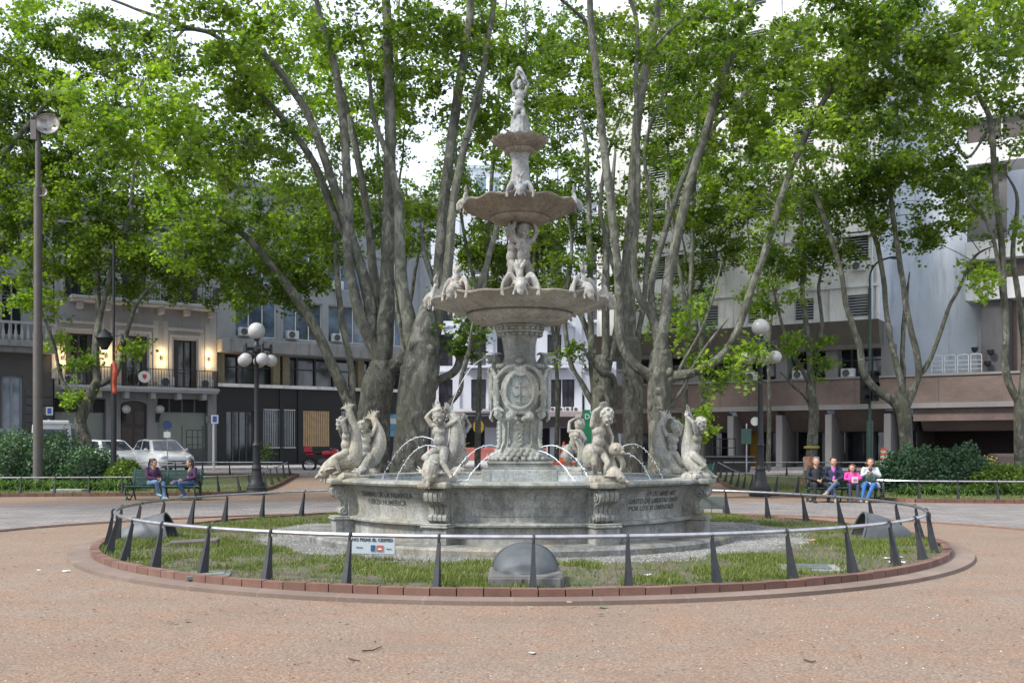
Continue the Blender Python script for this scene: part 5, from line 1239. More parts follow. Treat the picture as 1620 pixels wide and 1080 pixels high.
def tree(label, D, limbs, crowns, seed, trunkr=None, leafmat=None, twigcol=None, lsize=.145, group='plane trees of the plaza'):
    """limbs: list of (pts, dd); crowns: list of (px, py, rx_px, ry_px, dY, rY, dens, up)"""
    for k_, v_ in TOPS.items():
        if label.startswith(k_): crowns = crowns + v_
    rs = np.random.RandomState(seed); rd_ = random.Random(seed); m = MB(); sm = []
    base = at(limbs[0][0][0][0], limbs[0][0][0][1], D); root = empty('plane_tree', (base.x, base.y, gz(D)), 0, label, 'tree', group)
    for i, (pts, dd) in enumerate(limbs): limb(m, pts, D, dd, 14 if i == 0 else 9, .035 if i else .02, seed + i, sm if i else None)
    if trunkr:      # buttressed, lumpy trunks
        for (pts, dd) in trunkr:
            sp = [at(x, y, D) for x, y, w_ in pts]; rr = [w_ / FPX * D / 2 for x, y, w_ in pts]; sp = spline(sp, 6); rr = lerp_list(rr, 6)
            base_n = len(m.v); n_ = 28
            for p, r in zip(sp, rr):
                for k in range(n_):
                    a = 2 * PI * k / n_; q = V((math.cos(a), math.sin(a), 0)); f_ = 1 + .16 * noise.noise(V((q.x * 1.6, q.y * 1.6, p.z * .7 + seed))) + .07 * noise.noise(V((q.x * 4, q.y * 4, p.z * 2.2)))
                    m.v.append(tuple(p + q * r * f_))
            for i in range(len(sp) - 1):
                for k in range(n_): k2 = (k + 1) % n_; o_ = base_n + i * n_; m.f.append((o_ + k, o_ + k2, o_ + n_ + k2, o_ + n_ + k))
            e_ = sp[-1]; m.ell(e_, (rr[-1] * 1.02, rr[-1] * 1.02, rr[-1] * .8), None, 20, 12)
            for _ in range(7):    # burrs
                i = rd_.randrange(len(sp)); a = rd_.uniform(-PI, 0); r = rr[i]; m.ell(sp[i] + V((math.cos(a) * r * .9, math.sin(a) * r * .9, 0)), (r * rd_.uniform(.2, .35),) * 2 + (r * rd_.uniform(.25, .5),), None, 10, 8)
    SP = np.array([tuple(p) for p, r in sm]) if sm else np.array([tuple(base)]); SR = [r for p, r in sm] if sm else [.1]
    groups = {}
    for ci, (px, py, rx, ry, dY, rY, dens, yel) in enumerate(crowns):
        Y = D + dY; c = at(px, py, Y); sx, sz = rx / FPX * Y, ry / FPX * Y
        nn = max(3, int(dens * (sx * sz) * DENS)); 
        for _ in range(nn):      # nodes inside the ellipsoid
            while True:
                u = V((rd_.uniform(-1, 1), rd_.uniform(-1, 1), rd_.uniform(-1, 1)))
                if u.length < 1: break
            node = c + V((u.x * sx, u.y * rY, u.z * sz)); j = int(np.argmin(((SP - np.array(node)) ** 2).sum(1) + (SP[:, 2] > node.z + .6) * 4)); s0 = V(SP[j])
            L_ = (node - s0).length; SP = np.vstack([SP, np.array(node)[None]]); SR.append(.03)
            if L_ > .25 and L_ < 6.5:
                mid = s0.lerp(node, .5) + V((rd_.gauss(0, .1), rd_.gauss(0, .1), abs(rd_.gauss(0, .12)) + .05)) * L_ * .6
                r0 = min(SR[j] * .55, .012 + .007 * L_); m.tube(spline([s0, mid, node], 4), lerp_list([r0, r0 * .65, r0 * .3], 4), 5)
            ns = rd_.randint(3, 5)
            for _s in range(ns):
                dirv = V((rd_.gauss(0, 1), rd_.gauss(0, 1), rd_.gauss(-.15, .5))).normalized(); ln = rd_.uniform(.35, 1.05)
                tip = node + dirv * ln - V((0, 0, .12 * ln)); m.tube([node, node.lerp(tip, .5) + V((0, 0, .05)), tip], [.007, .005, .003], 4, False)
                nl = rd_.randint(22, 36)
                for _l in range(nl):
                    t = rd_.random() ** .7; groups.setdefault(yel, []).append(tuple(node.lerp(tip, t) + V((rd_.gauss(0, .13), rd_.gauss(0, .13), rd_.gauss(-.05, .10)))))
    m.v = [(x - base.x, y - base.y, z - gz(D)) for x, y, z in m.v]
    m.build('trunk', M_BARK, root, True)
    for yel, pos in groups.items():
        me = leaf_mesh('crown', np.array(pos) - np.array([base.x, base.y, gz(D)]), rs, lsize); me.materials.append(M_LEAFY if yel else M_LEAF)
        o = bpy.data.objects.new('crown', me); C.objects.link(o); o.parent = root; ALL_LEAVES[0] += len(pos)
    return root
# T1a: left big tree
tree('big plane tree left of the column, its thick limbs leaning far to the upper left', 31.0, [
    ([(596, 792, 46), (592, 740, 40), (590, 690, 38), (594, 640, 46), (604, 590, 40)], 0),
    ([(600, 600, 34), (602, 569, 30), (584, 534, 25), (571, 506, 22), (559, 459, 20), (551, 396, 18), (551, 311, 17), (541, 175, 15), (524, 78, 13), (508, 30, 11), (490, -60, 8)], -1.2),
    ([(604, 600, 30), (609, 560, 30), (609, 531, 26), (600, 484, 20), (590, 420, 16), (578, 319, 14), (563, 233, 13), (547, 167, 11), (520, 85, 9), (498, 10, 7)], 1.5),
    ([(600, 610, 40), (603, 575, 36), (607, 537, 34), (612, 484, 30), (613, 420, 26), (617, 272, 23), (617, 156, 20), (613, 58, 18), (609, -10, 16), (600, -120, 11)], -.4),
    ([(588, 540, 26), (584, 475, 24), (571, 421, 20), (547, 350, 17), (524, 280, 16), (489, 187, 15), (450, 124, 14), (403, 70, 12), (361, 25, 11), (320, -30, 9)], -2.0),
    ([(552, 380, 16), (528, 338, 15), (500, 264, 13), (458, 202, 12), (419, 156, 11), (383, 119, 10), (364, 80, 9), (333, 54, 8), (292, 43, 8), (230, 20, 6), (150, -10, 4)], -3.5),
    ([(400, 108, 5), (345, 98, 5), (290, 112, 4), (240, 125, 4), (205, 150, 3)], -3.0), ([(294, 44, 6), (262, 80, 4), (252, 110, 3)], -2.6), ([(385, 52, 6), (300, 48, 5), (225, 52, 3)], -2.5),
    ([(600, 600, 30), (610, 588, 28), (630, 572, 27), (660, 550, 25), (684, 525, 24), (693, 480, 23), (695, 420, 22), (703, 311, 20), (718, 194, 18), (730, 117, 17), (742, 31, 15), (748, -60, 12)], -1.0)],
    [(300, 70, 150, 70, -2.5, 2, 1.0, 0), (220, 160, 110, 70, -4.5, 1.4, 1.15, 1), (250, 240, 90, 60, -4.0, 1.5, 1.2, 1), (380, 200, 90, 80, -1, 2, 1.0, 0), (470, 60, 110, 60, -1.5, 2, .8, 1), (420, 290, 90, 60, 1.0, 2, .9, 0), (600, 60, 90, 60, 0, 2, .8, 0), (370, 110, 60, 40, -3, 1, .7, 1), (520, 150, 50, 60, 1, 2, .4, 1), (700, 60, 50, 60, 1.5, 2, .4, 0)],
    11, [([(598, 800, 62), (592, 740, 50), (589, 690, 44), (594, 640, 52), (600, 605, 52), (604, 580, 40)], 0)])
# T1b
tree('plane tree with the widest trunk, just left of the fountain column', 29.5, [
    ([(648, 800, 60), (646, 740, 54), (650, 690, 54), (660, 640, 60), (664, 590, 60)], 0),
    ([(655, 600, 34), (656, 569, 30), (650, 522, 26), (641, 474, 24), (634, 420, 20), (631, 330, 18), (622, 272, 13), (609, 235, 11), (592, 190, 9), (584, 130, 7), (574, 78, 6), (560, 10, 5)], 1.5),
    ([(668, 600, 36), (672, 556, 32), (687, 522, 26), (700, 474, 20), (709, 420, 18), (718, 311, 15), (738, 218, 13), (757, 156, 11), (769, 78, 10), (784, -10, 8), (790, -80, 6)], 1.0),
    ([(737, 220, 8), (752, 150, 8), (764, 110, 8), (768, 60, 7), (760, 10, 6)], 1.5),
    ([(656, 640, 18), (682, 607, 16), (719, 588, 15), (729, 563, 14), (726, 544, 13), (741, 522, 12), (748, 500, 11), (757, 456, 11), (776, 399, 10), (788, 350, 9), (800, 290, 6)], 1.5),
    ([(668, 668, 14), (691, 654, 11), (726, 622, 10), (732, 594, 9), (741, 553, 8), (748, 506, 7)], -.6),
    ([(674, 640, 30), (676, 580, 26), (668, 530, 20), (690, 470, 14), (672, 400, 10), (664, 350, 6)], 2)],
    [(690, 30, 90, 60, 1, 2, 1.0, 0), (640, 130, 60, 60, 2, 2, .8, 1), (770, 60, 60, 60, 2, 2, .6, 0), (720, 130, 50, 60, 1, 1.5, .7, 0), (748, 520, 36, 26, 0, .8, 1.3, 0), (725, 545, 18, 18, -.3, .6, 1.0, 0), (790, 150, 60, 70, 2, 1.5, .8, 0), (670, 340, 40, 50, 3, 1.5, .9, 0)],
    12, [([(650, 805, 74), (648, 750, 60), (652, 690, 55), (660, 630, 60), (666, 585, 58), (670, 550, 50), (672, 518, 38), (674, 490, 22), (676, 470, 10)], 0)])
# T1c behind, thinner
tree('thinner plane tree forking low behind the far left statues', 37.5, [
    ([(558, 772, 30), (556, 720, 24), (556, 670, 22), (555, 640, 22)], 0),
    ([(556, 650, 20), (543, 617, 20), (517, 557, 19), (490, 503, 18), (457, 455, 17), (425, 415, 14), (390, 375, 12), (350, 345, 10), (310, 325, 7)], -1),
    ([(557, 640, 14), (556, 582, 13), (543, 522, 12), (537, 474, 11), (534, 430, 11), (530, 380, 9), (536, 330, 8), (540, 270, 6)], 1.5)],
    [(400, 390, 110, 60, 0, 2, 1.15, 0), (480, 150, 70, 60, 1, 2, .7, 1), (560, 180, 60, 60, 1, 2, .6, 0), (430, 40, 80, 50, 1, 2, .7, 0), (320, 370, 70, 60, -1, 2, 1.1, 1), (300, 290, 80, 50, -1, 2, .9, 1), (480, 330, 80, 70, 1.5, 2, .9, 0), (455, 440, 70, 45, 1, 1.5, 1.1, 0), (400, 455, 40, 30, 0, 1.2, 1.1, 0), (560, 260, 60, 60, 2, 2, .5, 0), (520, 420, 50, 40, 2, 1.5, .8, 0), (470, 400, 70, 50, 5.0, 2, 1.0, 0), (420, 350, 60, 50, 5.0, 2, .9, 0), (520, 360, 60, 60, 5.0, 2, .8, 0), (370, 460, 40, 34, 4.0, 1.2, .9, 0), (440, 200, 80, 80, 5.0, 2.5, .8, 0), (560, 110, 80, 60, 5.0, 2.5, .5, 0), (420, 110, 80, 60, 5.0, 2.5, .6, 0), (530, 300, 60, 60, 5.0, 2, .8, 0), (650, 120, 60, 50, 5.0, 2, .4, 0)], 13)
# T2a right of column
tree('plane tree with a long limb bending right over the right lamp post', 30.0, [
    ([(1043, 800, 44), (1043, 732, 36), (1043, 680, 36), (1043, 626, 38), (1042, 598, 34)], 0),
    ([(1046, 620, 24), (1032, 598, 22), (1003, 577, 19), (982, 538, 18), (978, 496, 17), (980, 450, 17), (977, 420, 16), (965, 311, 16), (953, 214, 15), (944, 117, 14), (936, 39, 13), (930, -60, 10)], -1.5),
    ([(936, 44, 8), (912, 20, 7), (887, 0, 6), (860, -30, 5)], -2.0),
    ([(1043, 615, 28), (1043, 549, 22), (1029, 496, 18), (1011, 468, 15), (1003, 415, 11), (1008, 340, 10), (1010, 272, 9), (1006, 156, 9), (1008, 39, 8), (992, -10, 7)], -.8),
    ([(1009, 108, 6), (1035, 74, 6), (1075, 35, 6), (1093, 25, 6), (1132, 27, 6), (1171, 0, 5), (1210, -20, 4)], -1.2),
    ([(1046, 620, 30), (1047, 590, 28), (1045, 538, 26), (1054, 486, 22), (1059, 430, 19), (1086, 311, 17), (1113, 218, 16), (1140, 136, 15), (1163, 70, 13), (1193, 0, 11), (1215, -70, 8)], -.5),
    ([(1034, 500, 14), (1030, 450, 13), (1040, 405, 12), (1062, 335, 11), (1089, 265, 10), (1128, 202, 9), (1163, 171, 8), (1198, 117, 7), (1250, 60, 5)], 1.5),
    ([(1042, 612, 26), (1062, 597, 21), (1099, 588, 18), (1138, 567, 17), (1161, 535, 16), (1176, 495, 14), (1190, 453, 14), (1219, 372, 13), (1241, 298, 12), (1267, 231, 12), (1300, 164, 11), (1322, 127, 10), (1345, 80, 8), (1372, 40, 6)], -2.5),
    ([(1318, 134, 9), (1344, 122, 7), (1367, 117, 7), (1428, 75, 6), (1478, 47, 5), (1528, 11, 4), (1580, -20, 3)], -2.5),
    ([(1367, 117, 5), (1394, 139, 5), (1419, 181, 4), (1428, 219, 3)], -2.6),
    ([(1057, 645, 8), (1078, 619, 7), (1099, 575, 6), (1130, 530, 5), (1152, 503, 4)], -.8), ([(1068, 600, 6), (1082, 570, 6), (1106, 528, 5), (1128, 470, 5), (1142, 415, 4)], -.5)],
    [(1040, 60, 90, 60, -.5, 2, .6, 0), (1180, 60, 110, 70, -1.5, 2, 1.0, 0), (1300, 60, 110, 70, -2.5, 2, 1.2, 0), (1430, 70, 120, 80, -3, 2, 1.2, 0), (1150, 220, 80, 60, 1, 2, .8, 0), (1240, 190, 80, 70, -1.5, 2, .9, 1), (1200, 330, 60, 60, 0, 1.5, .6, 0), (1420, 170, 90, 60, -2.5, 1.5, 1.0, 0), (1540, 60, 100, 70, -3, 2, 1.2, 0), (1130, 560, 34, 30, 0, 1, .9, 1), (1095, 660, 22, 40, .3, .6, 1.3, 1), (1160, 590, 26, 26, 0, .8, .8, 1), (1110, 500, 45, 35, .5, 1, .8, 1), (1190, 540, 20, 22, -.5, .6, .6, 1)],
    21, [([(1043, 800, 46), (1043, 732, 38), (1043, 680, 37), (1043, 626, 40), (1044, 596, 40), (1046, 560, 32)], 0)])
# T2b
tree('plane tree with a straight pale stem, close behind the right fork tree', 33.5, [
    ([(1003, 780, 34), (1001, 732, 30), (1001, 670, 30), (1001, 609, 28), (998, 560, 26)], 0),
    ([(1000, 600, 26), (996, 521, 23), (997, 433, 21), (1000, 360, 18), (1000, 311, 18), (1008, 194, 17), (1020, 117, 16), (1035, 39, 15), (1043, -10, 14), (1050, -90, 10)], 0),
    ([(996, 560, 16), (985, 480, 12), (965, 400, 9), (950, 330, 8), (960, 250, 7), (985, 170, 6)], 1.5), ([(1004, 560, 12), (1018, 480, 10), (1024, 400, 9), (1030, 320, 8), (1020, 240, 7), (1040, 170, 6), (1062, 120, 5)], 1.5)],
    [(960, 60, 90, 60, 0, 2, .7, 0), (1010, 250, 50, 70, 1.5, 2, .6, 0), (1080, 170, 60, 60, 1, 2, .6, 0), (880, 120, 70, 70, 1.5, 2, .6, 0), (950, 150, 40, 40, 2, 2, .4, 0)], 22, [([(1003, 785, 42), (1001, 732, 33), (1001, 660, 31), (1001, 600, 30), (999, 540, 24)], 0)])
# T2c
tree('plane tree of many slim stems right of the column, behind the straight stem tree', 39.5, [
    ([(966, 772, 34), (962, 720, 30), (955, 660, 30), (950, 620, 30)], 0),
    ([(946, 640, 16), (937, 591, 13), (934, 486, 12), (933, 380, 11), (930, 300, 9), (926, 220, 8), (911, 150, 6)], 0),
    ([(956, 640, 18), (958, 556, 15), (959, 433, 14), (958, 380, 12), (968, 300, 10), (975, 220, 8)], .5),
    ([(945, 650, 12), (926, 616, 12), (909, 590, 10), (899, 556, 9), (893, 505, 9), (900, 440, 7), (905, 380, 6), (890, 320, 5)], -.5),
    ([(975, 640, 12), (970, 598, 12), (952, 588, 11), (934, 568, 10), (920, 545, 7)], -1), ([(958, 600, 14), (975, 520, 11), (985, 440, 10), (990, 350, 8)], 1), ([(940, 560, 12), (920, 500, 10), (905, 480, 8), (915, 420, 6)], 1)],
    [(900, 430, 50, 40, .5, 1.5, .8, 0), (870, 260, 70, 70, 1, 2, .8, 0), (940, 320, 60, 60, 1, 2, .8, 0), (880, 360, 60, 40, 2, 2, .9, 0), (870, 470, 36, 24, 2, 1.2, 1.0, 0), (895, 548, 22, 22, 0, 1, .9, 0), (980, 420, 60, 50, 3, 2, .8, 0)], 23, [([(966, 775, 46), (962, 720, 38), (955, 660, 36), (952, 600, 34), (950, 570, 24)], 0)])
# T3 left small
tree('small plane tree rising from the left shrubs in front of the townhouse', 38.5, [
    ([(138, 745, 26), (135, 700, 22), (128, 665, 20), (140, 632, 20), (156, 600, 17)], 0),
    ([(155, 606, 16), (151, 559, 14), (156, 500, 12), (154, 407, 10), (161, 321, 8), (158, 240, 6)], .5),
    ([(152, 575, 9), (158, 510, 9), (178, 420, 9), (202, 355, 8), (209, 314, 8), (213, 266, 7), (229, 236, 6), (240, 180, 4)], -1),
    ([(158, 608, 12), (174, 600, 11), (190, 580, 9), (201, 527, 8), (217, 480, 7), (240, 452, 5), (264, 434, 4)], -.5),
    ([(132, 650, 9), (112, 622, 8), (96, 596, 7), (85, 543, 6), (63, 486, 5), (50, 440, 4)], -.5)],
    [(150, 330, 110, 90, 0, 2, 1.1, 0), (60, 360, 80, 80, 1.5, 1.8, .9, 0), (80, 440, 70, 60, 0, 1.5, .8, 0), (210, 430, 80, 50, 0, 1.5, 1.0, 0), (250, 390, 60, 40, 0, 1.5, 1.0, 1), (150, 400, 80, 40, 0, 1.5, 1.0, 0), (105, 620, 34, 26, -.3, .7, .5, 1), (205, 548, 16, 26, -.6, .5, .8, 1), (80, 530, 30, 30, 0, .8, .5, 1), (130, 560, 30, 26, 0, .8, .4, 1), (30, 480, 50, 40, 0, 1.5, .8, 1), (150, 250, 90, 60, 1, 2, .9, 0), (300, 330, 80, 50, 4.5, 2, .9, 0), (230, 320, 60, 50, 4.5, 2, .7, 0), (340, 420, 50, 44, 3.5, 1.5, 1.0, 0), (260, 440, 50, 30, 3.5, 1.2, .7, 0), (110, 200, 110, 70, 4.5, 2.5, .8, 0), (240, 190, 90, 60, 4.5, 2.5, .8, 0), (30, 150, 80, 70, 4.5, 2.5, .7, 0), (190, 100, 100, 60, 4.5, 2.5, .55, 0), (350, 230, 70, 70, 4.5, 2.5, .8, 0), (60, 280, 90, 60, 4.5, 2, .8, 0)], 31)
# T4, T5, T6 right small
tree('slim plane tree with yellow tape and orange netting round its base', 38.0, [
    ([(1284, 770, 22), (1284, 720, 20), (1288, 658, 18), (1283, 625, 18), (1284, 600, 17)], 0),
    ([(1285, 612, 15), (1279, 540, 11), (1271, 480, 9), (1270, 416, 8), (1267, 327, 6), (1280, 260, 5)], .4),
    ([(1284, 640, 9), (1270, 622, 8), (1255, 611, 7), (1243, 596, 6), (1232, 587, 5)], -.6), ([(1284, 612, 10), (1266, 580, 8), (1253, 557, 7), (1238, 515, 6), (1229, 480, 5), (1215, 430, 4)], -.4), ([(1283, 590, 8), (1300, 520, 7), (1296, 450, 6), (1310, 390, 5)], .8)],
    [(1270, 420, 70, 60, 0, 1.5, .8, 0), (1225, 480, 50, 34, 0, 1, .8, 1), (1290, 340, 80, 60, .5, 2, .9, 0), (1245, 540, 24, 26, -.3, .7, .7, 1), (1300, 570, 20, 30, 0, .7, .6, 1), (1215, 400, 50, 50, 1, 1.5, .7, 0), (1185, 455, 40, 30, 0, 1, .7, 1)], 32)
tree('smooth plane tree forking into five bare stems behind the right bench', 36.0, [
    ([(1436, 760, 28), (1435, 720, 24), (1432, 670, 23), (1428, 640, 26), (1428, 618, 24)], 0),
    ([(1430, 655, 20), (1412, 634, 17), (1390, 619, 15), (1368, 592, 14), (1359, 545, 12), (1350, 520, 11), (1338, 480, 10), (1327, 416, 9), (1300, 335, 8), (1278, 279, 7), (1262, 220, 5)], -1.0),
    ([(1432, 645, 16), (1424, 600, 13), (1416, 561, 11), (1405, 515, 10), (1393, 409, 9), (1370, 327, 8), (1358, 260, 6)], 1.0),
    ([(1428, 640, 12), (1429, 600, 10), (1428, 560, 9), (1432, 490, 8), (1440, 430, 6)], 1.4),
    ([(1430, 650, 18), (1444, 618, 15), (1454, 590, 13), (1450, 555, 12), (1438, 510, 11), (1426, 427, 10), (1413, 342, 9), (1408, 270, 7), (1420, 200, 5)], -.5),
    ([(1453, 595, 10), (1471, 571, 9), (1487, 529, 8), (1500, 490, 7), (1519, 453, 6), (1544, 405, 5), (1578, 387, 4)], -.8)],
    [(1400, 310, 90, 60, 0, 2, 1.25, 0), (1330, 270, 80, 60, -.5, 2, 1.1, 0), (1460, 270, 80, 60, -.5, 2, 1.2, 0), (1500, 330, 60, 40, 0, 1.5, .9, 0), (1380, 210, 90, 60, 0, 2, 1.0, 0), (1310, 370, 50, 40, 1, 1.5, .6, 0), (1540, 420, 30, 20, 0, .8, .5, 1), (1450, 370, 60, 30, 0, 1.2, .8, 0), (1300, 200, 60, 50, 1, 2, .8, 0)], 33)
tree('plane tree with a twisted dark stem at the right edge beside the brick wing', 34.0, [
    ([(1618, 765, 26), (1616, 720, 24), (1614, 660, 22), (1614, 625, 20)], 0),
    ([(1614, 640, 16), (1598, 608, 14), (1590, 575, 13), (1591, 520, 12), (1588, 450, 12), (1584, 379, 12), (1574, 287, 11), (1567, 194, 10), (1548, 150, 8), (1530, 100, 6)], -.5),
    ([(1592, 540, 8), (1586, 470, 8), (1576, 400, 7), (1560, 350, 6), (1537, 323, 5), (1520, 280, 4)], -1.0), ([(1616, 630, 14), (1622, 560, 12), (1612, 480, 10), (1602, 400, 9), (1610, 320, 7), (1590, 270, 5)], 1.0),
    ([(1560, 210, 5), (1530, 250, 5), (1500, 215, 4), (1470, 205, 3)], -1.0)],
    [(1560, 110, 90, 80, 0, 2, 1.1, 0), (1490, 170, 60, 50, -.5, 1.5, .6, 0), (1590, 250, 40, 40, 0, 1.5, .8, 0), (1520, 300, 50, 40, -.5, 1.2, .8, 0), (1610, 390, 40, 40, 0, 1.5, .7, 0), (1600, 20, 80, 60, 0, 2, 1.2, 0), (1560, 450, 30, 20, 0, .8, .4, 1), (1700, 150, 90, 120, 0, 2, .8, 0)], 34)
# tree off the left edge whose crown hangs into the picture
tree('leafy plane tree at the left edge whose crown spreads behind the floodlight pole', 41.0, [
    ([(-150, 800, 44), (-140, 700, 40), (-130, 600, 36), (-110, 520, 34)], 0),
    ([(-120, 540, 28), (-80, 420, 22), (-40, 320, 16), (10, 240, 12), (60, 180, 8), (110, 120, 5)], -2), ([(-120, 540, 24), (-60, 440, 16), (0, 390, 11), (50, 330, 8), (110, 300, 6), (150, 285, 4)], -1), ([(-125, 520, 26), (-130, 380, 20), (-110, 240, 16), (-60, 120, 11), (0, 30, 8)], 0), ([(-40, 320, 10), (0, 200, 8), (40, 100, 6), (100, 30, 4)], 1)],
    [(40, 60, 110, 90, 0, 2, 1.0, 1), (60, 190, 100, 80, -1, 2, 1.1, 0), (20, 300, 80, 70, -1, 2, 1.1, 0), (110, 280, 60, 50, -1, 1.5, .9, 0), (150, 60, 90, 70, 0, 2, .9, 0), (10, 420, 50, 40, 0, 1.5, .9, 1), (-80, 150, 120, 150, 0, 2.5, .7, 0), (-60, 380, 80, 60, 0, 2, .6, 0)], 35)
# far trees along the street
def far(label, D, px, crowns, seed, base=760, w_=14, top=300):
    tree(label, D, [([(px, base, w_), (px + 2, 620, w_ * .85), (px - 2, 540, w_ * .75)], 0), ([(px, 560, w_ * .7), (px - 14, 470, w_ * .55), (px - 30, 380, w_ * .35), (px - 50, top, 2)], .8), ([(px, 550, w_ * .7), (px + 12, 460, w_ * .5), (px + 26, 380, w_ * .35), (px + 46, top, 2)], -.8), ([(px, 550, w_ * .6), (px, 450, w_ * .45), (px + 4, 340, w_ * .3), (px, top - 30, 2)], 0)], crowns, seed, lsize=.15, group='street trees behind the plaza')
far('street plane tree in front of the far apartments, half hidden by the wide trunk', 52, 640, [(640, 370, 60, 60, 0, 2, .7, 0), (600, 320, 60, 50, 0, 2, .6, 0), (690, 330, 40, 60, 0, 2, .6, 0)], 41)
far('street plane tree whose crown shows between the middle bowl and the left stems', 50, 800, [(800, 400, 70, 46, 0, 2, 1.6, 0), (755, 390, 50, 50, 0, 2, 1.0, 0), (850, 400, 60, 45, 0, 2, 1.6, 0), (800, 450, 60, 24, 0, 1.5, 1.0, 0), (870, 330, 50, 50, 0, 2, 1.5, 0), (770, 320, 60, 40, 0, 2, 1.0, 0), (720, 470, 40, 22, 0, 1.5, .8, 0), (890, 470, 40, 30, 0, 2, .9, 0)], 42, top=350, w_=9)
far('street plane tree in front of the louvred windows right of the fork tree', 47, 1110, [(1110, 420, 60, 50, 0, 2, .8, 0), (1080, 350, 60, 60, 0, 2, .8, 0), (1150, 350, 60, 60, 0, 2, .8, 0), (1060, 480, 40, 40, 0, 1.5, .6, 1), (1130, 280, 70, 50, 0, 2, .8, 0), (1200, 250, 60, 60, 0, 2, .6, 0)], 44, w_=9)
far('tall street plane tree above the middle bowl, right of the top figure', 48, 880, [(880, 200, 60, 60, 0, 2.5, .9, 0), (850, 120, 50, 60, 0, 2.5, .8, 1), (960, 150, 60, 60, 0, 2, .9, 1), (930, 90, 80, 70, 0, 2.5, .8, 0), (860, 60, 70, 60, 0, 2.5, .7, 0), (1000, 330, 60, 60, 0, 2, .7, 0), (820, 250, 40, 40, 0, 2, .7, 0), (760, 60, 70, 60, 0, 2, .7, 0), (700, 230, 60, 60, 0, 2, .45, 0), (1010, 120, 60, 60, 0, 2, .7, 0)], 48, w_=10, top=200)
far('tall street plane tree covering the upper louvred windows', 43, 1215, [(1180, 150, 80, 70, 0, 2, .9, 0), (1080, 210, 60, 60, 0, 2, .9, 0), (1130, 60, 80, 60, 0, 2, .9, 1), (1230, 70, 70, 60, 0, 2, .9, 0), (1050, 120, 50, 60, 0, 2, .8, 0), (1100, 280, 60, 40, 0, 2, .8, 1), (1040, 30, 60, 50, 0, 2, .8, 0), (1280, 180, 80, 70, 0, 2, .9, 0), (1110, 130, 70, 70, 0, 2, .8, 0), (1380, 120, 80, 60, 0, 2, .9, 0), (1250, 290, 70, 50, 0, 2, .7, 0), (1340, 60, 90, 60, 0, 2, .9, 0)], 49, w_=9, top=200)
DENS = 2.2
for i, (px, Y, lb) in enumerate(((-420, 24, 'plane tree standing outside the picture to the left, its crown over the path'), (2050, 25, 'plane tree standing outside the picture to the right, its crown over the path'))):
    tree(lb, Y, [([(px, 860, 50), (px, 700, 44), (px, 500, 36)], 0), ([(px, 520, 26), (px + 60, 300, 18), (px + 160, 60, 10)], 0), ([(px, 520, 26), (px - 60, 300, 18), (px - 160, 60, 10)], 1), ([(px, 520, 24), (px, 260, 16), (px + 20, -100, 8)], -1)],
         [(px, 50, 330, 200, 0, 4, 1, 0), (px, -200, 300, 160, 0, 4, 1, 0)], 60 + i, lsize=.24)
DENS = 9.3
for i, (px, Y, lean, lb) in enumerate(((612, 45, 10, 'thin background plane tree seen behind the upright pale left stem'), (755, 46, 24, 'thin background plane tree seen just left of the middle bowl'), (842, 43, -6, 'thin background plane tree seen just right of the middle bowl'), (1082, 44, 18, 'thin background plane tree seen under the fork tree limbs'))):
    tree(lb, Y, [([(px, 758, 12), (px + lean * .1, 620, 10), (px + lean * .3, 520, 9)], 0), ([(px + lean * .3, 530, 9), (px + lean * .7, 400, 8), (px + lean, 260, 7), (px + lean * 1.5, 120, 5), (px + lean * 2, -20, 3)], .5), ([(px + lean * .4, 500, 7), (px - lean * .8, 380, 6), (px - lean * 1.4, 240, 5), (px - lean * 1.6, 90, 3)], -.5), ([(px + lean * .8, 350, 5), (px + lean * 2.4, 260, 4), (px + lean * 3.0, 150, 2)], .3)],
         [(px + lean, 200, 60, 90, 0, 1.8, .42, i % 2), (px - lean, 320, 55, 60, 0, 1.8, .5, 0), (px + lean, 60, 70, 60, 0, 1.8, .5, 0)], 80 + i, lsize=.145, group='thin background plane trees')
print('LEAVES', ALL_LEAVES[0])
# ---------------------------------------------------------------- street lamps
def mr(mb, M): return xform(mb, M)
lamp = empty('street_lamp', (0, 0, 0), 0, 'five globed iron street lamp at the corner of the left lawn', 'street lamp', 'globe street lamps')
m = MB(); m.lathe([(.36, 0), (.36, .10), (.33, .13), (.33, .22), (.28, .26), (.27, .34), (.22, .40), (.19, .52), (.165, .72), (.15, .80), (.17, .84), (.15, .90), (.125, .96)][::-1][::-1], 16); m.build('base', M_IRON, lamp, True)
m = MB(); m.lathe([(.125, .95), (.11, 1.5), (.125, 1.55), (.14, 1.6), (.11, 1.66), (.085, 1.72), (.07, 4.5), (.10, 4.55), (.10, 4.62), (.16, 4.66), (.16, 4.84), (.09, 4.90), (.06, 5.02), (.10, 5.05), (.10, 5.10)], 16, fr=lambda r, z, a: r * (1 + (.06 * math.cos(8 * a) if 1.7 < z < 4.5 else 0))); m.build('pole', M_IRON, lamp, True)
for k in range(5):
    a = R(20 + 72 * k); d_ = V((math.cos(a), math.sin(a), 0)); m = MB(); m.tube([d_ * .1 + V((0, 0, 4.76)), d_ * .50 + V((0, 0, 4.76))], .045, 8); m.tube([d_ * .46 + V((0, 0, 4.86)), d_ * .46 + V((0, 0, 4.58))], .05, 8); m.ell(d_ * .46 + V((0, 0, 4.88)), .05, None, 8, 6)
    m.tube(spline([d_ * .12 + V((0, 0, 4.55)), d_ * .3 + V((0, 0, 4.6)), d_ * .4 + V((0, 0, 4.72))], 3), .015, 6); ar = m.build('arm', M_IRON, lamp, True)
    m = MB(); m.ell(d_ * .46 + V((0, 0, 4.39)), .205, None, 24, 16); m.build('globe', M_GLOBE, ar, True)
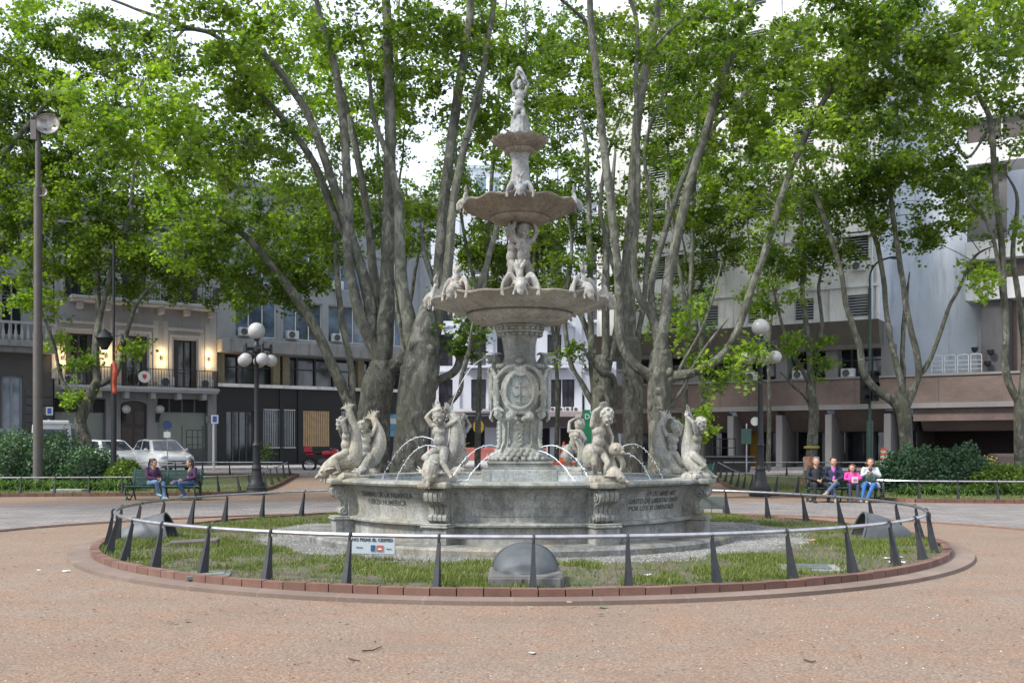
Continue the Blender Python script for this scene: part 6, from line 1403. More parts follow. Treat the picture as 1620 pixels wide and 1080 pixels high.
MB().ell((0, 0, 5.35), .275, None, 28, 18).build('globe', M_GLOBE, lamp, True)
lamp.location = (at(406, 780, 33.0).x, 33.0, .02)
l2 = copy_tree(lamp); l2.location = (at(1203, 783, 32.0).x, 32.0, .02); l2.rotation_euler = (0, 0, R(31)); l2['label'] = 'five globed iron street lamp at the corner of the right lawn'
# floodlight mast
fp = at(60, 772, 36.0); fl_ = empty('floodlight_pole', (fp.x, 36.0, .03), 0, 'tall brown floodlight pole with two round lamps at the left edge', 'light pole')
m = MB(); m.tube([(0, 0, 0), (0, 0, 5.6)], .165, 14); m.tube([(0, 0, 5.6), (0, 0, 10.8)], .14, 14); m.tube([(0, 0, 10.8), (0, 0, 13.1)], .09, 12); m.build('pole', M_POLE, fl_, True)
MB().box(-.45, .45, -.45, .45, -.1, .16).build('concrete_base', plain('pale concrete', (.20, .20, .185), .9), fl_, bevel=.05)
b = NB('lamp reflector'); b.col(b.ramp(b.noise(b.co(), 4, 3), [(.3, (.12, .11, .10)), (.7, (.5, .47, .44))])).set(Roughness=.35, Metallic=.6); M_REFL = b.m
def spot_head(x, z, r, yaw, tilt, parent):
    Mx = Matrix.Translation((x, -.05, z)) @ Matrix.Rotation(yaw, 4, 'Z') @ Matrix.Rotation(tilt, 4, 'X')
    m = MB(); m.lathe([(.001, .75 * r), (.35 * r, .72 * r), (.7 * r, .5 * r), (.92 * r, .15 * r), (1.0 * r, -.12 * r), (1.05 * r, -.14 * r), (1.04 * r, -.18 * r), (.96 * r, -.17 * r), (.9 * r, -.05 * r)], 28)
    xform(m, Mx @ Matrix.Rotation(-PI / 2, 4, 'X') @ Matrix.Translation((0, 0, 0))); h = m.build('lamp_head', M_POLE, parent, True)
    g_ = MB(); g_.lathe([(.93 * r, -.12 * r), (.7 * r, .1 * r), (.4 * r, .3 * r), (.001, .38 * r)], 28); xform(g_, Mx @ Matrix.Rotation(-PI / 2, 4, 'X')); g_.build('reflector', M_REFL, h, True)
spot_head(.38, 13.05, .40, R(15), R(-14), fl_); spot_head(.16, 10.65, .19, R(15), R(-10), fl_)
m = MB(); m.box(-.22, .0, -.12, .12, 12.5, 13.2); m.tube([(0, 0, 12.9), (.3, 0, 12.9)], .04, 8); m.tube([(0, 0, 10.6), (.15, 0, 10.6)], .03, 8); m.build('ballast_box', M_POLE, fl_, bevel=.02)
o = MB().box(-.55, .55, -.3, .3, -.05, .06).build('concrete_slab', plain('pale concrete', (.20, .20, .185), .9), None, bevel=.03, loc=(fp.x + 1.75, 34.6, .06)); tag(o, 'pale concrete slab lying in the grass right of the floodlight pole', 'slab')

# ---------------------------------------------------------------- hooded ground spotlights
M_HOOD = plain('grey painted hood', (.07, .078, .083), .6, .1, .35, 3, .2)
def hooded(loc, label, base=False):
    d = V((FX, FY, 0)) - V((*loc, 0)); th = math.atan2(d.y, d.x) - PI / 2     # local +y towards the fountain
    root = empty('hooded_spotlight', (loc[0], loc[1], .09), th, label, 'spotlight', 'hooded spotlights in the round lawn'); zb = .13 if base else 0.0
    m = MB(); ns, nk = 14, 22; hs_ = .30 if base else .43
    def sect(t, sc=1.0, dy=0.0):
        w_ = .365 * math.sqrt(max(.0, 1 - .9 * t ** 3)) * sc; h_ = hs_ * math.sqrt(max(0, 1 - t ** (2.2 if base else 1.25))) * sc; out = []
        for k in range(nk + 1):
            a = PI * k / nk; z = h_ * math.sin(a); out.append((w_ * math.cos(a), .24 - (.70 if base else .92) * t - .32 * z * (1 - t) + dy, z + zb * 1.0 - .02))
        return out
    for si, sc in ((0, 1.0), (1, .93)):
        rows = [sect(min(.998, i / ns * 1.0), sc, -.02 * si) for i in range(ns + 1)]; n0 = len(m.v)
        for r_ in rows: m.v += r_
        for i in range(ns):
            for k in range(nk):
                o_ = n0 + i * (nk + 1) + k; f_ = (o_, o_ + 1, o_ + nk + 2, o_ + nk + 1); m.f.append(f_ if si else f_[::-1])
    m.tube(sect(0, .985), .022, 8)
    h = m.build('hood', M_HOOD, root, True)
    g_ = MB(); sp0 = sect(.30, .88); g_.v += [(0, sp0[0][1], zb * .85)] + sp0; g_.f += [(0, 1 + k, 2 + k) for k in range(nk)]; g_.build('lens', mk_glass('lamp lens', (.02, .02, .02), .2), h)
    if base:
        m = MB(); m.box(-.41, .41, -.56, .3, -.08, .125); m.build('concrete_base', plain('dirty concrete footing', (.10, .095, .09), .9, 0, .35, 4, .4), root, bevel=.04)
        m = MB(); m.box(-.38, -.04, -.58, -.56, -.04, .10); m.box(.02, .37, -.58, -.56, -.04, .10); m.build('footing_panel', plain('footing panel', (.125, .12, .115), .9, 0, .35, 4, .4), root, bevel=.02)
    return root
hooded((FX + .02, 11.30), 'grey domed spotlight hood on a concrete footing, front centre behind the rail', True)
hooded((at(250, 850, 16.5).x, 16.5), 'grey hooded spotlight with open mouth in the left of the round lawn')
hooded((at(1378, 850, 16.7).x, 16.7), 'grey hooded spotlight with open mouth in the right of the round lawn')

# lawn sign, back sign, manholes, plank, litter
sg = empty('lawn_sign', (at(590, 885, 13.2).x, 13.2, .09), R(2), 'small white sign asking to keep off the grass, on thin stakes', 'sign')
Mq = Matrix.Translation((0, 0, .215)) @ Matrix.Rotation(R(1.5), 4, 'Y')
m = MB(); m.box(-.29, .29, -.008, .008, -.125, .125, Mq); bd = m.build('board', plain('sign board white', (.42, .47, .49), .4, 0, .05, 3), sg, bevel=.012)
m = MB(); 
m.tube([(-.22, .015, -.02), (-.22, .015, .2)], .005, 6); m.build('stake', M_RAIL, sg); m = MB(); m.tube([(.02, .015, -.02), (.0, .015, .2)], .007, 6); m.build('stake', M_RAIL, sg)
MT = Mq @ Matrix.Translation((0, -.012, 0)) @ Matrix.Rotation(PI / 2, 4, 'X')
text_obj('NO PISAR EL CESPED', .058, M_BLACKTXT, MT @ Matrix.Translation((-.01, .062, 0)), bd, bold=.0012)
text_obj('Division', .026, M_BLACKTXT, MT @ Matrix.Translation((-.175, -.038, 0)), bd); text_obj('Centro', .024, M_BLACKTXT, MT @ Matrix.Translation((.21, -.05, 0)), bd)
MB().box(-.025, .03, -.0165, -.0085, -.085, -.005, Mq).build('blue_emblem', plain('emblem blue', (.02, .08, .18), .5), bd)
MB().box(.05, .135, -.0165, -.0085, -.085, -.005, Mq).build('red_emblem', plain('emblem red', (.38, .10, .07), .5), bd)
MB().box(.068, .118, -.020, -.017, -.065, -.045, Mq).build('emblem_bar', M_WHITE, bd)
bs = empty('lawn_sign', (at(1129, 815, 22.2).x, 22.2, .09), R(-4), 'grey back of a small sign right of the basin, at the far ring rail', 'sign')
MB().box(-.33, .30, -.01, .01, .12, .40).build('board', plain('grey sign back', (.10, .115, .10), .6), bs, bevel=.01); MB().box(.20, .30, -.02, .02, -.02, .2).build('stake', M_DARKGREY, bs); MB().tube([(-.05, -.015, -.02), (-.05, -.015, .25)], .008, 6).build('stake', M_DARKGREY, bs)
mh = empty('manhole_cover', (at(1280, 897, 12.4).x, 12.4, .09), R(-8), 'dark metal inspection cover in a concrete frame, right front of the round lawn', 'cover')
MB().box(-.36, .36, -.30, .30, -.03, .02).build('frame', plain('pale concrete', (.20, .20, .185), .9), mh, bevel=.01); MB().box(-.2, .24, -.22, .22, .02, .035).build('lid', plain('lid steel', (.12, .14, .15), .5, .3), mh, bevel=.006)
mh = empty('manhole_cover', (at(335, 907, 11.8).x, 11.8, .09), R(12), 'pale stone inspection cover in the left front of the round lawn', 'cover')
MB().box(-.26, .22, -.24, .22, -.03, .02).build('frame', plain('greenish lid stone', (.11, .12, .11), .9), mh, bevel=.01); MB().box(-.18, .15, -.17, .15, .02, .028).build('lid', plain('greenish lid stone light', (.14, .15, .14), .9), mh, bevel=.005)
pk = MB(); pk.box(-.34, .38, -.11, .1, .0, .085); pk.box(-.52, -.335, -.16, .08, .0, .055); o = pk.build('fallen_slab', plain('dark brown slab', (.085, .07, .065), .8, 0, .3, 6, .3), None, bevel=.015, loc=(at(306, 858, 15.3).x, 15.3, .085)); o.rotation_euler = (R(4), R(-3), R(6)); tag(o, 'broken dark brown slab lying by the left hooded spotlight', 'slab')
def litter(px, py, zb, sz, mat, label, name='paper_scrap', seed=0, group='bits of litter'):
    Y = (CAMH - zb) * FPX / (py - HOR); x = (px - 810) / FPX * Y; r_ = random.Random(seed); m = MB(); n_ = 9
    vs = [(0, 0, sz * .35)] + [(math.cos(2 * PI * i / n_) * sz * r_.uniform(.6, 1.2), math.sin(2 * PI * i / n_) * sz * r_.uniform(.5, 1.0), r_.uniform(0, sz * .45)) for i in range(n_)]
    m.add(vs, [(0, 1 + i, 1 + (i + 1) % n_) for i in range(n_)]); o = m.build(name, mat, None, loc=(x, Y, zb + .004)); s_ = o.modifiers.new('s', 'SOLIDIFY'); s_.thickness = .003; tag(o, label, 'litter', group); return o
M_PAPER = plain('crumpled paper', (.45, .46, .47), .7, 0, .1, 8)
M_DRY = plain('dry leaf', (.30, .20, .10), .8, 0, .3, 20)
litter(62 + 0, 905 - 3, .045, .03, M_PAPER, 'tiny white scrap on the pink ledge at the far left', seed=1); litter(105, 904, 0, .05, M_PAPER, 'white scrap on the sand beside the ledge, left edge of the ring', seed=2)
litter(843, 1034, 0, .035, M_PAPER, 'crumpled white paper on the sand in the foreground centre', seed=3); litter(1028, 911, .09, .07, M_PAPER, 'crumpled white wrapper in the grass right of the domed hood', seed=4)
litter(575, 902, .09, .035, M_PAPER, 'small white scrap in the grass below the white sign', seed=5); litter(895, 934, .09, .045, M_PAPER, 'white rag beside the concrete footing of the domed hood', seed=6)
for i, (px, py) in enumerate(((1405, 884), (1418, 887), (1428, 890), (1411, 890), (1424, 882))): litter(px, py, .09, .05, M_PAPER, 'pale leaf in the little heap at the right of the round lawn', 'pale_leaf', 10 + i, 'heap of pale leaves')
litter(900, 953, .05, .03, M_DRY, 'dry brown leaf on the ledge below the domed hood', 'dry_leaf', 20); litter(954, 962, .0, .05, plain('fallen green leaf', (.06, .14, .05), .6), 'green leaf at the edge of the ledge, right of centre', 'green_leaf', 21)
litter(1288, 855, .09, .06, plain('orange scrap', (.55, .20, .10), .7), 'orange scrap in the grass left of the right spotlight', seed=22); litter(458, 875, .09, .03, plain('orange scrap', (.55, .20, .10), .7), 'small orange scrap on the pale gravel left of the basin', seed=23)
def stick(pts, label, zb=0.0):
    P = [];
    for px, py in pts: Y = (CAMH - zb) * FPX / (py - HOR); P.append(((px - 810) / FPX * Y, Y, zb + .012))
    o0 = V(P[0]); m = MB(); m.tube([V(p) - o0 for p in P], lerp_list([.007, .004], len(P) - 1) if len(P) > 2 else [.006, .003], 6); o = m.build('twig', plain('twig bark', (.05, .04, .035), .9), None, True, loc=P[0]); tag(o, label, 'twig', 'fallen twigs')
stick([(573, 1031), (590, 1030), (604, 1024)], 'forked dark twig on the sand, left foreground'); stick([(552, 1043), (562, 1046), (570, 1047)], 'short dark twig just below the forked one'); stick([(1272, 1045), (1285, 1049), (1290, 1047)], 'short dark twig on the sand, right foreground')

# ---------------------------------------------------------------- benches
M_SLAT = plain('dark green bench paint', (.018, .06, .05), .45, 0, .25, 5)
def bench(loc, rz, label, Wd=2.1):
    root = empty('bench', (*loc, 0), rz, label, 'bench', 'green slatted park benches')
    for i in range(6): y = -.30 + .085 * i; MB().box(-Wd / 2, Wd / 2, y - .032, y + .032, .40 - .012 * i, .43 - .012 * i).build('seat_slat', M_SLAT, root, bevel=.008)
    for i in range(8): z = .46 + .058 * i; y = .20 + .018 * i; MB().box(-Wd / 2, Wd / 2, y - .014, y + .014, z - .024, z + .024).build('back_slat', M_SLAT, root, bevel=.008)
    for x in (-Wd / 2 + .08, 0, Wd / 2 - .08):
        m = MB(); m.tube(spline([(x, -.36, .0), (x, -.30, .12), (x, -.24, .26), (x, -.30, .38)], 4), .024, 8); m.tube(spline([(x, .34, 0), (x, .24, .16), (x, .16, .36), (x, .23, .6), (x, .36, .95)], 4), .024, 8); m.tube([(x, -.32, .385), (x, .2, .33)], .022, 8); m.tube(spline([(x, -.25, .22), (x, 0, .12), (x, .2, .22)], 4), .018, 8); m.build('bench_frame', M_GREENIRON, root, True)
    for x in (-Wd / 2 + .05, Wd / 2 - .05):
        m = MB(); m.tube([(x, -.05 + .27 * math.cos(t), .30 + .28 * math.sin(t)) for t in [2 * PI * i / 22 for i in range(23)]], .02, 8); m.build('armrest', M_IRON, root, True)
    return root
BL = (at(258, 790, 29.6).x, 29.7); BR = (at(1347, 795, 28.0).x, 28.6)
bench(BL, R(-2), 'green slatted bench on the left where two women sit', 2.15)
bench(BR, R(2), 'green slatted bench on the right where four people sit', 2.1)
b3 = bench((at(1010, 760, 38).x, 38.2), R(8), 'green slatted bench behind the basin, mostly hidden by the fountain', 2.0)
bench((at(1095, 760, 41).x - .2, 39.6), R(-60), 'dark bench in the alley right of the child statues on the far rim', 1.8)

# ---------------------------------------------------------------- people
def cloth(n, c): return plain(n, c, .85, 0, .2, 9, .1)
SKIN = NB('skin'); SKIN.col((.42, .235, .16)).set(Roughness=.55); SKIN.b.inputs['Subsurface Weight'].default_value = .1; SKIN = SKIN.m
M_HAIRD = plain('dark hair', (.018, .013, .012), .5, 0, .4, 20, .3); M_HAIRG = plain('grey hair', (.13, .13, .13), .6, 0, .3, 20, .3); M_HAIRB = plain('brown hair', (.06, .03, .018), .5, 0, .3, 20, .3)
M_EYE = plain('dark eyes', (.015, .012, .012), .3)
def seatJ(sc=1.0, **kw):
    J = dict(pelvis=(0, .02, .52), chest=(0, .06, .83), head=(0, .0, 1.16), shL=(-.175, .06, .96), shR=(.175, .06, .96), elL=(-.25, -.0, .71), elR=(.25, .0, .71), haL=(-.06, -.22, .63), haR=(.06, -.22, .63),
             hiL=(-.10, 0, .51), hiR=(.10, 0, .51), knL=(-.13, -.42, .51), knR=(.13, -.42, .51), anL=(-.12, -.42, .09), anR=(.12, -.42, .09), ftL=(-.13, -.60, .04), ftR=(.13, -.60, .04))
    J.update(kw); return {k: (v[0] * sc, v[1] * sc, v[2] * (sc if v[2] > .6 else 1)) for k, v in J.items()}
def person(loc, rz, label, J, top, legs, shoe, hair, hairlen=0, hd=(0, 0, 0), hs=.235, inner=None, z0=0.0, skirt=0, ponytail=False, group=None):
    root = empty('person', (*loc, z0), rz, label, 'person', group); Jv = {k: V(v) for k, v in J.items()}
    m = MB(); figure(m, J, hs, .80, hd, curls=False, ts=1.0); body = sculpt(m, 'body', SKIN, root, .011, 2)
    hw = (Jv['shR'] - Jv['shL']).length / 2; pe, cx = Jv['pelvis'], Jv['chest']
    t = MB()      # upper garment
    cap(t, pe + V((0, 0, -.02)), cx, hw * .80, hw * .80); t.ell(pe, (hw * 1.0, hw * .80, hw * .6)); t.ell(cx, (hw * 1.02, hw * .70, hw * .75)); cap(t, Jv['shL'], Jv['shR'], hw * .34, hw * .34)
    t.ell(cx + V((0, 0, hw * .75)), (hw * .5, hw * .42, hw * .28))
    for s_ in 'LR':
        sh, el, wr = Jv['sh' + s_], Jv['el' + s_], Jv['ha' + s_]; chain(t, [sh, sh.lerp(el, .5), el, el.lerp(wr, .9)], [hw * .36, hw * .34, hw * .31, hw * .24])
    if skirt:
        for s_ in 'LR': chain(t, [pe + V((0, 0, .0)), Jv['hi' + s_] + V((.1 if s_ == 'R' else -.1, .05, -.02)), Jv['hi' + s_] + V((.12 if s_ == 'R' else -.12, -.02, -.18))], [hw * .5, hw * .45, hw * .2])
    tp = sculpt(t, 'top', top, root, .012, 3)
    if inner:   # strip of the shirt under an open jacket
        i_ = MB(); f = -1; i_.ell(cx + V((0, -hw * .40, .02)), (hw * .36, hw * .36, hw * .85)); i_.ell(pe.lerp(cx, .4) + V((0, -hw * .56, 0)), (hw * .34, hw * .32, hw * .7)); i_.ell(cx + V((0, -hw * .2, hw * .75)), (hw * .42, hw * .42, hw * .25)); sculpt(i_, 'shirt', inner, root, .012, 2)
    g = MB()
    g.ell(pe - V((0, 0, .03)), (hw * .98, hw * .72, hw * .55))
    for s_ in 'LR':
        hi, kn, an = Jv['hi' + s_], Jv['kn' + s_], Jv['an' + s_]; chain(g, [hi, hi.lerp(kn, .5), kn], [hw * .53, hw * .47, hw * .37]); chain(g, [kn, kn.lerp(an, .5), kn.lerp(an, .93)], [hw * .37, hw * .33, hw * .29])
    sculpt(g, 'trousers', legs, root, .012, 2)
    for s_ in 'LR':
        an, ft = Jv['an' + s_], Jv['ft' + s_]; h_ = MB(); cap(h_, an + V((0, .03, -.03)), ft, .048, .040); cap(h_, an, an - V((0, 0, .02)), .052, .05); sculpt(h_, 'shoe', shoe, root, .010, 2)
    from mathutils import Euler
    q = Euler((hd[1], 0, hd[0])).to_quaternion() if False else Euler((hd[1] if len(hd) > 1 else 0, 0, hd[0])).to_quaternion()
    from mathutils import Euler as E_
    q = E_((hd[1], hd[2], hd[0])).to_quaternion(); hc = Jv['head']; P = lambda x, y, z: hc + q @ V((x * hs, y * hs, z * hs))
    h = MB(); h.ell(P(0, .10, .12), (.41 * hs, .44 * hs, .44 * hs), q, 16, 12)
    if hairlen:
        for e in (-1, 0, 1): chain(h, [P(.30 * e, .20 - .05 * abs(e), .2), P(.36 * e, .26, -.3), P(.33 * e, .26, -.5 - hairlen)], [.20 * hs, .17 * hs, .10 * hs])
    if ponytail: chain(h, [P(0, .45, .3), P(0, .75, .25), P(0, .80, -.35)], [.14 * hs, .16 * hs, .06 * hs])
    # cut the hair back from the face
    hv = sculpt(h, 'hair', hair, root, .010, 1)
    bm = bmesh.new(); bm.from_mesh(hv.data); qi = q.inverted()
    kill = [v for v in bm.verts if (lambda l: l.y < -.17 * hs and l.z < .33 * hs)(qi @ (v.co - hc))]; bmesh.ops.delete(bm, geom=kill, context='VERTS'); bm.to_mesh(hv.data); bm.free()
    e_ = MB()
    for e in (-1, 1): e_.ell(P(.15 * e, -.335, .025), (.05 * hs, .03 * hs, .028 * hs), q, 8, 6); 
    e_.build('eyes', M_EYE, root, True)
    return root
PG = 'people sitting on the plaza benches'
person((BL[0] - .32, BL[1] - .05), R(48), 'woman in dark purple top and light blue jeans with dark hair tied back', seatJ(.96, chest=(0, .0, .83), head=(0, -.07, 1.15), haL=(-.03, -.34, .66), haR=(.06, -.30, .64), elL=(-.22, -.10, .70), knL=(-.12, -.44, .55), knR=(.12, -.40, .50), anR=(.10, -.52, .09), ftR=(.10, -.70, .05), anL=(.02, -.28, .22), ftL=(.05, -.42, .14)),
    cloth('dark purple knit', (.055, .018, .055)), cloth('light blue denim', (.12, .20, .31)), cloth('pale blue canvas shoe', (.25, .35, .40)), M_HAIRD, .0, (R(12), R(10), 0), ponytail=True, group=PG)
person((BL[0] + .82, BL[1] - .06), R(-52), 'woman with long loose dark hair, purple cardigan and dark blue jeans', seatJ(.96, chest=(0, .02, .83), head=(0, -.05, 1.15), haL=(-.04, -.30, .60), haR=(.05, -.30, .60), knL=(-.10, -.42, .54), knR=(.12, -.40, .50), anR=(.10, -.22, .12), ftR=(.10, -.30, .06), anL=(-.10, -.20, .20), ftL=(-.12, -.30, .12)),
    cloth('purple cardigan', (.05, .018, .06)), cloth('dark blue denim', (.035, .075, .16)), cloth('pale shoe', (.4, .4, .38)), M_HAIRD, .75, (R(-10), R(8), 0), inner=cloth('mustard print shirt', (.30, .28, .14)), group=PG)
xr = BR[0]
person((xr - .82, BR[1] - .06), R(6), 'grey haired man in black sweater and black trousers on the right bench', seatJ(1.0, knL=(-.20, -.42, .50), anL=(-.24, -.44, .09), ftL=(-.27, -.62, .04), knR=(.20, -.42, .50), anR=(.18, -.44, .09), ftR=(.2, -.62, .04)),
    cloth('black sweater', (.012, .014, .018)), cloth('black trousers', (.012, .012, .014)), cloth('black shoe', (.015, .015, .015)), M_HAIRG, 0, (R(-8), R(6), 0), group=PG)
person((xr - .33, BR[1] - .06), R(-8), 'man in navy jacket over magenta shirt, legs crossed in jeans', seatJ(1.0, knR=(-.02, -.46, .56), anR=(-.26, -.52, .30), ftR=(-.38, -.60, .22), knL=(-.10, -.42, .48), anL=(-.02, -.44, .09), ftL=(-.03, -.62, .04)),
    cloth('navy jacket', (.014, .018, .045)), cloth('grey blue denim', (.07, .10, .16)), cloth('taupe shoe', (.26, .22, .20)), M_HAIRD, 0, (R(6), R(4), 0), inner=cloth('magenta shirt', (.36, .09, .32)), group=PG)
person((xr + .19, BR[1] - .10), R(-10), 'girl in a bright pink hoodie and navy leggings on the right bench', seatJ(.84, haL=(-.05, -.26, .78), haR=(.08, -.26, .78), elL=(-.27, -.06, .80), elR=(.27, -.06, .80), knL=(-.12, -.36, .48), knR=(.13, -.36, .48)),
    cloth('bright pink fleece', (.62, .045, .26)), cloth('spotted navy leggings', (.025, .028, .06)), cloth('dark sneaker', (.05, .04, .06)), M_HAIRB, .1, (R(-14), R(10), 0), hs=.215, group=PG)
pw = person((xr + .72, BR[1] - .06), R(-14), 'long haired woman in white cardigan and blue jeans, rightmost on the right bench', seatJ(.98, haL=(-.10, -.24, .86), haR=(.04, -.22, .84), elL=(-.25, -.04, .76), elR=(.25, -.02, .76), knL=(-.20, -.42, .50), knR=(.04, -.42, .50), anL=(-.28, -.46, .09), ftL=(-.33, -.62, .04), anR=(-.14, -.44, .09), ftR=(-.16, -.62, .04)),
    cloth('white cardigan', (.42, .44, .45)), cloth('bright blue denim', (.03, .12, .34)), cloth('beige shoe', (.30, .27, .24)), M_HAIRB, .35, (R(-6), R(0), 0), inner=cloth('navy tee', (.03, .03, .07)), skirt=1, group=PG)
person((at(1004, 760, 38).x, 38.05), R(25), 'dark haired person in plum shirt seated beyond the basin', seatJ(.98), cloth('plum shirt', (.07, .03, .08)), cloth('dark trousers', (.03, .03, .04)), cloth('black shoe', (.015, .015, .015)), M_HAIRD, .1, (0, R(5), 0), z0=gz(38), group=PG)
# things held
m = MB(); m.ell((0, 0, .08), (.12, .06, .12)); m.ell((.08, 0, .02), (.10, .06, .08)); bg_ = sculpt(m, 'handbag', cloth('dark green bag', (.03, .06, .045)), None, .012, 2, loc=(xr + .60, BR[1] - .34, .62)); tag(bg_, 'dark green bag on the lap of the woman in the white cardigan', 'bag')
m = MB(); m.box(-.085, .085, -.02, .02, 0, .17); pb = m.build('paper_bag', M_PAPER, None, bevel=.01, loc=(xr + .16, BR[1] - .42, .56)); tag(pb, 'white printed paper bag held by the girl in pink', 'bag')
MB().box(-.05, .05, -.024, -.0205, .04, .11).build('print', plain('bag print red', (.40, .12, .14), .7), pb)
m = MB(); m.ell((0, 0, .07), (.10, .07, .06)); m.ell((.03, -.02, .12), (.06, .05, .05)); o = sculpt(m, 'rucksack', cloth('grey rucksack', (.16, .15, .18)), None, .010, 2, loc=(BL[0] + .28, BL[1] - .05, .42)); tag(o, 'small grey bag lying on the bench between the two women', 'bag')
# ---------------------------------------------------------------- shrubs and lilies
M_SHRUB = m_leaf('shrub leaves', (.026, .062, .034), (.048, .10, .05), (.09, .155, .085), .2)
M_SHRUBL = m_leaf('bright shrub leaves', (.05, .09, .015), (.09, .15, .025), (.16, .22, .04), .3)
def shrub(px, py, Y, rx, ry, h, label, seed, mat=None, n=4200, ls=.095, group='clipped shrubs on the lawns'):
    c = at(px, py, Y); rs = np.random.RandomState(seed); x0, y0, z0 = c.x, Y, gz(Y) + .04
    u = rs.normal(size=(n, 3)); u /= np.linalg.norm(u, axis=1)[:, None]; u[:, 2] = np.abs(u[:, 2]); bump_ = np.array([1 + .20 * noise.noise(V((a[0] * 2.1 + seed, a[1] * 2.1, a[2] * 2.1))) + .10 * noise.noise(V((a[0] * 6, a[1] * 6, a[2] * 6 + seed))) for a in u])
    r = (.78 + .25 * rs.rand(n)) * bump_; P = u * np.array([rx, ry, h]) * r[:, None]; P[:, 2] = np.maximum(P[:, 2], .05)
    root = empty('shrub', (x0, y0, z0), 0, label, 'shrub', group); me = leaf_mesh('foliage', P, rs, ls, .5); me.materials.append(mat or M_SHRUB); o = bpy.data.objects.new('foliage', me); C.objects.link(o); o.parent = root
    m = MB(); rd_ = random.Random(seed)
    for _ in range(26):
        a, t = rd_.uniform(0, 2 * PI), rd_.uniform(.3, .9); m.tube([(0, 0, 0), (rx * .4 * t * math.cos(a), ry * .4 * t * math.sin(a), h * .5), (rx * .8 * t * math.cos(a), ry * .8 * t * math.sin(a), h * .85 * (1.1 - t * .4))], [.02, .012, .006], 4)
    m.ell((0, 0, h * .32), (rx * .62, ry * .62, h * .40)); m.build('branches_shade_core', plain('shrub wood and inner shade', (.014, .024, .010), .9), root, True)  # solid dark green core stands in for the shade inside the shrub
    return root
shrub(-40, 740, 38.5, 1.9, 1.5, 2.1, 'broad green shrub cut by the left edge of the picture', 1); shrub(25, 740, 38.2, 1.3, 1.3, 2.05, 'dense shrub left of the floodlight pole', 2, n=4200)
shrub(88, 740, 38.0, 1.35, 1.3, 1.95, 'dense shrub right of the floodlight pole', 3, n=4200); shrub(148, 740, 37.6, 1.15, 1.1, 1.5, 'shrub at the foot of the small left plane tree', 4, n=3400)
shrub(196, 742, 37.0, .75, .8, 1.0, 'bright green shrub left of the bench, in front of the parked cars', 5, M_SHRUBL, 4200)
shrub(1418, 760, 34.6, 1.0, .9, 1.3, 'shrub right behind the woman in the white cardigan', 6, n=3000); shrub(1462, 760, 34.2, 1.3, 1.1, 1.62, 'round shrub under the five stemmed plane tree', 7, n=4200)
shrub(1522, 760, 33.8, 1.25, 1.1, 1.58, 'round shrub in front of the garage opening', 8, n=4200); shrub(1592, 765, 32.6, 1.3, .8, .95, 'low bright hedge at the right edge', 9, M_SHRUBL, 4200); shrub(1660, 765, 32.4, 1.3, .8, .98, 'low hedge cut by the right edge of the picture', 10, M_SHRUBL, 1600)
shrub(1385, 755, 35.8, .7, .7, .9, 'small dark shrub behind the girl in pink', 11, n=1200)
M_LILY = m_leaf('strappy lily leaves', (.03, .07, .018), (.06, .12, .03), (.12, .19, .05), .25)
def lily_mesh(seed):
    rd_ = random.Random(seed); m = MB()
    for _ in range(64):
        a = rd_.uniform(0, 2 * PI); L_ = rd_.uniform(.35, .7); el = rd_.uniform(.5, 1.35); d = V((math.cos(a), math.sin(a), 0)); w_ = V((-d.y, d.x, 0)) * .016; P = []; p = d * rd_.uniform(0, .12); e_ = el
        for i in range(6): P.append(p.copy()); p = p + (d * math.cos(e_) + V((0, 0, math.sin(e_)))) * L_ / 5; e_ -= rd_.uniform(.25, .5)
        n0 = len(m.v)
        for i, q in enumerate(P):
            k = (1, 1, .95, .8, .5, .08)[i]; m.v.append(tuple(q - w_ * k)); m.v.append(tuple(q + w_ * k))
        for i in range(5): m.f.append((n0 + 2 * i, n0 + 2 * i + 1, n0 + 2 * i + 3, n0 + 2 * i + 2))
    me = bpy.data.meshes.new('lily_clump'); me.from_pydata([(x, y, max(z, .01)) for x, y, z in m.v], [], m.f); me.materials.append(M_LILY); return me
LM = [lily_mesh(s) for s in (1, 2, 3)]; rl_ = random.Random(8); k = 0
def lily(x, y, sc, side):
    o = bpy.data.objects.new('lily_clump', LM[rl_.randrange(3)]); C.objects.link(o); o.location = (x, y, gz(y) + .05); o.rotation_euler = (0, 0, rl_.uniform(0, 6)); o.scale = (sc,) * 3
    tag(o, f'dark green strappy lily clump in the row edging the {side} shrubs', 'plant', f'strappy lily clumps edging the {side} shrubs')
for i in range(24): px = -10 + i * 9.6; Y = 35.4 + rl_.uniform(-.5, .5); lily(at(px, 760, Y).x, Y, rl_.uniform(1.0, 1.4), 'left')
for i in range(22): px = 1425 + i * 10; Y = 31.9 + rl_.uniform(-.4, .4); lily(at(px, 760, Y).x, Y, rl_.uniform(.9, 1.25), 'right')
# yellow flowers
def flowers(px, py, Y, label, seed):
    c = at(px, py, Y); root = empty('yellow_flowers', (c.x, Y, c.z), 0, label, 'flowers'); m = MB(); rd_ = random.Random(seed); s_ = MB()
    for _ in range(26): p = V((rd_.gauss(0, .09), rd_.gauss(0, .08), rd_.gauss(0, .15))); m.ell(p, (.035, .035, .025), None, 6, 4)
    m.build('blossoms', plain('yellow petals', (.62, .50, .06), .6), root); s_.tube([(0, 0, 0), (.02, 0, gz(Y) - c.z)], .012, 5); s_.build('stem', M_SHRUB, root)
flowers(1368, 748, 36.2, 'yellow flowers left of the orange barrel', 1); flowers(1566, 727, 35.0, 'yellow flowering stem above the right hedge', 2)
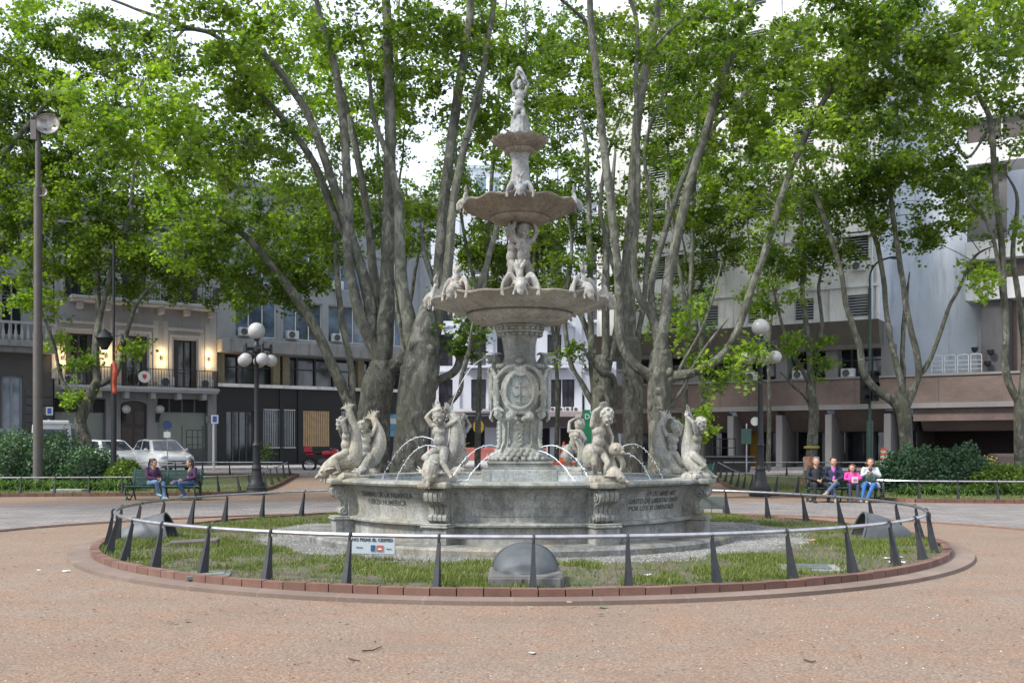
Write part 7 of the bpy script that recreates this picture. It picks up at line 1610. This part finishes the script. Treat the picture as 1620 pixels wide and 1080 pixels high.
# tree wrap
c = at(1284, 745, 38.0); w_ = empty('tree_wrap', (c.x, 38.0, gz(38)), 0, 'orange and white netting wrapped round the slim tree with yellow tape above', 'netting')
b = NB('orange netting'); b.col(b.ramp(b.noise(b.co('Object', (1, 1, 1)), 2.2, 6, .7), [(.35, (.16, .075, .045)), (.52, (.30, .13, .07)), (.66, (.36, .33, .32))])).set(Roughness=.9)
m = MB(); m.lathe([(.36, 0), (.34, .3), (.30, .6), (.27, .85), (.30, 1.05), (.26, 1.12)], 20, fr=lambda r, z, a: r * (1 + .10 * math.sin(3 * a + z * 6) + .05 * math.sin(9 * a))); m.build('netting', b.m, w_, True)
m = MB(); m.lathe([(.275, 1.42), (.285, 1.43), (.285, 1.50), (.275, 1.51)], 16); m.build('yellow_tape', plain('yellow tape', (.25, .22, .04), .5), w_, True)

# ---------------------------------------------------------------- cars
M_CARW = NB('white car paint'); M_CARW.col(M_CARW.ramp(M_CARW.noise(M_CARW.co(), 2, 3), [(.3, (.50, .51, .53)), (.7, (.58, .59, .60))])).set(Roughness=.25); M_CARW.b.inputs['Coat Weight'].default_value = .6; M_CARW = M_CARW.m
M_CARG = NB('car glass'); M_CARG.col(M_CARG.ramp(M_CARG.noise(M_CARG.co(), 3, 3), [(.4, (.012, .015, .02)), (.7, (.07, .09, .11))])).set(Roughness=.08); M_CARG = M_CARG.m
M_TYRE = plain('tyre rubber', (.015, .015, .016), .85); M_HEADL = plain('headlight lens', (.5, .53, .56), .15)
def car(loc, rz, label, L_=3.9, Wc=1.66, H=1.47, seed=0):
    """length along local -y (front at -y)"""
    root = empty('parked_car', loc, rz, label, 'car', 'white vehicles parked in the street'); h = L_ / 2; W2 = Wc / 2
    # longitudinal sections: (y, z_bottom, z_belt, half width low, half width belt)
    sec = [(-h, .35, .62, .60, .62), (-h + .10, .25, .74, .76, .74), (-h + .40, .22, .86, W2 - .02, .76), (-h + .95, .22, .96, W2, .79), (-h + 1.5, .22, .98, W2, .80), (h - 1.2, .22, 1.0, W2, .80), (h - .3, .24, .98, W2 - .02, .77), (h - .06, .30, .92, .74, .70), (h, .42, .80, .66, .62)]
    m = MB(); n_ = 10
    for (y, zb, zt, wl, wb) in sec:
        ring_ = [(-wl * .9, zb), (-wl, zb + .12), (-wl - .015, (zb + zt) / 2), (-wb, zt - .06), (-wb + .10, zt), (wb - .10, zt), (wb, zt - .06), (wl + .015, (zb + zt) / 2), (wl, zb + .12), (wl * .9, zb)]
        for x, z in ring_: m.v.append((x, y, z))
    for i in range(len(sec) - 1):
        for k in range(n_): k2 = (k + 1) % n_; o = i * n_; m.f.append((o + k, o + k2, o + n_ + k2, o + n_ + k))
    m.f.append(tuple(range(n_))[::-1]); m.f.append(tuple(range((len(sec) - 1) * n_, len(sec) * n_)))
    bd = m.build('body', M_CARW, root, True)
    # greenhouse
    yb0, yb1, yt0, yt1 = -h + .98, h - .22, -h + 1.72, h - .52; wb, wt = .76, .60; zb, zt = .95, H; c = MB()
    base = [(-wb, yb0, zb), (wb, yb0, zb), (wb + .02, (yb0 + yb1) / 2, zb), (wb - .03, yb1, zb), (-wb + .03, yb1, zb), (-wb - .02, (yb0 + yb1) / 2, zb)]; topp = [(-wt + .03, yt0, zt - .05), (wt - .03, yt0, zt - .05), (wt + .01, (yt0 + yt1) / 2, zt), (wt - .03, yt1, zt - .05), (-wt + .03, yt1, zt - .05), (-wt - .01, (yt0 + yt1) / 2, zt)]
    c.add(base + topp, [(0, 1, 7, 6), (1, 2, 8, 7), (2, 3, 9, 8), (3, 4, 10, 9), (4, 5, 11, 10), (5, 0, 6, 11), (6, 7, 8, 9, 10, 11)]); cb = c.build('cabin', M_CARW, root, False, bevel=.05)
    def pane(name, idx, a0, a1, b0, b1):
        i0, i1 = idx; B0, B1, T0, T1 = V(base[i0]), V(base[i1]), V(topp[i0]), V(topp[i1]); nn_ = ((B1 - B0).cross(T0 - B0)).normalized() * .012
        Q = lambda s, t: (B0.lerp(B1, s)).lerp(T0.lerp(T1, s), t) + nn_
        MB().quad(Q(a0, b0), Q(a1, b0), Q(a1, b1), Q(a0, b1)).build(name, M_CARG, cb)
    pane('windscreen', (0, 1), .07, .93, .06, .92); pane('rear_window', (3, 4), .1, .9, .15, .85)
    for idx, fr_ in (((1, 2), 0), ((2, 3), 1), ((5, 0), 1), ((4, 5), 0)): pane('side_window', idx, .16 if fr_ == 0 else .06, .94 if fr_ == 0 else .84, .10, .86)
    for sx_ in (-1, 1):
        for yw in (-h + .72, h - .62):
            w = MB(); w.lathe([(.20, -.09), (.28, -.10), (.31, -.07), (.31, .07), (.28, .10), (.20, .09)], 24); xform(w, Matrix.Translation((sx_ * (W2 - .07), yw, .31)) @ Matrix.Rotation(PI / 2, 4, 'Y')); wh = w.build('wheel', M_TYRE, root, True)
            r_ = MB(); r_.lathe([(.001, .0), (.20, .02), (.21, .0)], 20); xform(r_, Matrix.Translation((sx_ * (W2 + .03), yw, .31)) @ Matrix.Rotation(PI / 2 * sx_, 4, 'Y')); r_.build('rim', M_RAIL, wh, True)
        hl = MB().ell((sx_ * .56, -h + .12, .68), (.16, .12, .10), None, 14, 10).build('headlight', M_HEADL, root, True)
        MB().ell((sx_ * .88, -h + 1.35, 1.0), (.09, .06, .07), None, 12, 8).build('mirror', M_CARW, root, True)
    MB().box(-.42, .42, -h - .012, -h + .05, .40, .54).build('grille', M_DARK, root, bevel=.01); MB().box(-.2, .2, -h - .03, -h - .013, .42, .50).build('number_plate', M_WHITE, root)
    MB().box(-.66, .66, -h - .005, -h + .2, .24, .34).build('bumper', M_DARKGREY, root, bevel=.02)
    MB().box(-.3, .3, -h + 1.0, -h + 1.04, .955, .97).build('wiper', M_DARK, root)
    return root
car((at(252, 740, 43.9).x, 44.2, .43), R(38), 'white hatchback facing right, right of the two parked cars', seed=1)
car((at(178, 740, 45.6).x - .1, 45.6, .43), R(42), 'white rounded car half hidden by shrubs, left of the hatchback', H=1.46, seed=2)
vn = empty('parked_van', (at(84, 720, 45.5).x, 45.6, .43), R(20), 'boxy white van with dark windows behind the left shrubs', 'van', 'white vehicles parked in the street')
vn.scale = (.86, .86, .98); m = MB(); m.prism([(-.95, .35), (.95, .35), (.97, 1.2), (.90, 2.12), (.80, 2.28), (-.80, 2.28), (-.90, 2.12), (-.97, 1.2)], -1.6, 1.9); m.build('body', M_CARW, vn, bevel=.06)
MB().quad((-.78, -1.605, 1.25), (.78, -1.605, 1.25), (.74, -1.605, 1.95), (-.74, -1.605, 1.95)).build('windscreen', M_CARG, vn)
for s_ in (-1, 1):
    for y0 in (-1.3, -.3, .7): q = MB(); q.quad((s_ * .975, y0, 1.3), (s_ * .975, y0 + .8, 1.3), (s_ * .925, y0 + .8, 2.0), (s_ * .925, y0, 2.0)); q.build('side_window', M_CARG, vn)
    for yw in (-1.0, 1.3): w = MB(); w.lathe([(.2, -.1), (.33, -.08), (.33, .08), (.2, .1)], 20); xform(w, Matrix.Translation((s_ * .85, yw, .33)) @ Matrix.Rotation(PI / 2, 4, 'Y')); w.build('wheel', M_TYRE, vn, True)
m = MB(); m.box(-.85, .85, -1.75, -1.5, 2.16, 2.34); m.build('roof_visor', M_CARW, vn, bevel=.05)
# red motorcycle
mo = empty('motorcycle', (at(512, 730, 46.5).x, 46.5, .43), R(100), 'red motorcycle with a top box parked in front of the timber slats', 'motorcycle'); RED = plain('red paint', (.42, .012, .03), .3)
for y in (-.65, .65):
    m = MB(); m.tube([(0, y + .29 * math.cos(t), .31 + .29 * math.sin(t)) for t in [2 * PI * i / 24 for i in range(25)]], .05, 8); w = m.build('wheel', M_TYRE, mo, True); m = MB()
    for i in range(6): a = PI * i / 6; m.tube([(0, y - .26 * math.cos(a), .31 - .26 * math.sin(a)), (0, y + .26 * math.cos(a), .31 + .26 * math.sin(a))], .008, 5)
    m.build('spokes', M_RAIL, w)
m = MB(); m.ell((0, -.15, .80), (.16, .30, .15)); m.ell((0, -.5, .85), (.14, .16, .20)); m.ell((0, .55, .78), (.12, .26, .08)); sculpt(m, 'fairing', RED, mo, .02, 2)
MB().box(-.17, .17, .52, .90, .86, 1.16).build('top_box', RED, mo, bevel=.05); MB().ell((0, .25, .83), (.13, .34, .07), None, 12, 8).build('saddle', M_TYRE, mo, True); MB().ell((0, 0, .42), (.15, .28, .20), None, 12, 8).build('engine', M_DARKGREY, mo, True)
m = MB(); m.tube([(-.34, -.32, 1.05), (0, -.42, 1.0), (.34, -.32, 1.05)], .016, 8); m.tube([(0, -.42, 1.0), (0, -.66, .31)], .03, 8); m.build('handlebar', M_RAIL, mo, True)
MB().ell((0, -.62, .92), (.08, .06, .08), None, 12, 8).build('headlight', M_HEADL, mo, True); m = MB(); m.tube([(.12, .0, .30), (.14, .5, .32), (.14, .85, .42)], .035, 8); m.build('exhaust', M_RAIL, mo, True)

# ---------------------------------------------------------------- signs, posts, cones
def pole_thing(name, px, Y, label, cat, h, r=.035, mat=None, zb=None, group=None):
    x = at(px, 700, Y).x; z = gz(Y) if zb is None else zb; root = empty(name, (x, Y, z), 0, label, cat, group); MB().tube([(0, 0, 0), (0, 0, h)], r, 10).build('pole', mat or M_RAIL, root, True); return root
def hz(py, Y, root): return CAMH + (HOR - py) / FPX * Y - root.location.z
YEL = plain('warning yellow', (.62, .36, .02), .5)
w = pole_thing('warning_sign', 757, 50, 'yellow warning sign under dark street plates, seen between the left statues', 'sign', 2.9, .03, M_WHITE); z = hz(675, 50, w)
m = MB(); m.prism([(.28 * math.cos(2 * PI * i / 8 + PI / 8), z + .38 * math.sin(2 * PI * i / 8 + PI / 8)) for i in range(8)], -.06, -.035); pl_ = m.build('plate', YEL, w, bevel=.02); m = MB(); m.prism([(-.05, z - .12), (.05, z - .12), (.05, z + .05), (.12, z + .05), (0, z + .2), (-.12, z + .05), (-.05, z + .05)], -.066, -.0605); m.build('symbol', M_BLACKTXT, pl_)
z = hz(657, 50, w); MB().box(-.72, -.04, -.03, .0, z - .13, z + .13).build('street_plate', M_BLACKTXT, w); MB().box(.04, .72, -.03, .0, z - .16, z + .10).build('street_plate', M_BLACKTXT, w)
for s_ in (-1, 1): MB().box(s_ * .38 - .22, s_ * .38 + .22, -.036, -.031, z - .02, z + .02).build('lettering', plain('plate lettering', (.30, .30, .30), .6), w)
w = pole_thing('parking_sign', 265, 41.7, 'round blue sign on a thin pole in front of the hatchback', 'sign', 2.1, .025); z = hz(672, 41.7, w); m = MB(); m.lathe([(.001, .02), (.19, .02), (.19, -.01), (.001, -.01)], 28); xform(m, Matrix.Translation((0, -.04, z)) @ Matrix.Rotation(PI / 2, 4, 'X')); m.build('plate', plain('deep sign blue', (.02, .04, .14), .4), w, True); MB().box(-.14, .14, -.05, -.03, z - .52, z - .28).build('plate', M_WHITE, w); m = MB(); m.lathe([(.2, 0), (.16, .06), (.03, .1)], 16); m.build('foot', M_DARKGREY, w, True)
for px, Y, lb in ((338, 47.0, 'small blue and white sign on a pale post at the right end of the townhouse'), (77, 49.0, 'small blue and white sign left of the townhouse shop window')):
    w = pole_thing('parking_sign', px, Y, lb, 'sign', 2.4, .05, M_WHITE, .5, 'blue and white street signs'); z = hz(663 if px > 300 else 650, Y, w); MB().box(-.1, .24, -.08, -.055, z - .2, z + .2).build('plate', M_WHITE, w); MB().box(-.02, .17, -.09, -.082, z - .13, z + .14).build('plate', M_BLUE, w)
    MB().box(-.34, -.12, -.09, -.02, z - .17, z + .17).build('box', M_DARKGREY, w)
w = pole_thing('green_sign', 923, 46, 'tall narrow green sign behind the right rear statues', 'sign', 4.0, .05, M_IRON); z0, z1 = hz(720, 46, w), hz(648, 46, w); GRN = plain('sign green', (.012, .20, .085), .5)
bd = MB().box(-.02, .36, -.10, -.03, z0, z1).build('board', GRN, w, bevel=.01); text_obj('D', .34, M_WHITE, Matrix.Translation((.17, -.104, z1 - .32)) @ Matrix.Rotation(PI / 2, 4, 'X'), bd, bold=.008)
w = pole_thing('green_sign', 951, 46.4, 'second narrow green sign between the statue and the plane trunk', 'sign', 2.8, .04, M_IRON); MB().box(-.12, .22, -.10, -.03, hz(712, 46.4, w), hz(668, 46.4, w)).build('board', GRN, w, bevel=.01)
w = pole_thing('blue_poster_stand', 617, 47, 'blue poster stand glimpsed between the two big left trunks', 'sign', 3.0, .05, M_IRON); z0, z1 = hz(690, 47, w), hz(655, 47, w); bd = MB().box(-.1, .5, -.08, -.03, z0, z1).build('poster', plain('poster blue', (.12, .30, .45), .5, 0, .5, 5), w); MB().box(.0, .4, -.086, -.081, z1 - .45, z1 - .2).build('poster_print', M_WHITE, bd)
w = pole_thing('street_sign', 1181, 40.6, 'dark green street sign on a thin pale pole left of the right lamp', 'sign', 2.2, .03, M_RAIL); z0, z1 = hz(702, 40.6, w), hz(678, 40.6, w); MB().box(-.22, .18, -.06, -.03, z0, z1).build('plate', plain('dark green plate', (.03, .07, .06), .5), w)
ORG = plain('cone orange', (.72, .13, .03), .5)
def cone(px, Y, zb, h, label, barrel=False):
    x = at(px, 700, Y).x; root = empty('traffic_barrel' if barrel else 'traffic_cone', (x, Y, zb), 0, label, 'barrel' if barrel else 'cone'); 
    r = lambda t: ((.23 * (1 - t * .82)) * h if not barrel else .13 - .02 * t)
    MB().box(-.27 * h, .27 * h, -.27 * h, .27 * h, 0, .04 * h).build('base', ORG, root, bevel=.01)
    for i in range(5): t0, t1 = .04 + .192 * i, .04 + .192 * (i + 1); m = MB(); m.lathe([(.001, t0 * h), (r(t0), t0 * h), (r(t1), t1 * h), (.001, t1 * h)], 20); m.build('band', ORG if i % 2 == 0 else M_WHITE, root, True)
cone(892, 46.5, .85, .95, 'orange and white traffic cone standing on the road barrier, right of the column'); cone(1398, 38.5, gz(38.5) + .9, .50, 'orange and white barrel above the bench, behind the woman in white', True)
fb = empty('barrier_block', (at(892, 740, 46.5).x, 46.5, .42), 0, 'low orange and grey barrier block under the traffic cone', 'barrier'); MB().box(-.85, .85, -.25, .25, .32, .43).build('top_board', ORG, fb, bevel=.02); MB().box(-.7, .7, -.2, .2, 0, .32).build('block', M_CONC, fb)
pb_ = MB().box(-.25, .25, -.25, .25, 0, .9).build('plinth_block', M_CONC, None, bevel=.03, loc=(at(1398, 740, 38.5).x, 38.5, gz(38.5))); tag(pb_, 'pale concrete block carrying the orange barrel', 'block')
# red and white road works fence
rw = empty('works_barrier', (at(740, 700, 57).x, 57, SZ), 0, 'long red and white works barrier across the far street, behind the rear left statue', 'barrier'); PK = plain('faded red board', (.42, .13, .12), .7, 0, .3, 2)
MB().box(-3.6, 4.5, -.03, .03, .25, .95).build('red_board', PK, rw); MB().box(-3.6, 4.5, -.06, .05, -.3, .2).build('white_board', M_WHITE, rw)
for i in range(7): MB().box(-3.6 + i * 1.35 - .04, -3.6 + i * 1.35 + .04, -.07, -.031, -.1, 1.05).build('post', M_WHITE, rw)
flowers(735, 708, 50, 'little orange yellow tuft beside the warning sign pole', 5)
# black column with lantern and orange banner
Yp = 37.0; w = pole_thing('lantern_post', 180, Yp, 'slender black post with a lantern and furled orange banner by the small left tree', 'street lamp', 9.0, .05, M_IRON)
MB().tube([(0, 0, 0), (0, 0, 4.6)], .10, 12).build('lower_sleeve', M_IRON, w, True); z = hz(538, Yp, w)
m = MB(); m.lathe([(.02, .42), (.1, .36), (.28, .16), (.34, .08), (.30, .06), (.2, -.15), (.1, -.35), (.001, -.36)], 14, (-.34, 0, z)); m.tube([(0, 0, z + .2), (-.34, 0, z + .38)], .025, 6); m.build('lantern', M_IRON, w, True)
m = MB(); m.tube([(0, 0, z + .15), (.34, 0, z + .2), (.36, 0, z - .12)], .025, 6); m.ell((.36, 0, z - .1), (.10, .10, .14)); m.build('lantern_arm', M_IRON, w, True)
m = MB(); chain(m, [(.05, -.12, hz(572, Yp, w)), (.12, -.15, hz(590, Yp, w)), (.06, -.13, hz(606, Yp, w)), (.10, -.15, hz(620, Yp, w))], [.05, .11, .07, .09]); chain(m, [(.10, -.14, hz(560, Yp, w)), (.20, -.1, hz(548, Yp, w)), (.30, -.1, hz(538, Yp, w))], [.03, .03, .02]); sculpt(m, 'banner', plain('orange red banner', (.34, .055, .02), .8, 0, .4, 5), w, .02, 2)
# black post with traffic lights, curved lamp arm
Yp = 37.5; w = pole_thing('signal_post', 1376, Yp, 'tall black post with traffic lights and a curved lamp arm behind the four seated people', 'traffic light', 2.5, .13, M_GREENIRON); z1 = hz(455, Yp, w)
m = MB(); m.tube([(0, 0, 2.5), (0, 0, z1)], .055, 10); m.tube(spline([(0, 0, z1), (.03, 0, z1 + .55), (.3, 0, z1 + .95), (.75, 0, z1 + 1.12)], 5), .035, 8); m.build('upper_pole', M_GREENIRON, w, True); MB().ell((.95, 0, z1 + 1.12), (.24, .1, .06), None, 12, 8).build('lamp_head', M_DARKGREY, w, True)
for (dx, p0, p1) in ((-.2, 638, 588), (.17, 634, 586)):
    z0, z2 = hz(p0, Yp, w), hz(p1, Yp, w); h_ = MB().box(dx - .13, dx + .13, -.15, .12, z0, z2).build('signal_head', M_DARK, w, bevel=.02)
    for i in range(3): m = MB(); zc = z0 + (z2 - z0) * (i + .5) / 3; m.lathe([(.10, -.0), (.11, .16)], 14, a0=R(-10), a1=R(190)); xform(m, Matrix.Translation((dx, -.15, zc)) @ Matrix.Rotation(PI / 2, 4, 'X')); m.build('visor', M_DARK, h_)
# dark skip and bicycle rack
sk = empty('skip', (at(1148, 745, 43).x, 42.2, .5), R(-3), 'dark open skip at the kerb behind the right lawn fence', 'skip'); m = MB(); m.prism([(-.75, .0), (.75, .0), (.92, .62), (-.92, .62)], -.4, .4); m.build('container', M_DARK, sk, bevel=.02); MB().box(-.97, .97, -.45, .45, .62, .68).build('rim', M_DARKGREY, sk)
rk = empty('bicycle_rack', (at(1143, 700, 48.5).x, 48.2, SZ), 0, 'dark grid rack on the pavement left of the right lamp', 'rack'); m = MB()
for i in range(4): m.box(-.55 + i * .37 - .02, -.55 + i * .37 + .02, -.02, .02, 0, 1.4)
for z in (.5, .95, 1.38): m.box(-.57, .58, -.015, .015, z - .02, z + .02)
m.build('grid', M_DARK, rk)
rk = empty('menu_stand', (at(300, 700, 47.9).x, 48.3, SZ), 0, 'dark grid stand on the pavement by the right shop window of the townhouse', 'stand'); m = MB()
for i in (-.5, -.28, .0, .26, .5): m.box(i - .02, i + .02, -.02, .02, 0 if abs(i) > .3 else .9, 2.0 if abs(i) > .3 else 1.8)
for z in (1.1, 1.45, 1.8): m.box(-.28, .5, -.015, .015, z - .02, z + .02)
m.build('grid', M_DARK, rk)
# small sapling by the office
sp = empty('sapling', (at(440, 735, 44).x, 42.0, .5), 0, 'thin leafy sapling on the pavement before the office block', 'plant'); m = MB(); m.tube([(0, 0, 0), (.03, 0, .9)], .015, 5); m.build('stem', M_BARK, sp); rs = np.random.RandomState(3); me = leaf_mesh('leaves', rs.normal(size=(160, 3)) * [.16, .16, .25] + [0, 0, .75], rs, .10); me.materials.append(M_SHRUBL); o = bpy.data.objects.new('leaves', me); C.objects.link(o); o.parent = sp
